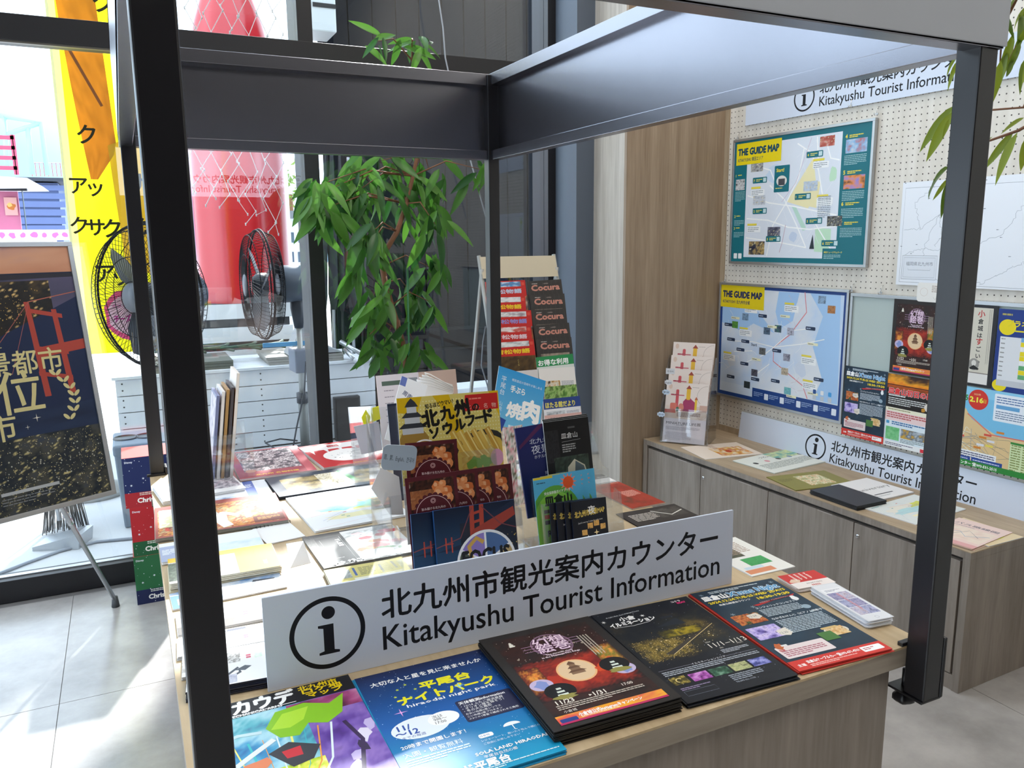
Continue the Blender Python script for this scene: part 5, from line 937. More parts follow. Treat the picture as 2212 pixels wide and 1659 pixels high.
def a_stars(W, H):
    c = Cv(W, H, '#161f3c'); c.star(W*.35, H*.86, 7, '#dfe6f4', 4, .15); c.poly([(W*.7, H), (W, H), (W, 0), (W*.35, 0), (W*.5, H*.3), (W*.62, H*.6)], '#8ab8dc'); c.text('STREET', W*.38, H*.42, 20, '#f4f8fa', bold=.04); c.text('MUSIC', W*.38, H*.34, 20, '#f4f8fa', bold=.04); c.rect(W*.7, H*.9, W*.3, H*.1, '#d03030'); c.text('かん', W*.28, H*.60, 14, '#e8ecf4', bold=.02); return c
standpx('brochure', 'navy and pale blue leaflet standing just left of the yellow soul food leaflet', (836, 873), (905, 866), .80, 90, 210, a_stars, pp=paper('#9aa0b4'))
def a_form(W, H):
    c = Cv(W, H, '#d9d2da'); c.rect(W*.06, H*.88, W*.34, H*.05, '#54665c')
    for k in range(7): c.rows(W*.08, H*(.82-.07*k), W*.2, 1, 5, '#8a8490', .5)
    c.rect(W*.52, 0, W*.48, H, '#c3a99c'); return c
standpx('file_board', 'pinkish card file with a printed list standing at the back of the table', (812, 812), (972, 798), 1.42, 250, 265, a_form, th=.004, pp=paper('#c3aaa0'), cat='file')
def a_wht(W, H): c = Cv(W, H, '#eef2fa'); c.rect(0, H*.86, W*.22, H*.14, '#6478c0'); c.text('周南', W*.18, H*.74, 15, '#4a5a80', rot=-.25, bold=.02); return c
standpx('brochure', 'white leaflet with a blue corner in front of the pinkish card file', (868, 812), (915, 830), 1.22, 80, 180, a_wht, lean=.3)
fb = MB()
for k in range(5):
    z0 = T+.22+.006*k
    fb.tube([(-.47+.008*k, 1.25, z0+.07), (-.42, 1.255, z0+.055+.002*k), (-.35, 1.26, z0+.028-.002*k)], .0016, WHITE, 5)
    fb.add([(-.47+.008*k, 1.25, z0+.07), (-.42, 1.255, z0+.055), (-.352, 1.26, z0+.028), (-.352, 1.27, T+.04), (-.45, 1.27, T+.04)], [(0, 1, 2, 3, 4)], WHITE)
tag(fb.build('open_notebook'), 'white open notebook with curled pages behind the yellow soul food leaflet', 'notebook')
bk = MB(); M = leanM(-.478, 1.22, T+.02); bk.box(0, .03, 0, .285, -.03, -.012, mat('grey_binder_clip', '#6c7076', .4)); tag(bk.build('bookend', None, M), 'grey bookend post between the white leaflet and the notebook', 'bookend')
# speech-bubble note clipped to the big holder
nb = Cv(64, 46, None); nb.rrect(0, 0, 64, 46, 10, '#a9b6c4'); nb.text('简、繁、English、한국어', 3, 20, 11, '#20242c', w_=57, rot=-.1)
nbM = frame(py((822, 1015), .50), (.985, 0, -.16), (.16, 0, .985)); b = MB()
pr_ = []
for cx0, cy0, a in ((.054, .01, -90), (.054, .036, 0), (.01, .036, 90), (.01, .01, 180)):
    for k in range(5): t = math.radians(a+k*22.5); pr_.append((cx0+.01*math.cos(t), cy0+.01*math.sin(t)))
b.prism(pr_, -.001, 0, paper('#a9b6c4')); o = b.build('speech_bubble_note', None, nbM); tag(o, 'grey rounded note with handwritten language names clipped at the left of the large holder', 'note'); nb.build(o, matte=True)
wp = MB(); wp.add([py((822, 1010), .62), py((862, 1030), .62), py((872, 1112), .62), py((842, 1112), .62), py((802, 1055), .62)], [(0, 4, 3, 2, 1)], WHITE); o = wp.build('paper_sheet'); o.modifiers.new('t', 'SOLIDIFY').thickness = .0008; tag(o, 'sunlit blank white sheet hanging below the grey rounded note', 'paper')
# small flags left of the holder
b = MB(); b.add([py((818, 877), 1.0), py((790, 885), 1.0), py((781, 902), 1.0), py((786, 919), 1.0), py((822, 905), 1.0)], [(0, 1, 2, 3, 4)], mat('yellow_paper', '#ece818', .5)); o = b.build('yellow_note'); o.modifiers.new('t', 'SOLIDIFY').thickness = .0008; tag(o, 'bright yellow arrow-shaped paper note at the left of the holders', 'note')
b = MB(); b.add([py((764, 921), .98), py((818, 911), .98), py((826, 972), .98), py((781, 982), .98)], [(0, 3, 2, 1)], paper('#c4c4d2')); o = b.build('grey_note'); o.modifiers.new('t', 'SOLIDIFY').thickness = .0008; tag(o, 'pale grey square paper note below the yellow note', 'note')
b = MB()
b.box(0, .004, 0, .30, -.22, 0, ACRY); b.box(0, .26, 0, .004, -.22, 0, ACRY); o = b.build('clear_divider', None, leanM(py((815, 880), .9).x, .9, T+.002)); tag(o, 'clear acrylic divider with rounded corner left of the yellow soul food leaflet', 'divider')
# --- smaller clear holder to the right
holder('brochure_holder', 'smaller clear acrylic holder with the black and navy brochures, right of the large one', -.405, -.205, [(.60, .010, .11), (.655, .07, .09)], .15)
def a_navy(W, H):
    c = Cv(W, H, '#1a2150'); c.grad(0, 0, W, H, '#10204c', '#20266a'); c.poly([(W*.05, H*.80), (W*.7, H), (W*.9, H), (W*.05, H*.76)], '#5a2858'); c.text('北九州', W*.36, H*.80, 13, '#e4e8f4', w_=W*.56); c.text('夜景', W*.38, H*.69, 21, '#e4e8f4', w_=W*.54); c.text('ホテルMAP', W*.44, H*.63, 9, '#e4e8f4', w_=W*.5); c.text('見に行こう', W*.72, H*.44, 8, '#c8cce4', vert=True); return c
def a_black(W, H):
    c = Cv(W, H, '#0d0d10'); c.pal(0, H*.55, W*.3, H*.35, ['#0d0d10', '#28282c', '#101014'], 7, 175, 10, 12); c.rrect(W*.52, H*.90, W*.16, 4, 1, '#555'); c.text('皿倉山', W*.36, H*.80, 14, '#ececec', w_=W*.36); c.line([(W*.36, H*.76), (W*.78, H*.77)], .5, '#ccc'); c.rows(W*.36, H*.72, W*.3, 4, 5, '#aaa'); c.pal(W*.16, H*.26, W*.76, H*.34, ['#24302a', '#3c4c40', '#1c241e', '#566858'], 5, 176, 16, 10); c.poly([(W*.42, H*.33), (W*.44, H*.48), (W*.60, H*.56), (W*.82, H*.48), (W*.88, H*.34), (W*.62, H*.28)], '#cfc8b0'); c.poly([(W*.58, H*.38), (W*.62, H*.54), (W*.80, H*.47), (W*.84, H*.36)], '#56666c'); c.rect(W*.16, H*.34, W*.2, H*.1, '#50708c'); c.rect(W*.4, H*.29, W*.5, H*.03, '#d8b838'); return c
standpx('brochure', 'navy night-view hotel brochure standing left of the black one', (1112, 926), (1176, 914), .70, 84, 200, a_navy, th=.005, pp=paper('#202866'))
for k in range(3): standpx('brochure', ('black mountain brochure with a cable car photo, frontmost', 'white-edged copy of the black mountain brochure just behind the front one', 'rearmost copy of the black mountain brochure')[k], (1173-k*1, 913-3*k), (1268-k*2, 900-3*k), .695+.006*k, 115, 205, a_black, th=.0035, pp=paper('#e4e4e4'), group='black mountain brochures')
def a_hill(W, H):
    c = Cv(W, H, '#58b8e4'); c.rect(0, H-5, W*.4, 5, '#e8d030'); c.ell(W*.42, H-100, W*.54, 78, '#5ca83c', 36); c.ell(W*.42, H-108, W*.5, 72, '#86c848', 36)
    for k in range(12): t = k*PI/6; c.poly([(W*.72+13*math.cos(t-.2), H-20+13*math.sin(t-.2)), (W*.72+22*math.cos(t), H-20+22*math.sin(t)), (W*.72+13*math.cos(t+.2), H-20+13*math.sin(t+.2))], '#f09080'); c.L -= 1
    c.L += 1; c.ell(W*.72, H-20, 13, 13, '#e85820'); c.text('完全保存版ガイドブック', W*.20, H-40, 7, '#f4f8f0', bold=.02, w_=W*.55, rot=.03); c.text('皿倉山', W*.20, H-63, 24, '#182818', bold=.05, w_=W*.56); c.rect(W*.16, H-80, 26, 8, '#383018'); c.rect(W*.16, H-92, 30, 9, '#c85030'); c.rect(W*.16, H-104, 30, 9, '#303028'); c.text('R', W*.2, H-130, 18, '#222', bold=.04); c.rows(W*.06, H-14, W*.3, 1, 4, '#305878'); return c
for k in range(3): standpx('brochure', ('green hill guidebook leaflet with orange sun, frontmost', 'green hill guidebook leaflet peeping out behind the front copy', 'rearmost green hill guidebook leaflet at the right')[k], (1151+16*k, 1034-4*k), (1254+15*k, 1017-3*k), .645+.004*k, 118, 180, a_hill, pp=paper('#58b8e4'), group='green hill guidebook leaflets')
def a_nmap(W, H):
    c = Cv(W, H, '#0f1420'); c.text('北九州市夜景MAP', W*.08, H*.73, 15, '#e4c860', bold=.02, w_=W*.86, rot=.06); c.text('夜', W*.46, H*.77, 19, '#f4f4f0', bold=.02); c.text("Japan's new top 3 cities for night views", W*.16, H*.62, 5, '#e8e8e8', w_=W*.7, rot=.04)
    for x, y in ((.25, .42), (.42, .52), (.60, .55), (.78, .48), (.30, .28)): c.pal(W*x, H*y, W*.15, H*.09, ['#c88830', '#f0c070', '#5a3a18'], 3, int(x*100), 6, 5)
    c.star(W*.66, H*.44, 7, '#ffe8b0', 4, .3); c.poly([(W*.3, H*.25), (W*.42, H*.42), (W*.54, H*.25)], '#d8dce0'); c.poly([(W*.55, H*.28), (W*.7, H*.40), (W*.84, H*.26)], '#c8ccd4'); c.rect(0, 0, W, H*.25, '#181c28'); return c
for k in range(4): standpx('folded_map', ('night-view folded map with yellow lettering, frontmost and fully visible', 'night-view folded map directly behind the front copy', 'night-view folded map, third from the front', 'night-view folded map at the left rear of its bunch')[k], (1233-14*k-(4 if k > 1 else 0), 1085+1*k), (1317-13*k, 1072+1.2*k), .597+.005*k, 88, 130, a_nmap, th=.003, pp=paper('#16264c'), group='night-view folded maps')
# tilted blue barbecue flyer
def a_bbq(W, H):
    c = Cv(W, H, '#3aa8e0'); c.grad(0, 0, W, H, '#7cc4e4', '#2a9ce0', 8); c.pal(0, 0, W, H*.24, ['#c8b090', '#8a6a48', '#e8dcc8', '#6a4a30'], 5, 180, 14, 6); c.text('平尾台', W*.14, H*.82, 17, '#eef8ff', vert=True); c.text('山焼って', W*.14, H*.50, 13, '#d0ecfa', vert=True)
    c.text('標高直近の宮崎牛が楽しめる', W*.30, H*.86, 8, '#e8f6ff', w_=W*.64); c.text('手ぶら', W*.30, H*.72, 20, '#ffffff', bold=.03, w_=W*.30); c.text('肉', W*.60, H*.42, 62, '#ffffff', bold=.05, w_=W*.34); c.text('焼', W*.28, H*.40, 44, '#ffffff', bold=.04, w_=W*.30); c.text('眺望抜群の絶景で味わう', W*.36, H*.25, 8, '#ffffff', bold=.02); return c
a_, b_ = py((1089, 794), 1.05), py((1181, 824), 1.05); u_ = (b_-a_).normalized(); c_ = py((1064, 905), 1.0); v_ = (a_-c_).normalized()
M = frame(a_-v_*.205, u_, v_); o = bpy.data.objects.new('flyer', sheet_mesh(.148, .205, .0012, WHITE)); COL.objects.link(o); o.matrix_world = M; tag(o, 'sky blue barbecue flyer standing tilted behind the navy brochure', 'leaflet'); a_bbq(148, 205).build(o)
def a_flower(W, H): c = Cv(W, H, '#d8d0c8'); c.pal(0, 0, W, H, ['#a83040', '#e8a0a8', '#f0e8e0', '#486038', '#c84858'], 7, 181, 10, 20); return c
standpx('brochure', 'pink flower leaflet showing between the two clear holders', (1086, 925), (1124, 918), .86, 52, 190, a_flower)
standpx('brochure', 'royal blue leaflet edge behind the upper right corner of the soul food leaflet', (1072, 896), (1094, 908), .88, 30, 120, lambda W, H: Cv(W, H, '#2a4aa0'), pp=paper('#2a4aa0'))
# holder with magazines at the far left corner
def a_side(W, H): c = Cv(W, H, '#efe6e0'); c.rect(W*.8, H*.5, W*.2, H*.35, '#d08038'); c.text('ゆきにと', W*.3, H*.8, 14, '#667', vert=True); return c
HBY = 1.50; hb = empty('brochure_holder', (-.955, HBY, T)); tag(hb, 'clear acrylic holder of upright magazines at the far left of the table', 'brochure holder')
for y_ in (0, .173): B('side_panel', hb, ACRY, -.05, .08, y_, y_+.002, .002, .14)
B('base_plate', hb, ACRY, -.05, .08, 0, .175, .0006, .003)
for k, (xo, hgt, colr, lab) in enumerate(((.030, .31, '#ece4dc', 'tall white magazine with an orange strip at the front of the far left holder'), (.018, .27, '#4a4448', 'dark magazine in the far left holder'), (.006, .265, '#b08850', 'tan magazine in the far left holder'), (-.006, .26, '#e8e4e0', 'thin white magazine in the far left holder'), (-.020, .25, '#7880a8', 'magazine with a blue-grey photo cover at the rear of the far left holder'))):
    b = MB(); b.box(-.004, .004, 0, .148, 0, hgt, paper(colr)); R = Matrix.Translation((-.97+xo, HBY+.015, T+.004)) @ Matrix.Rotation(.13, 4, 'Y')
    o = b.build('magazine', None, R); tag(o, lab, 'magazine')
    if k in (0, 4): a_side(148, int(hgt*1000)).build(o, M=frame((.0042, 0, 0), (0, 1, 0), (0, 0, 1)))
    cc = a_side(148, int(hgt*1000)) if k == 0 else Cv(148, int(hgt*1000), colr); 
    if k != 0: cc.pal(8, 8, 132, hgt*1000-16, ['#48506a', '#b8b0c0', '#e8e0e8', '#6a6078'], 5, 190+k, 12, 14)
    cc.build(o, name='cover_print', M=frame((-.0042, .148, 0), (0, -1, 0), (0, 0, 1)))

# ================================================================== ON THE WALL AND THE COUNTER
def wallM(s, z, off=0): return WM @ Matrix.Translation((-s, z, off))
def board(nm, lab, s, z0, W, H, fr, art, cat, d=.018, fw=.012):
    M = wallM(s, z0, .004); r_ = empty(nm, M=M); tag(r_, lab, cat); W_, H_ = W/1000, H/1000
    B('panel', r_, WHITE, fw, W_-fw, fw, H_-fw, 0, d*.6)
    for n, a in (('frame_rail', (0, W_, 0, fw)), ('frame_rail', (0, W_, H_-fw, H_)), ('frame_stile', (0, fw, fw, H_-fw)), ('frame_stile', (W_-fw, W_, fw, H_-fw))): B(n, r_, fr, *a, 0, d, .001)
    p = art(W-2*fw*1000, H-2*fw*1000).build(r_, 'map_print' if 'map' in nm else 'print', M=Matrix.Translation((fw, fw, d*.6))); return r_
board('map_board', 'framed teal guide map with yellow title, upper of the two guide maps', -.079, .548, 818, 602, ALU, a_teal, 'map')
board('map_board', 'framed blue guide map with yellow title, lower of the two guide maps', -.016, -.138, 808, 590, ALU, a_blue, 'map')
NOTB = mat('pale_green_notice_board', '#b9c6c3', .6)
nbd = empty('notice_board', M=wallM(-.832, -.152, .004)); tag(nbd, 'aluminium framed pale green notice board carrying posters, right of the guide maps', 'notice board')
B('panel', nbd, NOTB, .008, 1.79, .008, .585, 0, .010)
for n, a in (('frame_rail', (0, 1.8, 0, .012)), ('frame_rail', (0, 1.8, .578, .592)), ('frame_stile', (0, .012, .012, .578))): B(n, nbd, ALU, *a, 0, .018, .001)
def poster(lab, s, ztop, W, H, art, off=.0165, pp=None, bend=0, rot=0):
    M = wallM(s, ztop, off) @ Matrix.Rotation(rot, 4, 'Z') @ Matrix.Translation((0, -H/1000, 0)); o = bpy.data.objects.new('poster', sheet_mesh(W/1000, H/1000, .0006, pp or WHITE)); COL.objects.link(o); o.matrix_world = M; tag(o, lab, 'poster'); art(W, H).build(o); return o
poster('dark blue Christmas night poster pinned at the lower left of the notice board', -.836, .128, 212, 305, a_xmas, .0285)
poster('sunrise event poster with red lettering right of the Christmas poster', -1.046, .124, 212, 300, a_hatsu, .0265)
g_ = poster('black castle fantasy poster with red room pinned at the top of the notice board', -1.048, .428, 212, 300, a_genso, .0240, paper('#1f1d1c'))
poster('beige and black castle poster with vertical brush lettering on the notice board', -1.262, .426, 210, 300, a_shiro, .0240, paper('#26262a'))
poster('blue and yellow timetable poster at the right of the notice board', -1.475, .418, 300, 296, a_sched, .0235)
poster('marathon route map poster with green bottom band and red date disc', -1.262, .122, 420, 300, a_mara, .026)
mp_ = bpy.data.objects.new('paper_map', sheet_mesh(.72, .40, .0006, WHITE)); COL.objects.link(mp_); mp_.matrix_world = wallM(-1.038, .484, .010); tag(mp_, 'large white outline map of districts pinned to the perforated wall', 'map'); a_outline(720, 400).build(mp_, matte=True)
cdm = MB(); 
_c = Cv(110, 74, None); _c.rrect(0, 0, 110, 74, 12, '#efece8'); _c.ring(30, 38, 16, .8, '#d0b8a8'); _c.rows(62, 60, 40, 4, 7, '#b8a8a0'); _c.line([(70, 20), (78, 10), (86, 22)], .8, '#998')
o = bpy.data.objects.new('card', sheet_mesh(.11, .074, .001, WHITE, .012)); COL.objects.link(o); o.matrix_world = wallM(-1.15, .424, .03); tag(o, 'small cream rounded card stuck at the top edge of the notice board', 'card'); _c.build(o, matte=True)
for s, z, lab in ((-.10, 1.165, 'left hook holding the teal guide map'), (-.895, 1.172, 'right hook holding the teal guide map'), (-.765, 1.222, 'wire peg hook just under the high sign'), (-.045, .462, 'left hook holding the blue guide map'), (-.829, .455, 'peg hook at the gap between the blue map and the notice board'), (-.974, .455, 'peg hook with clip at the top rail of the notice board'), (-1.352, -.322, 'small hook at the bottom edge right of the black post')):
    k = MB(); k.tube([(0, .022, 0), (0, .018, .012), (0, 0, .014), (0, -.012, .016), (0, -.014, .026), (0, -.004, .03)], .0014, CHROME, 6); k.box(-.006, .006, -.012, -.004, .012, .015, ALU)
    o = k.build('peg_hook'); o.matrix_world = wallM(s, z, 0); tag(o, lab, 'hook', 'peg hooks on the perforated wall')
# leaflets on the counter
def cst(nm, lab, TL, TR, BL, art, n=3, th=.0012, **kw): return tstack(nm, lab, 'leaflet', TL, TR, BL, art, n, th, z=CH, **kw)
def a_orange(W, H):
    c = Cv(W, H, '#ecdccc'); c.pal(W*.30, H*.35, W*.6, H*.55, ['#ecdccc', '#e8d4bc', '#c05030', '#e8b848', '#ecdccc', '#d8c0a8'], 5, 200, 16, 14); c.blob(W*.6, H*.58, 22, '#c04828', ry=14); c.rows(W*.08, H*.5, W*.3, 4, 8, '#b89880'); c.ell(W*.72, H*.85, 16, 8, '#e09040'); return c
cst('leaflet_stack', 'cream leaflet with orange and red drawing beside the clear stand', (1590, 955), (1648, 980), (1487, 974), lambda W, H: a_orange(W, H), 2)
def a_faces(W, H):
    c = Cv(W, H, '#e4e6de'); c.pal(W*.45, H*.6, W*.55, H*.4, ['#88b850', '#5aa8a8', '#d8e0a0', '#3a7a90'], 4, 201, 12, 8)
    for k in range(5): c.ell(W*(.12+.17*k), H*.62, 12, 14, ('#3a3834', '#d89098', '#48403c', '#6a88a0', '#585450')[k])
    c.text('つどい', W*.3, H*.8, 22, '#222', bold=.02); c.rows(W*.08, H*.45, W*.84, 6, 12, '#8a9088'); c.ell(W*.85, H*.12, 16, 12, '#4a5a58'); return c
cst('leaflet_stack', 'white and green leaflet with a row of round portraits on the counter', (1582, 995), (1720, 966), (1655, 1026), a_faces, 4, paper=paper('#d8dcd4'))
def a_olive(W, H): c = Cv(W, H, '#8a843e'); c.pal(W*.36, H*.18, W*.42, H*.64, ['#e8dcb0', '#c89858', '#f0e8c8', '#98a060', '#d8b880'], 7, 202, 18, 14); c.rows(W*.06, H*.7, W*.22, 4, 9, '#6a6428'); return c
cst('leaflet_stack', 'olive leaflet with a pale patterned panel on the counter', (1655, 1030), (1780, 1016), (1728, 1058), a_olive, 3, paper=paper('#8a843e'))
cst('booklet_stack', 'thick pile of charcoal booklets on the counter', (1750, 1058), (1812, 1046), (1846, 1095), lambda W, H: Cv(W, H, '#3a3d42'), 6, .003, paper=paper('#26282c'))
def a_anni(W, H): c = Cv(W, H, '#eceaea'); c.text('anniversary', W*.05, H*.45, 34, '#55504c', w_=W*.9); c.rect(W*.2, H*.2, W*.5, 7, '#444'); c.rows(W*.1, H*.12, W*.7, 1, 6, '#777'); return c
cst('leaflet_stack', 'white leaflet with anniversary lettering overlapping the charcoal booklets', (1795, 1048), (1872, 1032), (1890, 1082), a_anni, 2, .003)
def a_bluemap(W, H): c = a_map(W, H, '#e8e4d8', '#b8dce0', 31, '#dfe4e2'); c.text('CUT OF', W*.5, H*.6, 16, '#88a0a8'); return c
cst('leaflet_stack', 'pale blue-grey route map leaflet behind the near right post', (1868, 1098), (1975, 1068), (1965, 1137), a_bluemap, 3)
def a_pinkmap(W, H):
    c = Cv(W, H, '#ecd0c8'); c.rect(0, 0, W, H*.12, '#e0a8a8'); c.pal(W*.05, H*.2, W*.9, H*.5, ['#ecd4c4', '#f0e0d0', '#e4c4b8'], 4, 203, 10, 8); c.line([(W*.1, H*.3), (W*.4, H*.5), (W*.6, H*.35), (W*.9, H*.55)], 3, '#88a8c0'); c.line([(W*.3, H*.2), (W*.5, H*.6), (W*.8, H*.4)], 2, '#707078'); c.text('バス路線図', W*.08, H*.78, 22, '#6a6470', bold=.02, w_=W*.8); c.rows(W*.08, H*.72, W*.7, 1, 6, '#667'); return c
cst('leaflet_stack', 'blue and sand coloured map leaflet at the near end of the counter', (2082, 1118), (2212, 1160), (2050, 1150), lambda W, H: a_map(W, H, '#e8c890', '#88bcd8', 33, '#e4cfa8'), 3)
cst('leaflet_stack', 'pink bus map leaflets overlapping at the near right corner of the counter', (2072, 1118), (2188, 1150), (2026, 1163), a_pinkmap, 5, jit=4, paper=paper('#d8b8a8'))
# clear four-tier stand with the miniature exhibition flyers
d_ = Vector((.62, -.785, 0)); bk_ = Vector((.785, .62, 0)); P_ = Vector((1.181, 2.359, CH))
st = empty('brochure_holder', M=frame(P_, d_, (0, 0, 1))); tag(st, 'clear four-tier stand on the wall counter with cream exhibition flyers', 'brochure holder')
SW = .232; le = math.radians(13)
def tierM(k, dx=0): return Matrix.Translation((.004+dx, .004+.063*k+0, -.0-.036*k)) @ Matrix.Rotation(-le, 4, 'X')
for k in range(4):
    b = MB(); b.box(-.004, SW, 0, .13 if k else .17, .004, .006, ACRY); b.build('pocket_front', st, tierM(k))
    M = (st.matrix_world if False else frame(P_, d_, (0, 0, 1))) @ tierM(k)
    o = bpy.data.objects.new('flyer', sheet_mesh(.210, .297, .004, paper('#dccfc8'))); COL.objects.link(o); o.matrix_world = M @ Matrix.Translation((.006, .003, .002))
    tag(o, ('front and lowest of four cream exhibition flyers in the clear stand', 'second from the front of the cream exhibition flyers in the clear stand', 'third from the front of the cream exhibition flyers in the clear stand', 'rearmost and highest of the cream exhibition flyers in the clear stand')[k], 'leaflet', 'cream exhibition flyers in the clear stand'); a_mini(210, 297).build(o)
for x in (-.002, SW):
    b = MB(); b.prism([(0, 0), (0, .17), (-.13, .42), (-.16, .42), (-.2, 0)], x, x+.0025, ACRY, Matrix(((0, 0, 1, 0), (0, 1, 0, 0), (1, 0, 0, 0), (0, 0, 0, 1)))); b.build('side_panel', st)
for k, (q, tx_, lab) in enumerate((((1448, 802), '한국어', 'topmost white speech sticker at the left edge of the clear stand'), ((1444, 826), 'English', 'cloud sticker second from the top at the clear stand'), ((1439, 847), '繁体', 'bluish cloud sticker third from the top at the clear stand'), ((1428, 895), '简体', 'bottom cloud sticker with dark writing at the clear stand'))):
    c = Cv(44, 34, None); pts_ = [(22+(20+(2 if i % 2 else -2))*math.cos(i*PI/8), 17+(13+(2 if i % 2 else -2))*math.sin(i*PI/8)) for i in range(16)]
    if k == 0: c.rrect(0, 3, 44, 28, 5, '#dcdce0'); 
    else: c.poly(pts_, '#cfe0f4' if k > 1 else '#e4e4ea')
    c.text(tx_, 22, 12, 11, '#333844', 'c', w_=30)
    pos = onp(q, P_, Vector((-.785, -.62, 0))); M = frame(pos-d_*.022-Vector((0, 0, .017)), d_, (0, 0, 1)); b = MB()
    b.prism([(x/1000, y/1000) for x, y in (pts_ if k else [(0, 3), (44, 3), (44, 31), (0, 31)])], -.0008, 0, WHITE); o = b.build('sticker', None, M); tag(o, lab, 'sticker', 'language stickers on the clear stand'); c.build(o, matte=True)
# ================================================================== LEAFLET RACK BY THE WINDOW
def a_coc(W, H):
    c = Cv(W, H, '#3a3634'); [c.rect(W*(.13*k+.05), 0, .7, H, '#55504c') for k in range(8)]
    c.rows(W*.14, H*.935, W*.26, 1, 5, '#c8c0b8'); c.text('Cocura', W*.12, H*.80, 34, '#c88878', bold=.05, w_=W*.80); c.text('小倉情報誌', W*.46, H*.925, 5, '#b8a8a0'); c.pal(W*.1, H*.1, W*.8, H*.6, ['#584840', '#a89888', '#38302c'], 4, 210, 10, 10); return c
def a_waka(k):
    def f(W, H):
        top = ('#3a8cc8', '#c8ccd4', '#a8a0a8', '#c85040', '#b8bcc0')[k]; ink = ('#b8c8e0', '#e8c828', '#8888c8', '#e0c8d0', '#e8c828')[k]
        c = Cv(W, H, '#c42a26'); c.pal(W*.04, H*.88, W*.84, H*.10, [top, '#e8e8e8', top, '#887878'], 5, 220+k, 14, 5); c.rect(W*.90, H*.90, W*.07, H*.06, '#d85040'); c.rows(W*.08, H*.855, W*.2, 1, 4, '#e8d8d0'); c.text('若松物語', W*.08, H*.755, 19, ink, bold=.05, w_=W*.80); c.pal(0, 0, W, H*.68, ['#8a2420', '#d88858', '#3a4a58', '#e8d8c8'], 4, 225+k, 10, 10); return c
    return f
ry = 2.25
xl = py((1037, 555), ry).x; xr = py((1199, 553), ry).x; zt = py((1037, 555), ry).z
low = px((1080, 850), xl); dy = (ry-low.y)/(zt-low.z)
rk = empty('leaflet_rack', ((xl+xr)/2, ry-.3, 0)); tag(rk, 'cream and grey leaflet rack with two columns of magazines by the dark window', 'rack')
RO = Vector(rk.location); rp = lambda x, z, off=0: Vector((x, ry-(zt-z)*dy+off, z))-RO
CREAM = mat('cream_metal', '#c9bda4', .5); GREYM = mat('grey_steel_tube', '#a8a9a6', .4, .3)
for x in (xl, xr): b = MB(); b.tube([rp(x, zt+.004, .012), rp(x, .02, .035)], .0085, GREYM, 10); b.build('rail', rk)
for x in (xl, xr): b = MB(); b.tube([rp(x, zt-.05), Vector((x, ry+.34, .01))-RO], .008, GREYM, 10); b.build('rear_leg', rk)
def slab(nm, x0, x1, z0, z1, m, off=0, th=.004):
    b = MB(); a, b_, c, d = rp(x0, z0, off), rp(x1, z0, off), rp(x1, z1, off), rp(x0, z1, off); t = Vector((0, th, 0)); b.add([a, b_, c, d, a+t, b_+t, c+t, d+t], [(0, 1, 2, 3), (7, 6, 5, 4), (0, 4, 5, 1), (1, 5, 6, 2), (2, 6, 7, 3), (3, 7, 4, 0)], m); return b.build(nm, rk)
slab('header_panel', xl, xr, zt-.088, zt, CREAM)
RX = [((1137, 608), (1212, 603)), ((1144, 637), (1219, 634)), ((1147, 670), (1221, 666)), ((1153, 703), (1229, 697)), ((1157, 733), (1234, 728)), ((1157, 772), (1237, 764)), ((1163, 797), (1241, 792)), ((1175, 836), (1245, 830)), ((1173, 863), (1252, 855)), ((1176, 898), (1256, 890))]
LX = [((1048, 609), (1134, 605)), ((1050, 641), (1134, 639)), ((1053, 673), (1147, 670)), ((1056, 706), (1147, 703)), ((1060, 739), (1153, 733)), ((1062, 772), (1156, 767)), ((1065, 806), (1161, 798)), ((1075, 842), (1165, 834))]
for k in range(9): slab('shelf_bar', xl, xr, zt-.19-.115*k, zt-.165-.115*k, CREAM, .03)
ordn = ('topmost', 'second', 'third', 'fourth', 'fifth')
rart = [a_coc]*5 + [lambda W, H: a_text(W, H, '#d8ded8', '#2a8a50', title='お得な利用', seed=230), lambda W, H: a_text(W, H, '#ece8e4', None, ['#4a3828', '#e8e0d0', '#c89848', '#1c1a18'], 231), lambda W, H: (lambda c: (c.pal(0, 0, W, H, ['#24401c', '#5a8838', '#a8c878', '#385828', '#88a858'], 7, 232, 22, 26), c)[1])(Cv(W, H, '#4a6a38')), lambda W, H: a_text(W, H, '#e8e8ec', '#2c4488', title='ほたる館だより', seed=233, tcol='#e8dc60'), lambda W, H: (lambda c: (c.text('山田緑地で何してあそぶ？', W*.08, H*.90, 12, '#5a3a38', bold=.02, w_=W*.8), c)[1])(Cv(W, H, '#dcb0a8'))]
rlab = ['dark grey magazine with pinkish title, %s of five in the right rack column' % o for o in ordn] + ['green-headed leaflet below the five dark magazines in the rack', 'white leaflet with food photos in the right column of the rack', 'leaflet with a green plant photo in the right column of the rack', 'leaflet with a navy heading strip low in the right column of the rack', 'pink leaflet at the bottom of the right column of the rack']
for k, (a, b_) in enumerate(RX):
    y0 = ry-.035-(.03*k); standpx('magazine', rlab[k], a, b_, y0, 150, 210, rart[k], wfit=True, lean=.22, th=.004, cat='magazine' if k < 5 else 'leaflet', group='dark magazines in the rack' if k < 5 else None, pp=paper('#55504c') if k < 5 else None)
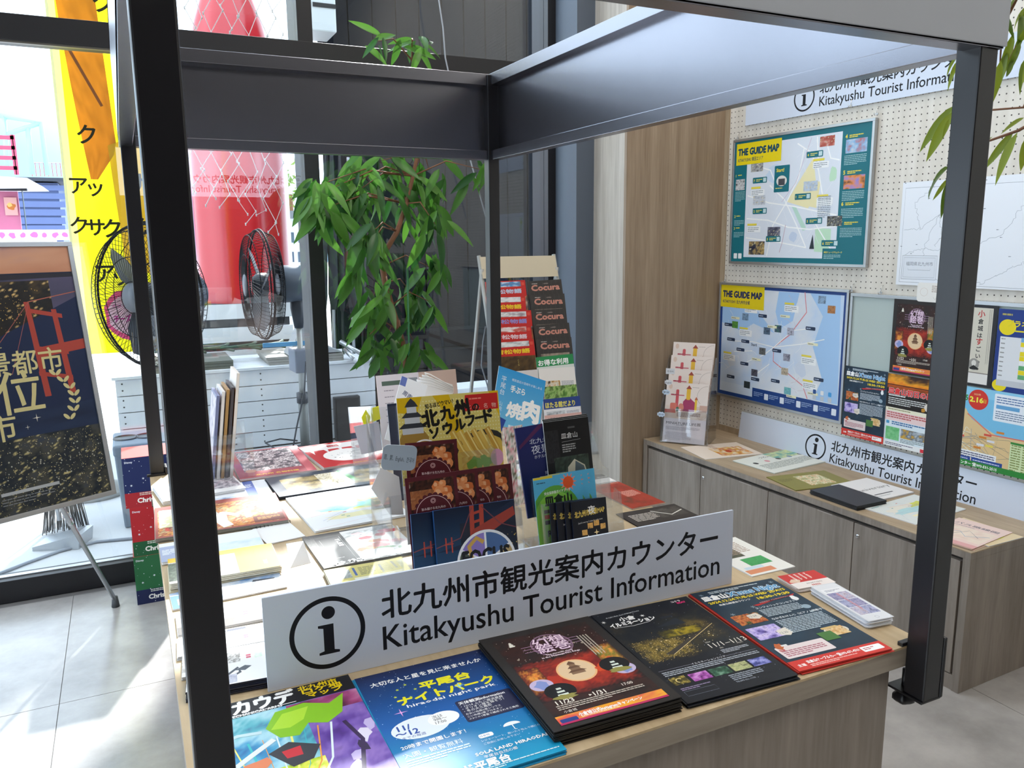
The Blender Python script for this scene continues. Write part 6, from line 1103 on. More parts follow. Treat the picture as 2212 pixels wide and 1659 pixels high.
lart = [a_waka(k) for k in range(5)] + [lambda W, H: (lambda c: (c.pal(0, 0, W, H, ['#2a1c10', '#6a5028', '#3a2a18', '#8a6a38'], 3, 240, 12, 12), c.text('こくら', W*.6, H*.9, 9, '#d8c878', vert=True), c)[2])(Cv(W, H, '#3a2c1c')), lambda W, H: a_text(W, H, '#d8d4d4', None, ['#6a5a58', '#c8b8b0', '#3a4a68'], 241), lambda W, H: a_text(W, H, '#c8c4cc', None, ['#7a5a48', '#d8c8b0', '#3a3a48'], 242)]
llab = ['red magazine with %s lettering, %s in the left column of the rack' % (c_, o) for c_, o in zip(('pale blue', 'golden yellow', 'violet', 'pale pink', 'bright yellow'), ordn)] + ['brown leaflet below the red magazines in the rack', 'pale photo leaflet in the left column of the rack', 'lowest grey photo leaflet in the left column of the rack']
for k, (a, b_) in enumerate(LX):
    y0 = ry-.037-(.03*k); standpx('magazine', llab[k], a, b_, y0, 150, 210, lart[k], wfit=True, lean=.22, th=.004, cat='magazine' if k < 5 else 'leaflet', pp=paper('#c08078') if k < 5 else None)
b = MB(); b.tube([py(q, 2.3) for q in ((1049, 705), (1043, 740), (1040, 790), (1052, 830), (1062, 870), (1062, 930))], .003, mat('grey_cable', '#8a929c', .5), 6); tag(b.build('cable'), 'thin grey cable hanging beside the left rail of the leaflet rack', 'cable')
b = MB(); b.tube([py(q, 2.88) for q in ((945, -60), (948, 0), (957, 60), (962, 125), (990, 250), (1020, 360), (1050, 470))], .0035, mat('white_cable', '#a8acb4', .5), 6); tag(b.build('cable'), 'thin white cable hanging down in front of the dark upper window', 'cable')

# ================================================================== NIGHT-VIEW POSTER ON AN EASEL
ub = Vector((math.sin(math.radians(61.6)), math.cos(math.radians(61.6)), 0))
TRw = py((180, 523), 2.36); BRw = py((250, 1066), 2.22); vb = (TRw-BRw); PH = vb.length
PW = .84; Mb = frame(BRw-ub*PW, ub, vb)
ea = empty('easel', M=Mb @ Matrix.Translation((PW/2, 0, -.01))); tag(ea, 'silver folding easel holding the night-view poster board', 'easel')
pbd = empty('poster_board', M=Mb); tag(pbd, 'grey-framed night-view poster board with gold lettering and red bridge', 'poster')
B('panel', pbd, WHITE, .012, PW-.012, .012, PH-.012, -.006, .002)
for n, a in (('frame_rail', (0, PW, 0, .016)), ('frame_rail', (0, PW, PH-.016, PH)), ('frame_stile', (0, .016, .016, PH-.016)), ('frame_stile', (PW-.016, PW, .016, PH-.016))): B(n, pbd, ALU, *a, -.008, .008, .001)
def a_night(W, H):
    c = Cv(W, H, '#18233c'); c.pal(0, H*.90, W, H*.10, ['#8a6a68', '#c88868', '#d8a080', '#b0888c'], 3, 250, 10, 4, vb=.3); c.pal(0, H*.74, W, H*.15, ['#3a3a50', '#5a5470', '#48485e'], 3, 251, 14, 6); c.poly([(0, H*.89), (W*.2, H*.905), (W*.5, H*.89), (W*.62, H*.915), (W*.75, H*.895), (W, H*.895), (W, H*.88), (0, H*.865)], '#2c2a34')
    c.pal(0, H*.54, W*.9, H*.33, ['#14161c', '#1e1c20', '#2c2620', '#1c1e22', '#4a3c28', '#201c1c'], 12, 252, 60, 34, contrast=.9, spark=.03, sparkc='#ffd890'); c.dots(0, H*.56, W*.85, H*.28, 900, 1.5, '#e8b860', 31); c.dots(0, H*.58, W*.6, H*.2, 260, 2.4, '#f4d890', 32)
    c.poly([(0, H*.38), (W, H*.80), (W, H*.30), (0, H*.2)], '#1c2a4c'); c.poly([(0, H*.56), (W*.3, H*.50), (W, H*.80), (W, H*.78), (0, H*.36)], '#1c2a4c')
    c.pal(0, 0, W, H*.30, ['#141e2a', '#202a34', '#34383a', '#182430', '#4a4a42', '#3a4250', '#1c2830'], 14, 253, 66, 34, contrast=.9, spark=.03, sparkc='#e8d898'); c.dots(0, 0, W, H*.28, 1300, 1.4, '#d8c890', 33); c.dots(0, H*.05, W, H*.2, 300, 2.4, '#b8b8a8', 34); c.pal(0, H*.28, W, H*.10, ['#182440', '#243454', '#1a2848'], 4, 254, 10, 5)
    r = '#b4483c'
    for x in (.80, .90): c.poly([(W*x-8, H*.79-(x-.80)*300), (W*x+8, H*.79-(x-.80)*300), (W*x+26, H*.42), (W*x+6, H*.42)], r)
    for y in (.765, .62, .52): c.poly([(W*.80, H*y), (W*.93, H*y-26), (W*.93, H*y-40), (W*.80, H*y-14)], r)
    c.poly([(W*.80, H*.61), (W, H*.63), (W, H*.59), (W*.80, H*.57)], r); c.line([(W*.81, H*.79), (W*.60, H*.56)], 2, '#a86058'); c.line([(W*.81, H*.79), (W*.70, H*.52)], 1.6, '#a86058'); c.line([(W*.81, H*.79), (W, H*.82)], 3, '#b86858')
    g = '#dccf94'; c.text('祝！', W*.56, H*.60, 84, g, 'r', bold=.010); c.text('日本新三大夜景都市', W*.90, H*.525, 84, g, 'r', bold=.010, w_=W*.88); c.text('全国1位', W*.80, H*.385, 150, g, 'r', bold=.008); c.text('北九州市', W*.68, H*.285, 96, g, 'r', bold=.008)
    for k in range(3): c.line([(W*.60, H*(.66-.018*k)), (W*(.66+.01*k), H*(.675-.025*k))], 2.2, g)
    for k in range(7):
        x, y = W*(.86+.06*math.sin(k*.45)), H*(.51-.030*k); c.ell(x-8, y, 13, 6, g, 12, 2.3); c.ell(x+12, y-2, 13, 6, g, 12, .8)
    c.star(W*.76, H*.345, 14, '#f4f0e0', 4, .14); c.star(W*.72, H*.315, 8, '#f4f0e0', 4, .14); c.star(W*.36, H*.84, 12, '#f4f0e0', 4, .14); c.rect(W*.58, H*.075, W*.22, H*.012, '#b8bcc0'); c.rows(W*.58, H*.06, W*.2, 3, 9, '#888c90', .3); return c
a_night(PW*1000-32, PH*1000-32).build(pbd, M=Matrix.Translation((.016, .016, .002)))
foot = Vector((-1.315, 2.72, 0)); Minv = (Mb @ Matrix.Translation((PW/2, 0, -.01))).inverted()
topb = Mb @ Vector((PW*.55, PH*.96, -.03)); jn = py((135, 1100), 2.42)
b = MB(); b.tube([Minv @ topb, Minv @ (jn), Minv @ (foot+Vector((0, 0, .03)))], .009, ALU, 10); b.tube([Minv @ (jn+(foot-jn)*.05), Minv @ (jn+(foot-jn)*.13)], .013, ACRY, 10); b.build('leg', ea)
b = MB(); b.tube([Minv @ (foot+Vector((0, 0, .045))), Minv @ foot], [.011, .016], mat('grey_rubber', '#4a4c50', .7), 12); b.build('rubber_foot', ea)
for q, tx_ in ((Vector((.05, 0, 0)), .1), (Vector((PW-.25, 0, 0)), .5)):
    p1 = Mb @ Vector((tx_*PW, PH*.1, -.015)); p2 = p1.copy(); p2.z = .012; p2 += Vector((-.05+.0*tx_, -.10, 0)) if tx_ < .3 else Vector((-.28, -.12, 0)); p0 = Mb @ Vector((PW*.5, PH*.96, -.03))
    b = MB(); b.tube([Minv @ p0, Minv @ p1, Minv @ p2], .009, ALU, 10); b.build('leg', ea)

# ================================================================== STACK OF FESTIVE GIFT BOXES
cols = (('#27683f', '#1d2650', 'lowest gift box, green with a navy bottom band'), ('#b3262e', '#1f5c38', 'middle gift box, red with a green bottom band'), ('#1f2a58', '#a82830', 'topmost gift box, navy with a red bottom band and red lid'))
for k, (c1, c2, lab) in enumerate(cols):
    x0, y0, z0, w_, d_x, h_ = -1.232+.008*(k % 2)-.004*k, 2.69, .212*k, .23, .20, .211
    r_ = empty('gift_box', (x0, y0, z0)); tag(r_, lab, 'box', 'festive gift boxes stacked beside the display table'); b = MB(); b.box(0, w_, 0, d_x, 0, h_, paper(c1)); bevel(b.build('carton', r_), .002)
    B('lid', r_, paper('#b8302c'), .0, w_, 0, d_x, h_, h_+.0012)
    def art(W, H):
        c = Cv(W, H, c1); c.rect(0, 0, W, H*.30, c2); c.dots(0, 0, W, H, 40, 1.8, '#e8ecf0', k+3); [c.star(W*(.12+.2*j), H*(.45+.12*(j % 3)), 6, '#e4ecf4', 6, .3) for j in range(4)]
        c.text('Disney', W*.04, H*.90, 11, '#e8ecf4', bold=.02); c.rows(W*.24, H*.27, W*.4, 2, 7, '#d8dcd0'); c.text('Christmas', W*.20, H*.09, 28, '#f4f2ec', bold=.04); return c
    art(w_*1000, h_*1000).build(r_, M=Matrix(((1, 0, 0, 0), (0, 0, -1, 0), (0, 1, 0, 0), (0, 0, 0, 1)))); art(d_x*1000, h_*1000).build(r_, M=Matrix(((0, 0, -1, 0), (-1, 0, 0, d_x), (0, 1, 0, 0), (0, 0, 0, 1))))

# ================================================================== PLANTS
def leafmat(name, c1, c2, tr=.35):
    m, nt, b = newmat(name); oi = nd(nt, 'ShaderNodeObjectInfo'); cr = nd(nt, 'ShaderNodeValToRGB'); e = cr.color_ramp.elements; e[0].color = (*lin(c1), 1); e[1].color = (*lin(c2), 1)
    nt.links.new(oi.outputs['Random'], cr.inputs[0]); nt.links.new(cr.outputs[0], b.inputs['Base Color']); b.inputs['Roughness'].default_value = .38
    t = nd(nt, 'ShaderNodeBsdfTranslucent'); nt.links.new(cr.outputs[0], t.inputs[0]); mx = nd(nt, 'ShaderNodeMixShader'); mx.inputs[0].default_value = tr
    out = [n for n in nt.nodes if n.type == 'OUTPUT_MATERIAL'][0]; nt.links.new(b.outputs[0], mx.inputs[1]); nt.links.new(t.outputs[0], mx.inputs[2]); nt.links.new(mx.outputs[0], out.inputs[0]); return m
LEAF = leafmat('ficus_leaf', '#1d4d1a', '#568a30', .28); LEAF2 = leafmat('ficus_leaf_olive', '#4e6a1c', '#8f9f30', .4)
BARK = mat('ficus_bark', '#7a5138', .8, bump=.3, bscale=90, var=.2, vscale=30)
def leaf_mesh(i, m, wd=.118):
    """unit-length lanceolate leaf: local +y from stalk to tip, folded along the midrib, bending down in -z"""
    r = random.Random(i); b = MB(); n = 7; cv = r.uniform(.05, .30); tw = r.uniform(-.25, .25); L_, R_, M_ = [], [], []
    for k in range(n+1):
        t = k/n; wdt = wd*(math.sin(PI*min(1, t**.75))**.85) if 0 < t < 1 else .003; y = t*(1-.10*cv*t); z = -cv*t*t; s_ = tw*t
        M_.append(Vector((0, y, z))); L_.append(Vector((-wdt*math.cos(s_), y, z+wdt*(.35-math.sin(s_))))); R_.append(Vector((wdt*math.cos(s_), y, z+wdt*(.35+math.sin(s_)))))
    vs = L_+M_+R_; q = n+1; fs = []
    for k in range(n): fs += [(k, q+k, q+k+1, k+1), (q+k, 2*q+k, 2*q+k+1, q+k+1)]
    b.add(vs, fs, m, True); return b.mesh('leaf')
def put_leaf(me, par, base, tip, nrm, inv=None, wsc=1):
    y = (tip-base); L_ = y.length; y.normalize(); x = y.cross(nrm).normalized(); z = x.cross(y)
    o = bpy.data.objects.new('leaf', me); COL.objects.link(o); o.parent = par
    M = Matrix(((x.x*L_*wsc, y.x*L_, z.x*L_, base.x), (x.y*L_*wsc, y.y*L_, z.y*L_, base.y), (x.z*L_*wsc, y.z*L_, z.z*L_, base.z), (0, 0, 0, 1))); o.matrix_local = inv @ M if inv else M
    return o
YP = 2.66
pl1 = empty('potted_ficus', (.0, YP, 0)); tag(pl1, 'tall long-leaved ficus with bare curved trunk and green stake in front of the window', 'plant'); off = Vector((.0, YP, 0))
inv = Matrix.Translation(-off)
tr = [py(q, YP+dy_) for q, dy_ in (((892, 1000), 0), ((882, 830), 0), ((876, 770), 0), ((862, 715), 0), ((845, 660), .01), ((832, 610), .02), ((826, 575), .02), ((834, 540), .0), ((858, 500), -.02), ((878, 440), 0), ((892, 380), .02), ((905, 320), .03), ((900, 220), .02), ((890, 130), 0))]
b = MB(); b.tube([p-off for p in tr], [.017, .016, .0155, .015, .014, .014, .0135, .012, .0115, .010, .009, .008, .006, .003], BARK, 9); b.build('trunk', pl1)
b = MB(); s0, s1 = py((880, 575), YP-.03), py((884, 900), YP-.03); s1.z = .30; b.tube([s0-off, s1-off], .005, mat('green_plant_stake', '#1f6a3c', .4), 8); b.build('stake', pl1)
POTM = mat('dark_pot', '#2c2c2e', .5); b = MB(); pc = Vector((s1.x-off.x, 0, 0)); b.lathe([(0, 0), (.13, 0), (.17, .32), (.175, .34), (.16, .34), (.155, .30), (0, .30)], POTM, 28, Matrix.Translation(pc)); b.build('pot', pl1)
b = MB(); b.tube([tr[1]-off, Vector((tr[1].x, YP, .3))-off], .018, BARK, 9); b.build('trunk_base', pl1)
LM = [leaf_mesh(i, LEAF) for i in range(9)]
rr = random.Random(12)
clusters = [(752, 415, 60, 60, 26), (715, 480, 40, 70, 22), (860, 385, 70, 50, 26), (950, 380, 60, 45, 15), (1015, 400, 35, 45, 8), (785, 540, 45, 60, 20), (900, 500, 45, 60, 18), (905, 590, 50, 45, 12), (925, 650, 45, 40, 11), (812, 655, 35, 60, 16), (960, 665, 40, 25, 7), (838, 755, 50, 50, 15), (905, 745, 28, 40, 8), (798, 745, 25, 55, 9), (745, 560, 25, 50, 8), (790, 100, 26, 14, 6), (900, 108, 32, 18, 12), (850, 240, 70, 60, 20), (700, 420, 20, 30, 7), (930, 430, 30, 40, 8)]
def on_trunk(p):
    best = min(range(3, len(tr)), key=lambda i: abs(tr[i].z-(p.z+.06))+.3*abs(tr[i].x-p.x)); return tr[best]
for (cx0, cy0, rx, ry_, n) in clusters:
    ctr = py((cx0, cy0), YP+rr.uniform(-.08, .06)); s_ = (ctr-CAM).length/F_PX; st0 = on_trunk(ctr)
    sub = []
    for j in range(max(1, n//7)):
        e = ctr+Vector((rr.uniform(-.7, .7)*rx*s_, rr.uniform(-.10, .08), rr.uniform(-.2, .8)*ry_*s_)); sub.append(e)
        mid = (st0+e)/2+Vector((0, 0, .05)); b = MB(); b.tube([st0-off, mid-off, e-off], [.004, .003, .0016], BARK, 5); b.build('twig', pl1)
    for j in range(n):
        e = sub[j % len(sub)]; base = e+Vector((rr.uniform(-.6, .6)*rx*s_, rr.uniform(-.08, .08), rr.uniform(-.5, .6)*ry_*s_)); up = cy0 < 130
        a = rr.uniform(0, 2*PI); L_ = rr.uniform(.135, .20)*(0.8 if up else 1); dr = Vector((math.cos(a)*.6, math.sin(a)*.45, rr.uniform(-1.1, -.35) if not up else rr.uniform(-.9, .25)))
        dr.normalize(); put_leaf(LM[rr.randrange(9)], pl1, base, base+dr*L_, Vector((rr.uniform(-.5, .5), -1, rr.uniform(0, .9))), inv, rr.uniform(.8, 1.15))
# second ficus, hanging in from the right
XP = .95
pl2 = empty('potted_ficus', (1.30, -.15, 0)); tag(pl2, 'long-leaved ficus whose branches hang in at the upper right beyond the post', 'plant'); off2 = Vector((1.30, -.15, 0)); inv2 = Matrix.Translation(-off2)
LM2 = [leaf_mesh(i+30, LEAF2, .12) for i in range(7)]
segs = [((2066, 226), (1970, 332)), ((2060, 240), (1996, 352)), ((2052, 255), (2034, 302)), ((2052, 360), (1980, 420)), ((2048, 385), (2012, 437)), ((2052, 388), (2031, 468)), ((2070, 122), (2034, 168)), ((2070, 130), (2043, 192)), ((2190, 283), (2120, 372)), ((2198, 286), (2144, 402)), ((2214, 300), (2206, 378)), ((2212, 254), (2164, 280)), ((2126, 308), (2142, 296)), ((2162, 130), (2140, 238)), ((2190, 70), (2150, 205)), ((2175, 110), (2158, 190)), ((2205, 90), (2172, 168)), ((2212, 130), (2200, 200)), ((2155, 60), (2142, 110)), ((2230, 10), (2170, 60)), ((2200, -10), (2160, 40)), ((2240, 40), (2185, 110)), ((2230, 120), (2208, 180)), ((2160, -30), (2165, 20)), ((2240, 0), (2195, 40)), ((2170, 30), (2190, 80)), ((2212, 20), (2205, 95)), ((2180, 0), (2150, 75)), ((2240, -20), (2215, 30)), ((2250, 280), (2225, 350)), ((2158, 145), (2142, 160)), ((2185, 120), (2178, 175)), ((2225, 200), (2212, 262))]
for k, (p, q) in enumerate(segs):
    a, c_ = px(p, XP+.05*rr.uniform(-1, 1)), px(q, XP+.05*rr.uniform(-1, 1)); put_leaf(LM2[k % 7], pl2, a, c_, Vector((-1, -.6+rr.uniform(-.4, .4), rr.uniform(-.2, .8))), inv2, rr.uniform(.55, .8))
tw2 = [((2290, 60), (2212, 232), (2110, 240), (2062, 232)), ((2290, 230), (2200, 282), (2120, 310), (2055, 372)), ((2290, -60), (2200, -10), (2165, 60), (2160, 140)), ((2290, 60), (2235, 60), (2200, 90), (2180, 130))]
tr2 = [Vector((1.30, -.15, .25)), Vector((1.29, -.16, 1.0)), Vector((1.27, -.12, 1.7)), Vector((1.25, -.1, 2.3))]
b = MB(); b.tube([p-off2 for p in tr2], [.018, .016, .013, .006], BARK, 9); b.build('trunk', pl2)
for t_ in tw2:
    P_2 = [px(q, XP) for q in t_]; b = MB(); b.tube([Vector((1.26, -.11, max(1.2, P_2[0].z)))-off2]+[p-off2 for p in P_2], [.006, .005, .004, .003, .0018], BARK, 6); b.build('branch', pl2)
b = MB(); b.lathe([(0, 0), (.12, 0), (.16, .26), (.165, .28), (.15, .28), (.145, .25), (0, .25)], POTM, 28); b.build('pot', pl2)
# ================================================================== OUTSIDE THE WINDOW
WPL = mat('white_painted_plank', '#c9ccd0', .7, bump=.3, bscale=40, var=.12, vscale=9)
PY = 5.15; P0 = py((248, 819), PY); PZ = P0.z; PX0, PX1 = P0.x, py((808, 774), PY).x
pln = empty('planter', ((PX0+PX1)/2, PY, 0)); tag(pln, 'long white planked planter bench outside the window', 'planter'); nbd_ = 5; bh = (PZ-.02)/nbd_
for k in range(nbd_):
    z0 = .01+bh*k; B('plank', pln, WPL, -(PX1-PX0)/2, (PX1-PX0)/2, 0, .02, z0+.003, z0+bh-.003, .001); B('plank', pln, WPL, -(PX1-PX0)/2, -(PX1-PX0)/2+.02, .02, .7, z0+.003, z0+bh-.003, .001); B('plank', pln, WPL, (PX1-PX0)/2-.02, (PX1-PX0)/2, .02, .7, z0+.003, z0+bh-.003, .001)
for k in range(4): B('top_plank', pln, WPL, -(PX1-PX0)/2-.02, (PX1-PX0)/2+.02, -.02+.18*k, .155+.18*k, PZ-.008, PZ+.012, .001)
B('inner_core', pln, mat('planter_inside', '#2a2a2a', .9), -(PX1-PX0)/2+.022, (PX1-PX0)/2-.022, .022, .68, 0, PZ-.02)
sc2 = MB()
for k in range(nbd_):
    for xx in (.04, .75, .95, 1.35): sc2.tube([(-(PX1-PX0)/2+xx, -.001, .01+bh*(k+.35)), (-(PX1-PX0)/2+xx, .003, .01+bh*(k+.35))], .006, DARK, 6); sc2.tube([(-(PX1-PX0)/2+xx, -.001, .01+bh*(k+.75)), (-(PX1-PX0)/2+xx, .003, .01+bh*(k+.75))], .006, DARK, 6)
sc2.build('screws', pln)
# hoses and folded mats on the planter
b = MB(); rr = random.Random(3)
for k in range(5): b.tube([Vector((PX0+.42+.2*k+.2*math.cos(t)*(1-.02*q), PY+.38+.10*math.sin(t), PZ+.095+.006*q)) for q, t in enumerate([.7*j for j in range(10)])], .011, mat('green_hose', '#37503c', .5), 6)
tag(b.build('garden_hose'), 'tangle of dark green hoses lying on the white planter', 'hose')
for k, (xa, c_, lab) in enumerate(((.22, '#5a5d55', 'grey-green folded mat at the left on the white planter'), (1.02, '#8d8a84', 'pale grey folded mat near the right on the white planter'))):
    b = MB(); [b.box(PX0+xa-.01*j, PX0+xa+.55, PY+.02, PY+.5, PZ+.013+.02*j, PZ+.031+.02*j, mat('mat_%d' % k, c_, .9)) for j in range(3)]; tag(b.build('folded_mat'), lab, 'mat')
b = MB(); b.prism([(PX0+1.16, PZ+.08), (PX0+1.56, PZ+.08), (PX0+1.46, PZ+.12), (PX0+1.28, PZ+.32)], -.14, .06, mat('grey_tarpaulin', '#8f9194', .7), Matrix(((1, 0, 0, 0), (0, 0, 1, PY+.15), (0, 1, 0, 0), (0, 0, 0, 1)))); tag(b.build('tarpaulin'), 'folded grey tarpaulin with a pointed top on the white planter', 'tarpaulin')
a, c_ = py((718, 857), PY), py((778, 955), PY); b = MB(); b.box(a.x, c_.x, PY-.06, PY-.002, c_.z, a.z, DARK); eb = b.build('electrical_box'); bevel(eb, .006); tag(eb, 'black electrical box on the front of the white planter', 'box')
B('cover', eb, mat('dark_cover', '#0f1013', .3), a.x+.012, c_.x-.012, PY-.066, PY-.06, c_.z+.015, a.z-.015, .003)
# closed parasols leaning behind
for k, (q0, q1, w_) in enumerate((((700, 770), (703, 330), .02), ((722, 765), (716, 320), .03), ((742, 768), (733, 325), .022), ((765, 770), (752, 340), .03), ((782, 790), (790, 420), .016))):
    r_ = empty('closed_parasol', py(q0, PY+.35)); O_ = Vector(r_.location); p1 = py(q1, PY+.45); tag(r_, ('leftmost', 'second from the left', 'middle', 'fourth from the left', 'rightmost')[k]+' of the closed dark parasols standing on the planter behind the ficus', 'parasol', 'closed parasols on the planter')
    b = MB(); b.tube([(0, 0, 0), p1-O_], w_*.45, ALU if k % 2 else DARK, 8); b.build('pole', r_); b = MB(); b.tube([(p1-O_)*t for t in (.22, .3, .7, 1.0)], [w_*.7, w_*1.3, w_*1.0, w_*.4], mat('dark_canvas', '#26272c', .9), 9); b.build('folded_canopy', r_)
for k, (q0, q1) in enumerate((((735, 738), (795, 772)), ((745, 755), (765, 775)))):
    b = MB(); b.tube([py(q0, PY+.1), py(q1, PY-.05)], .018, ALU, 10); b.tube([py(q1, PY-.05), py((q1[0]+14, q1[1]+9), PY-.07)], .02, WPL, 10); tag(b.build('pole'), ('longer' if k == 0 else 'shorter')+' metal pole with white end lying across the planter', 'pole')

# industrial fans
CAGE = mat('black_wire', '#121317', .7, spec=.15); FB = mat('dark_grey_plastic', '#2c3038', .45); FBL = mat('blue_grey_plastic', '#4a525e', .45)
def make_fan(loc, yaw, hub, R, tilt=0):
    r_ = empty('pedestal_fan', loc); r_.rotation_euler = (0, 0, yaw); Mh = Matrix.Translation((0, -.10, hub)) @ Matrix.Rotation(PI/2+tilt, 4, 'X')
    cg = MB(); n = 76
    def ringp(rad, z): return [Mh @ Vector((rad*math.cos(t*PI/20), rad*math.sin(t*PI/20), z)) for t in range(41)]
    cg.tube(ringp(R, 0), .007, CAGE, 6, False); cg.tube(ringp(R*.99, .02), .004, CAGE, 5, False)
    for rad, z in ((R*.9, .075), (R*.55, .10), (R*.22, .105), (R*.9, -.075), (R*.5, -.10)): cg.tube(ringp(rad, z), .0028, CAGE, 4, False)
    for s_ in (1, -1):
        for k in range(n):
            t = 2*PI*k/n; tw = .35*s_
            cg.tube([Mh @ Vector((rd*R*math.cos(t+tw*(1-rd)), rd*R*math.sin(t+tw*(1-rd)), s_*zz)) for rd, zz in ((.2, .105), (.55, .10), (.9, .075), (1.0, 0))], .0016, CAGE, 3, False)
    cg.build('cage', r_)['kind'] = 'stuff'
    for k in range(3):
        t = 2*PI*k/3+.3; R3 = Mh @ Matrix.Rotation(t, 4, 'Z'); b = MB(); b.add([R3 @ Vector(v) for v in ((.05, -.06, .03), (.05, .05, -.03), (R*.6, .10, -.035), (R*.88, .03, -.01), (R*.85, -.05, .03), (R*.5, -.09, .045))], [(0, 1, 2, 3, 4, 5)], FB); o = b.build('blade', r_); o.modifiers.new('t', 'SOLIDIFY').thickness = .004
    b = MB(); b.lathe([(0, .06), (.05, .055), (.075, .03), (.08, -.03), (0, -.03)], FB, 24, Mh); b.build('hub', r_); b = MB(); b.lathe([(0, .112), (R*.2, .108), (R*.2, .10), (0, .10)], FB, 24, Mh); b.build('badge', r_)
    b = MB(); b.lathe([(0, -.36), (.09, -.355), (.12, -.33), (.125, -.14), (.10, -.11), (0, -.11)], FBL, 28, Mh); b.build('motor', r_)
    b = MB(); b.tube([(0, .12, hub-.02), (0, .13, hub-.16), (0, .13, hub-.3)], [.035, .05, .03], FB, 12); b.build('yoke', r_)
    b = MB(); b.tube([(0, .13, hub-.28), (0, .13, .42)], .022, GREYM, 12); b.tube([(0, .13, .46), (0, .13, .05)], .033, mat('grey_pole', '#6f7270', .5), 12); b.tube([(0, .13, .47), (0, .13, .40)], .042, FB, 12); b.build('pole', r_)
    bevel(B('control_box', r_, mat('grey_box', '#6e7583', .5), -.09, .09, .07, .19, .62, .78), .01)
    b = MB(); b.prism([(-.20, -.12), (.20, -.12), (.20, .30), (-.20, .30)], 0, .05, mat('black_base_tray', '#3f4144', .6)); b.prism([(-.15, -.07), (.15, -.07), (.15, .25), (-.15, .25)], .05, .07, mat('black_base_tray', '#3f4144', .6)); bevel(b.build('base', r_), .01)
    b = MB(); b.tube([(.10, .14, .70), (.16, .10, .5), (.10, .05, .25), (.14, 0, .09), (.0, -.08, .1), (-.2, -.1, .1), (-.26, .02, .1), (-.1, .1, .11)], .006, FB, 6); b.build('power_cord', r_)
    return r_
f2 = make_fan((-.25, 4.70, 0), math.radians(-86), 1.22, .36); tag(f2, 'dark pedestal fan seen nearly edge-on outside, in front of the white planter', 'fan')
bl = MB(); bl.box(-.17, .17, -.006, .006, 0, .03, mat('blue_frill', '#2c8fc4', .6)); o = bl.build('cover_frill', f2); o.location = (0, .055, .80); o.rotation_euler = (0, 0, math.radians(86))
f1c = py((336, 640), 4.15); f1 = make_fan((f1c.x+.04, f1c.y+.06, 0), math.radians(-50), f1c.z, .405); tag(f1, 'large black wire-cage pedestal fan outside in front of the yellow banner', 'fan')

# yellow food banner
m, nt, bb = newmat('banner_cloth'); at = nd(nt, 'ShaderNodeAttribute', attribute_name='Col'); nt.links.new(at.outputs['Color'], bb.inputs['Base Color']); bb.inputs['Roughness'].default_value = .8
t_ = nd(nt, 'ShaderNodeBsdfTranslucent'); nt.links.new(at.outputs['Color'], t_.inputs[0]); mx = nd(nt, 'ShaderNodeMixShader'); mx.inputs[0].default_value = .5; out = [n for n in nt.nodes if n.type == 'OUTPUT_MATERIAL'][0]; nt.links.new(bb.outputs[0], mx.inputs[1]); nt.links.new(t_.outputs[0], mx.inputs[2]); nt.links.new(mx.outputs[0], out.inputs[0]); BANN = m
def a_banner(W, H):
    c = Cv(W, H, '#f0e418'); c.rect(0, 0, W*.10, H, '#f8f8ec')  # pale left strip: sunlit fold painted into the cloth colour
    c.pal(0, H*.62, W*.0+1, 1, ['#f0e418', '#f0e418'], 2, 1, 1, 1)
    n = 16; rg = np.random.RandomState(5); vs = []; fs = []; cs = []
    for i in range(n+1):
        t = i/n; y = H*(.99-.52*t); xl_ = W*(.10+.20*t**1.4); xr_ = W*(.52+.12*t) if t < .85 else W*(.62-1.6*(t-.85))
        for j in range(9): q = j/8; vs.append((xl_+(xr_-xl_)*q, y)); g = rg.uniform(.8, 1.15); a = np.array(lin('#c8842c'))*(1-q*.2)*g; a = a*(1-.35*t)+np.array(lin('#a86428'))*.35*t*g; cs.append(tuple(a))
        if i < n: fs += [(i*9+j, i*9+j+1, i*9+j+10, i*9+j+9) for j in range(8)]
    c.add(vs, fs, cs); c.line([(W*.2, H*.80), (W*.5, H*.66)], 16, '#8a6038'); c.poly([(W*.52, H*.56), (W, H*.60), (W, H*.20), (W*.60, H*.25)], '#e0b830')
    for ch, x, y, s_ in (('サ', .28, .93, 130), ('ク', .62, .90, 130), ('ク', .30, .565, 120), ('ア', .16, .435, 110), ('ッ', .34, .43, 110), ('サ', .80, .44, 130), ('ク', .12, .33, 110), ('サ', .30, .325, 110), ('ク', .48, .32, 120), ('ア', .36, .20, 120), ('ッ', .54, .19, 120), ('ク', .84, .32, 130)): c.text(ch, W*x, H*y, s_, '#33331c', 'c', bold=.02)
    c.blob(W*.64, H*.10, W*.34, '#d858b0', 18, .1, ry=H*.075, seed=4); c.blob(W*.64, H*.10, W*.30, '#f4f4fa', 18, .1, ry=H*.058, seed=4); c.text('チーズハットグ', W*.64, H*.085, 50, '#d040a8', 'c', bold=.04, w_=W*.46); c.text('のびーる', W*.5, H*.125, 24, '#d040a8', 'c', bold=.02); return c
ba = empty('food_banner', (py((138, 400), 4.5).x, 4.5, 0)); tag(ba, 'tall yellow food banner with black katakana lettering outside behind the fan', 'banner')
bx1 = py((348, 600), 4.5).x-ba.location.x; bz0 = py((250, 762), 4.5).z
BW_ = bx1; cvb = a_banner(BW_*1000, 2150); o = cvb.build(ba, 'banner_cloth', M=Matrix(((1, 0, 0, 0), (0, 0, -1, 0), (0, 1, 0, bz0), (0, 0, 0, 1)))); o.data.materials[0] = BANN
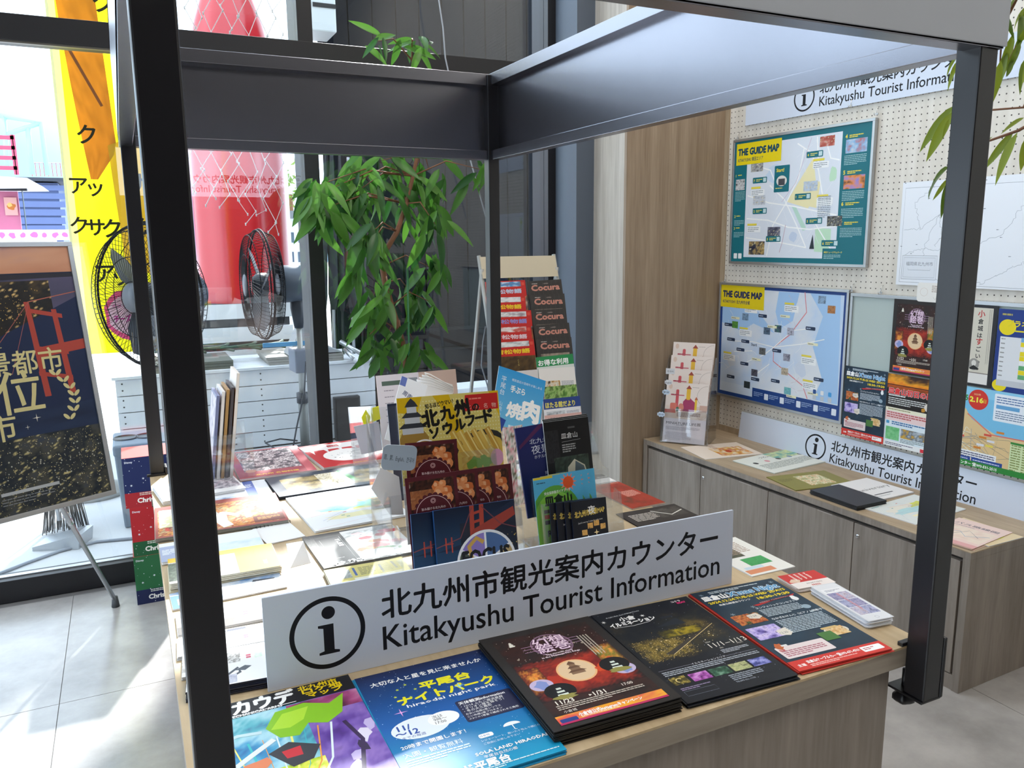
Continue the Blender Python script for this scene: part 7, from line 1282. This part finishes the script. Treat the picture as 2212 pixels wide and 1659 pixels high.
b = MB(); b.tube([(.012, .015, 0), (.012, .015, bz0+2.2)], .008, GREYM, 8); b.tube([(-.02, 0, bz0+2.17), (BW_, 0, bz0+2.17)], .008, GREYM, 8); b.build('pole', ba); b = MB(); b.lathe([(0, 0), (.2, 0), (.2, .03), (.05, .09), (0, .09)], GREYM, 24, Matrix.Translation((-.02, 0, 0))); b.build('base', ba)

# red fluted bell-shaped kiosk with net
RED = mat('glossy_red', '#b50f1c', .28, coat=.5); rx = (py((410, 400), 6.5).x+py((620, 400), 6.5).x)/2; rrad = (py((620, 400), 6.5).x-py((410, 400), 6.5).x)/2
rk_ = empty('red_tower', (rx, 6.5, 0)); tag(rk_, 'tall glossy red fluted tower with narrowing neck outside the window', 'tower')
b = MB(); b.lathe([(rrad*1.0, 1.0), (rrad, 2.45), (rrad*.93, 2.9), (rrad*.72, 3.25), (rrad*.50, 3.5), (rrad*.44, 3.6), (0, 3.62)], RED, 72, None, .018, 9); b.build('body', rk_)
b = MB(); b.box(-.45, .28, -.4, .4, 0, 1.0, mat('dark_stand', '#3a3c40', .8)); b.build('stand', rk_)
for k in range(5): B('slat', rk_, WPL, -.55, .30, -.43, -.41, .12+.19*k, .24+.19*k)
nt_ = MB(); rr = random.Random(6); NETM = mat('white_rope', '#d8d4d0', .8)
for k in range(11):
    x0 = 408+19.5*k; zb = 405+9*k+rr.uniform(-18, 22); ys = []; y = -60.
    pts = []; j = 0
    while y < zb: pts.append((x0+(12 if (j+k) % 2 else -11)+rr.uniform(-4, 4), y)); y += rr.uniform(34, 52); j += 1
    pts.append((x0+rr.uniform(-14, 14), zb)); P = [py(q, 3.45+rr.uniform(-.01, .01)) for q in pts]; nt_.tube(P, .0019, NETM, 4, False)
    for p in P[1:]: nt_.tube([p+Vector((0, 0, .007)), p-Vector((0, 0, .007))], .0034, NETM, 5)
nto = nt_.build('hanging_net'); tag(nto, 'white rope net hanging outside the glass in front of the red tower', 'net')

# dark building to the right, steps, air conditioner
DK = mat('charcoal_siding', '#121318', .9, var=.1, spec=.1); DK2 = mat('charcoal_siding_dark', '#08080c', .9, spec=.1)
bd = empty('dark_building', (1.6, 5.9, 0)); tag(bd, 'charcoal building with vertical siding close behind the ficus', 'building')
B('wall', bd, DK2, -1.18, 2.6, 0, .2, 0, 3.7); B('sun_block_wall', bd, DK2, -.08, 2.6, -.02, .4, 3.7, 7.5)  # unseen upper block added to keep sun off the table's right side
for k in range(19): B('siding_board', bd, DK, -1.18+.2*k+.006, -.98+.2*k-.006, -.03, 0, .0, 3.7)
B('eaves_beam', bd, DK2, -.6, 2.6, -.1, 0, 2.45, 2.6)
a, c_ = py((638, -30), 5.75), py((706, 92), 5.75)
ac = B('air_conditioner', None, mat('white_enamel', '#c4c8c8', .5), a.x, c_.x, 5.42, 5.74, c_.z, a.z, .01); tag(ac, 'white wall-mounted air conditioner unit high beside the window mullion outside', 'air conditioner')
B('grille', ac, DARK, a.x+.05, a.x+.22, 5.414, 5.42, a.z-.22, a.z-.19); 
stp = empty('outdoor_steps', (1.15, 5.1, 0)); tag(stp, 'dark outdoor steps at the foot of the charcoal building', 'steps')
for k in range(5): B('step', stp, DK, -.5, .5, .12*k, .75, .15*k, .15*k+.14)
a = py((1015, 838), 4.6); wb = B('white_ledge', None, WPL, a.x-.14, a.x+.25, 4.5, 4.75, 0, a.z+.02, .004); tag(wb, 'low white block outside beside the dark steps', 'block')

# grey waste bin, broom and dustpan, cable
BINM = mat('blue_grey_bin', '#6f7c8a', .55); b0 = pz((300, 1140), 0); bx0, bx1_ = py((246, 1000), b0.y).x, py((352, 1000), b0.y).x; bt = py((250, 962), b0.y).z
bn = empty('waste_bin', ((bx0+bx1_)/2, b0.y+.15, 0)); tag(bn, 'grey sorting bin with round openings outside behind the gift boxes', 'bin'); hw = (bx1_-bx0)/2
b = MB(); vs = [(-hw*.82, -.13, 0), (hw*.82, -.13, 0), (hw*.82, .13, 0), (-hw*.82, .13, 0), (-hw*.96, -.16, bt-.05), (hw*.96, -.16, bt-.05), (hw*.96, .16, bt-.05), (-hw*.96, .16, bt-.05)]; b.add(vs, [(0, 3, 2, 1), (4, 5, 6, 7), (0, 1, 5, 4), (1, 2, 6, 5), (2, 3, 7, 6), (3, 0, 4, 7)], BINM); bevel(b.build('bin_body', bn), .01)
bevel(B('rim', bn, BINM, -hw, hw, -.17, .17, bt-.06, bt), .012)
b = MB(); [b.lathe([(0, bt+.002), (.055, bt+.002), (.06, bt+.006), (.065, bt+.001)], DARK, 20, Matrix.Translation((xx, 0, 0))) for xx in (-hw*.45, hw*.45)]; b.build('openings', bn)
dp0 = pz((130, 1178), 0); dpn = empty('dustpan', dp0); tag(dpn, 'silver long-handled dustpan standing outside behind the poster easel', 'dustpan')
b = MB(); b.prism([(-.12, 0), (.10, 0), (.10, .02), (-.10, .07), (-.13, .07)], -.07, .09, ALU, Matrix(((0, 0, 1, 0), (1, 0, 0, 0), (0, 1, 0, 0), (0, 0, 0, 1)))); b.build('pan', dpn, Matrix.Rotation(1.2, 4, 'Z')); b = MB(); b.tube([(0, .1, .1), (-.05, .12, .8)], .01, ALU, 8); b.build('handle', dpn)
brm = empty('broom', dp0+Vector((.02, .22, 0))); tag(brm, 'black bristle broom resting over the dustpan outside', 'broom'); b = MB(); rr = random.Random(2)
for k in range(90): x = rr.uniform(-.07, .07); b.tube([(x, rr.uniform(-.02, .02), .26), (x*1.5+rr.uniform(-.02, .02), rr.uniform(-.05, .03), rr.uniform(.003, .02))], .0022, DARK, 3, False)
b.build('bristles', brm)['kind'] = 'stuff'; b = MB(); b.box(-.08, .08, -.025, .025, .25, .29, DARK); b.tube([(0, 0, .28), (-.03, .02, .9)], .011, ALU, 8); b.build('handle', brm)
b = MB(); b.tube([pz(q, .008) for q in ((-60, 1262), (60, 1215), (130, 1190), (210, 1170), (300, 1162))], .008, mat('grey_cable', '#8a929c', .5), 6); tag(b.build('cable'), 'grey cable crossing the pavement outside the window', 'cable')

# far scenery on the left
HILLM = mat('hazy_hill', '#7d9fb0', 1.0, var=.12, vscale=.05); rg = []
for u_, v_ in ((-600, 240), (-300, 170), (-100, 120), (0, 118), (60, 124), (110, 150), (170, 178), (260, 240), (400, 330), (700, 430), (1000, 520), (1400, 560)): rg.append(py((u_, v_), 150))
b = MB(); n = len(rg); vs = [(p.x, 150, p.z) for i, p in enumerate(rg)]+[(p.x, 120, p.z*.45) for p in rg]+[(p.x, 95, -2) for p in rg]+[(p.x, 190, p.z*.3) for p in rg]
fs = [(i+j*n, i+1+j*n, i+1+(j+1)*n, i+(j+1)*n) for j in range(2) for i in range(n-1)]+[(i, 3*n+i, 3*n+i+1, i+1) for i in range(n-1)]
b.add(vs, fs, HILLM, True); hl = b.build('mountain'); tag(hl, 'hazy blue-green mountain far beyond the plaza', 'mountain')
def boxpx(nm, m, q0, q1, y, d, lab=None, cat=None, par=None):
    a, c_ = py(q0, y), py(q1, y); o = B(nm, par, m, a.x, c_.x, y, y+d, c_.z, a.z)
    if lab: tag(o, lab, cat)
    return o
BLU = mat('blue_siding', '#4f5f88', .6)
bh_ = boxpx('kiosk_building', BLU, (-60, 392), (142, 560), 13, 4, 'blue-grey sided low building across the plaza', 'building'); g = py((0, 392), 13)
for k in range(6): boxpx('siding_board', mat('blue_siding_light', '#6272a0', .6), (-60, 397+18*k), (142, 412+18*k), 12.98, .03, par=bh_)
boxpx('roof_rim', mat('dark_roof', '#3c404c', .6), (-60, 380), (145, 392), 12.9, 4, par=bh_)
for k in range(9): boxpx('railing_post', mat('red_railing', '#b8384c', .5), (66+9*k, 352), (70+9*k, 381), 13.2, .05, par=bh_)
boxpx('railing_back', mat('pale_railing', '#dcd4d8', .5), (64, 350), (150, 354), 13.2, .05, par=bh_)
PIPE = mat('mint_pipe', '#a8d4d4', .5); b = MB(); 
for pl_ in (((0, 250), (88, 265), (103, 378)), ((88, 265), (15, 290), (8, 250)), ((60, 275), (70, 376)), ((12, 290), (14, 360))): b.tube([py(q, 12.2) for q in pl_], .035, PIPE, 6)
tag(b.build('pipe_frame'), 'mint green pipe frame standing above the blue-grey building', 'frame')
pkm = mat('pink_sign', '#d2506e', .5); b = MB()
for k in range(4): b.box(*(sorted((py((-30, 300), 11.8).x, py((30, 300), 11.8).x))), 11.8, 11.86, py((0, 300+22*k), 11.8).z, py((0, 292+22*k), 11.8).z, pkm)
for xx in (22, 26): b.box(py((xx, 300), 11.8).x, py((xx+6, 300), 11.8).x, 11.8, 11.86, py((0, 376), 11.8).z, py((0, 290), 11.8).z, pkm)
tag(b.build('pink_ladder_sign'), 'pink ladder-like sign frame at the left edge outside', 'sign')
st_ = empty('food_stall', py((20, 500), 9.5)); tag(st_, 'food stall with white awning and pink panel across the plaza', 'stall'); O_ = Vector(st_.location)
def bp(nm, m, q0, q1, y, d): a, c2 = py(q0, y)-O_, py(q1, y)-O_; return B(nm, st_, m, a.x, c2.x, y-O_.y, y+d-O_.y, c2.z, a.z)
a0, a1, a2, a3 = (py(q, 9.3)-O_ for q in ((-80, 376), (58, 384), (94, 404), (-80, 406))); b = MB(); b.prism([(p.x, p.z) for p in (a3, a2, a1, a0)], 0, .8, mat('white_awning', '#e8eaee', .7), Matrix(((1, 0, 0, 0), (0, 0, 1, a0.y), (0, 1, 0, 0), (0, 0, 0, 1)))); b.build('awning', st_)
bp('frame_post', DARK, (46, 408), (58, 505), 9.5, .1); bp('frame_beam', DARK, (-60, 404), (58, 412), 9.5, .1); bp('back_panel', mat('pink_panel', '#c8708e', .6), (-60, 412), (48, 505), 9.62, .05)
cp = Cv(120, 190, '#e0a8a0'); cp.blob(60, 95, 40, '#c87838'); cp.blob(50, 110, 22, '#e8c070'); a = py((12, 465), 9.6)-O_; cp.build(st_, 'menu_picture', M=Matrix(((1, 0, 0, a.x), (0, 0, -1, a.y), (0, 1, 0, a.z), (0, 0, 0, 1))))
ct = Cv(700, 110, '#ece8f0'); [ct.blob(60+95*k, 55, 30, '#d078b8', 8, .3) for k in range(7)]; a = py((-10, 520), 8.9)-O_; bp('counter', mat('pale_cloth', '#e4e0ea', .8), (-60, 500), (120, 560), 8.92, .5); ct.build(st_, 'counter_cloth_print', M=Matrix(((1.0, 0, 0, a.x), (0, 0, -1, a.y), (0, 1, 0, a.z), (0, 0, 0, 1))))
# white house seen between red tower and mullion
wh = empty('white_house', py((640, 640), 16)); O_ = Vector(wh.location); tag(wh, 'white multi-storey house visible between the red tower and the window mullion', 'building')
def bq(nm, m, q0, q1, y, d): a, c2 = py(q0, y)-O_, py(q1, y)-O_; return B(nm, wh, m, a.x, c2.x, y-O_.y, y+d-O_.y, c2.z, a.z)
bq('wall', mat('white_render', '#dfe2e6', .8), (612, 470), (700, 700), 16, 4); bq('roof', mat('grey_roof', '#6a6c70', .7), (606, 455), (705, 472), 15.8, 4.4)
for r in range(4):
    for q in range(2): bq('window', mat('dark_window', '#4a5664', .3), (622+22*q, 502+42*r), (636+22*q, 524+42*r), 15.97, .04)
gk = MB(); rr = random.Random(1); c0 = py((626, 420), 26)
for k in range(160): v = Vector((rr.gauss(0, .35), rr.gauss(0, .3), rr.gauss(0, .55))); gk.add([c0+v+Vector((rr.uniform(-.12, .12), rr.uniform(-.1, .1), rr.uniform(-.12, .12))) for _ in range(3)], [(0, 1, 2)], LEAF2)
gt = empty('ginkgo_tree', (c0.x, c0.y, 0)); tag(gt, 'small yellowish tree far away beside the red tower', 'tree'); gk.build('foliage', gt, Matrix.Translation((-c0.x, -c0.y, 0)))['kind'] = 'stuff'; b = MB(); b.tube([(0, 0, 0), (0, 0, c0.z)], .09, BARK, 8); b.build('trunk', gt)
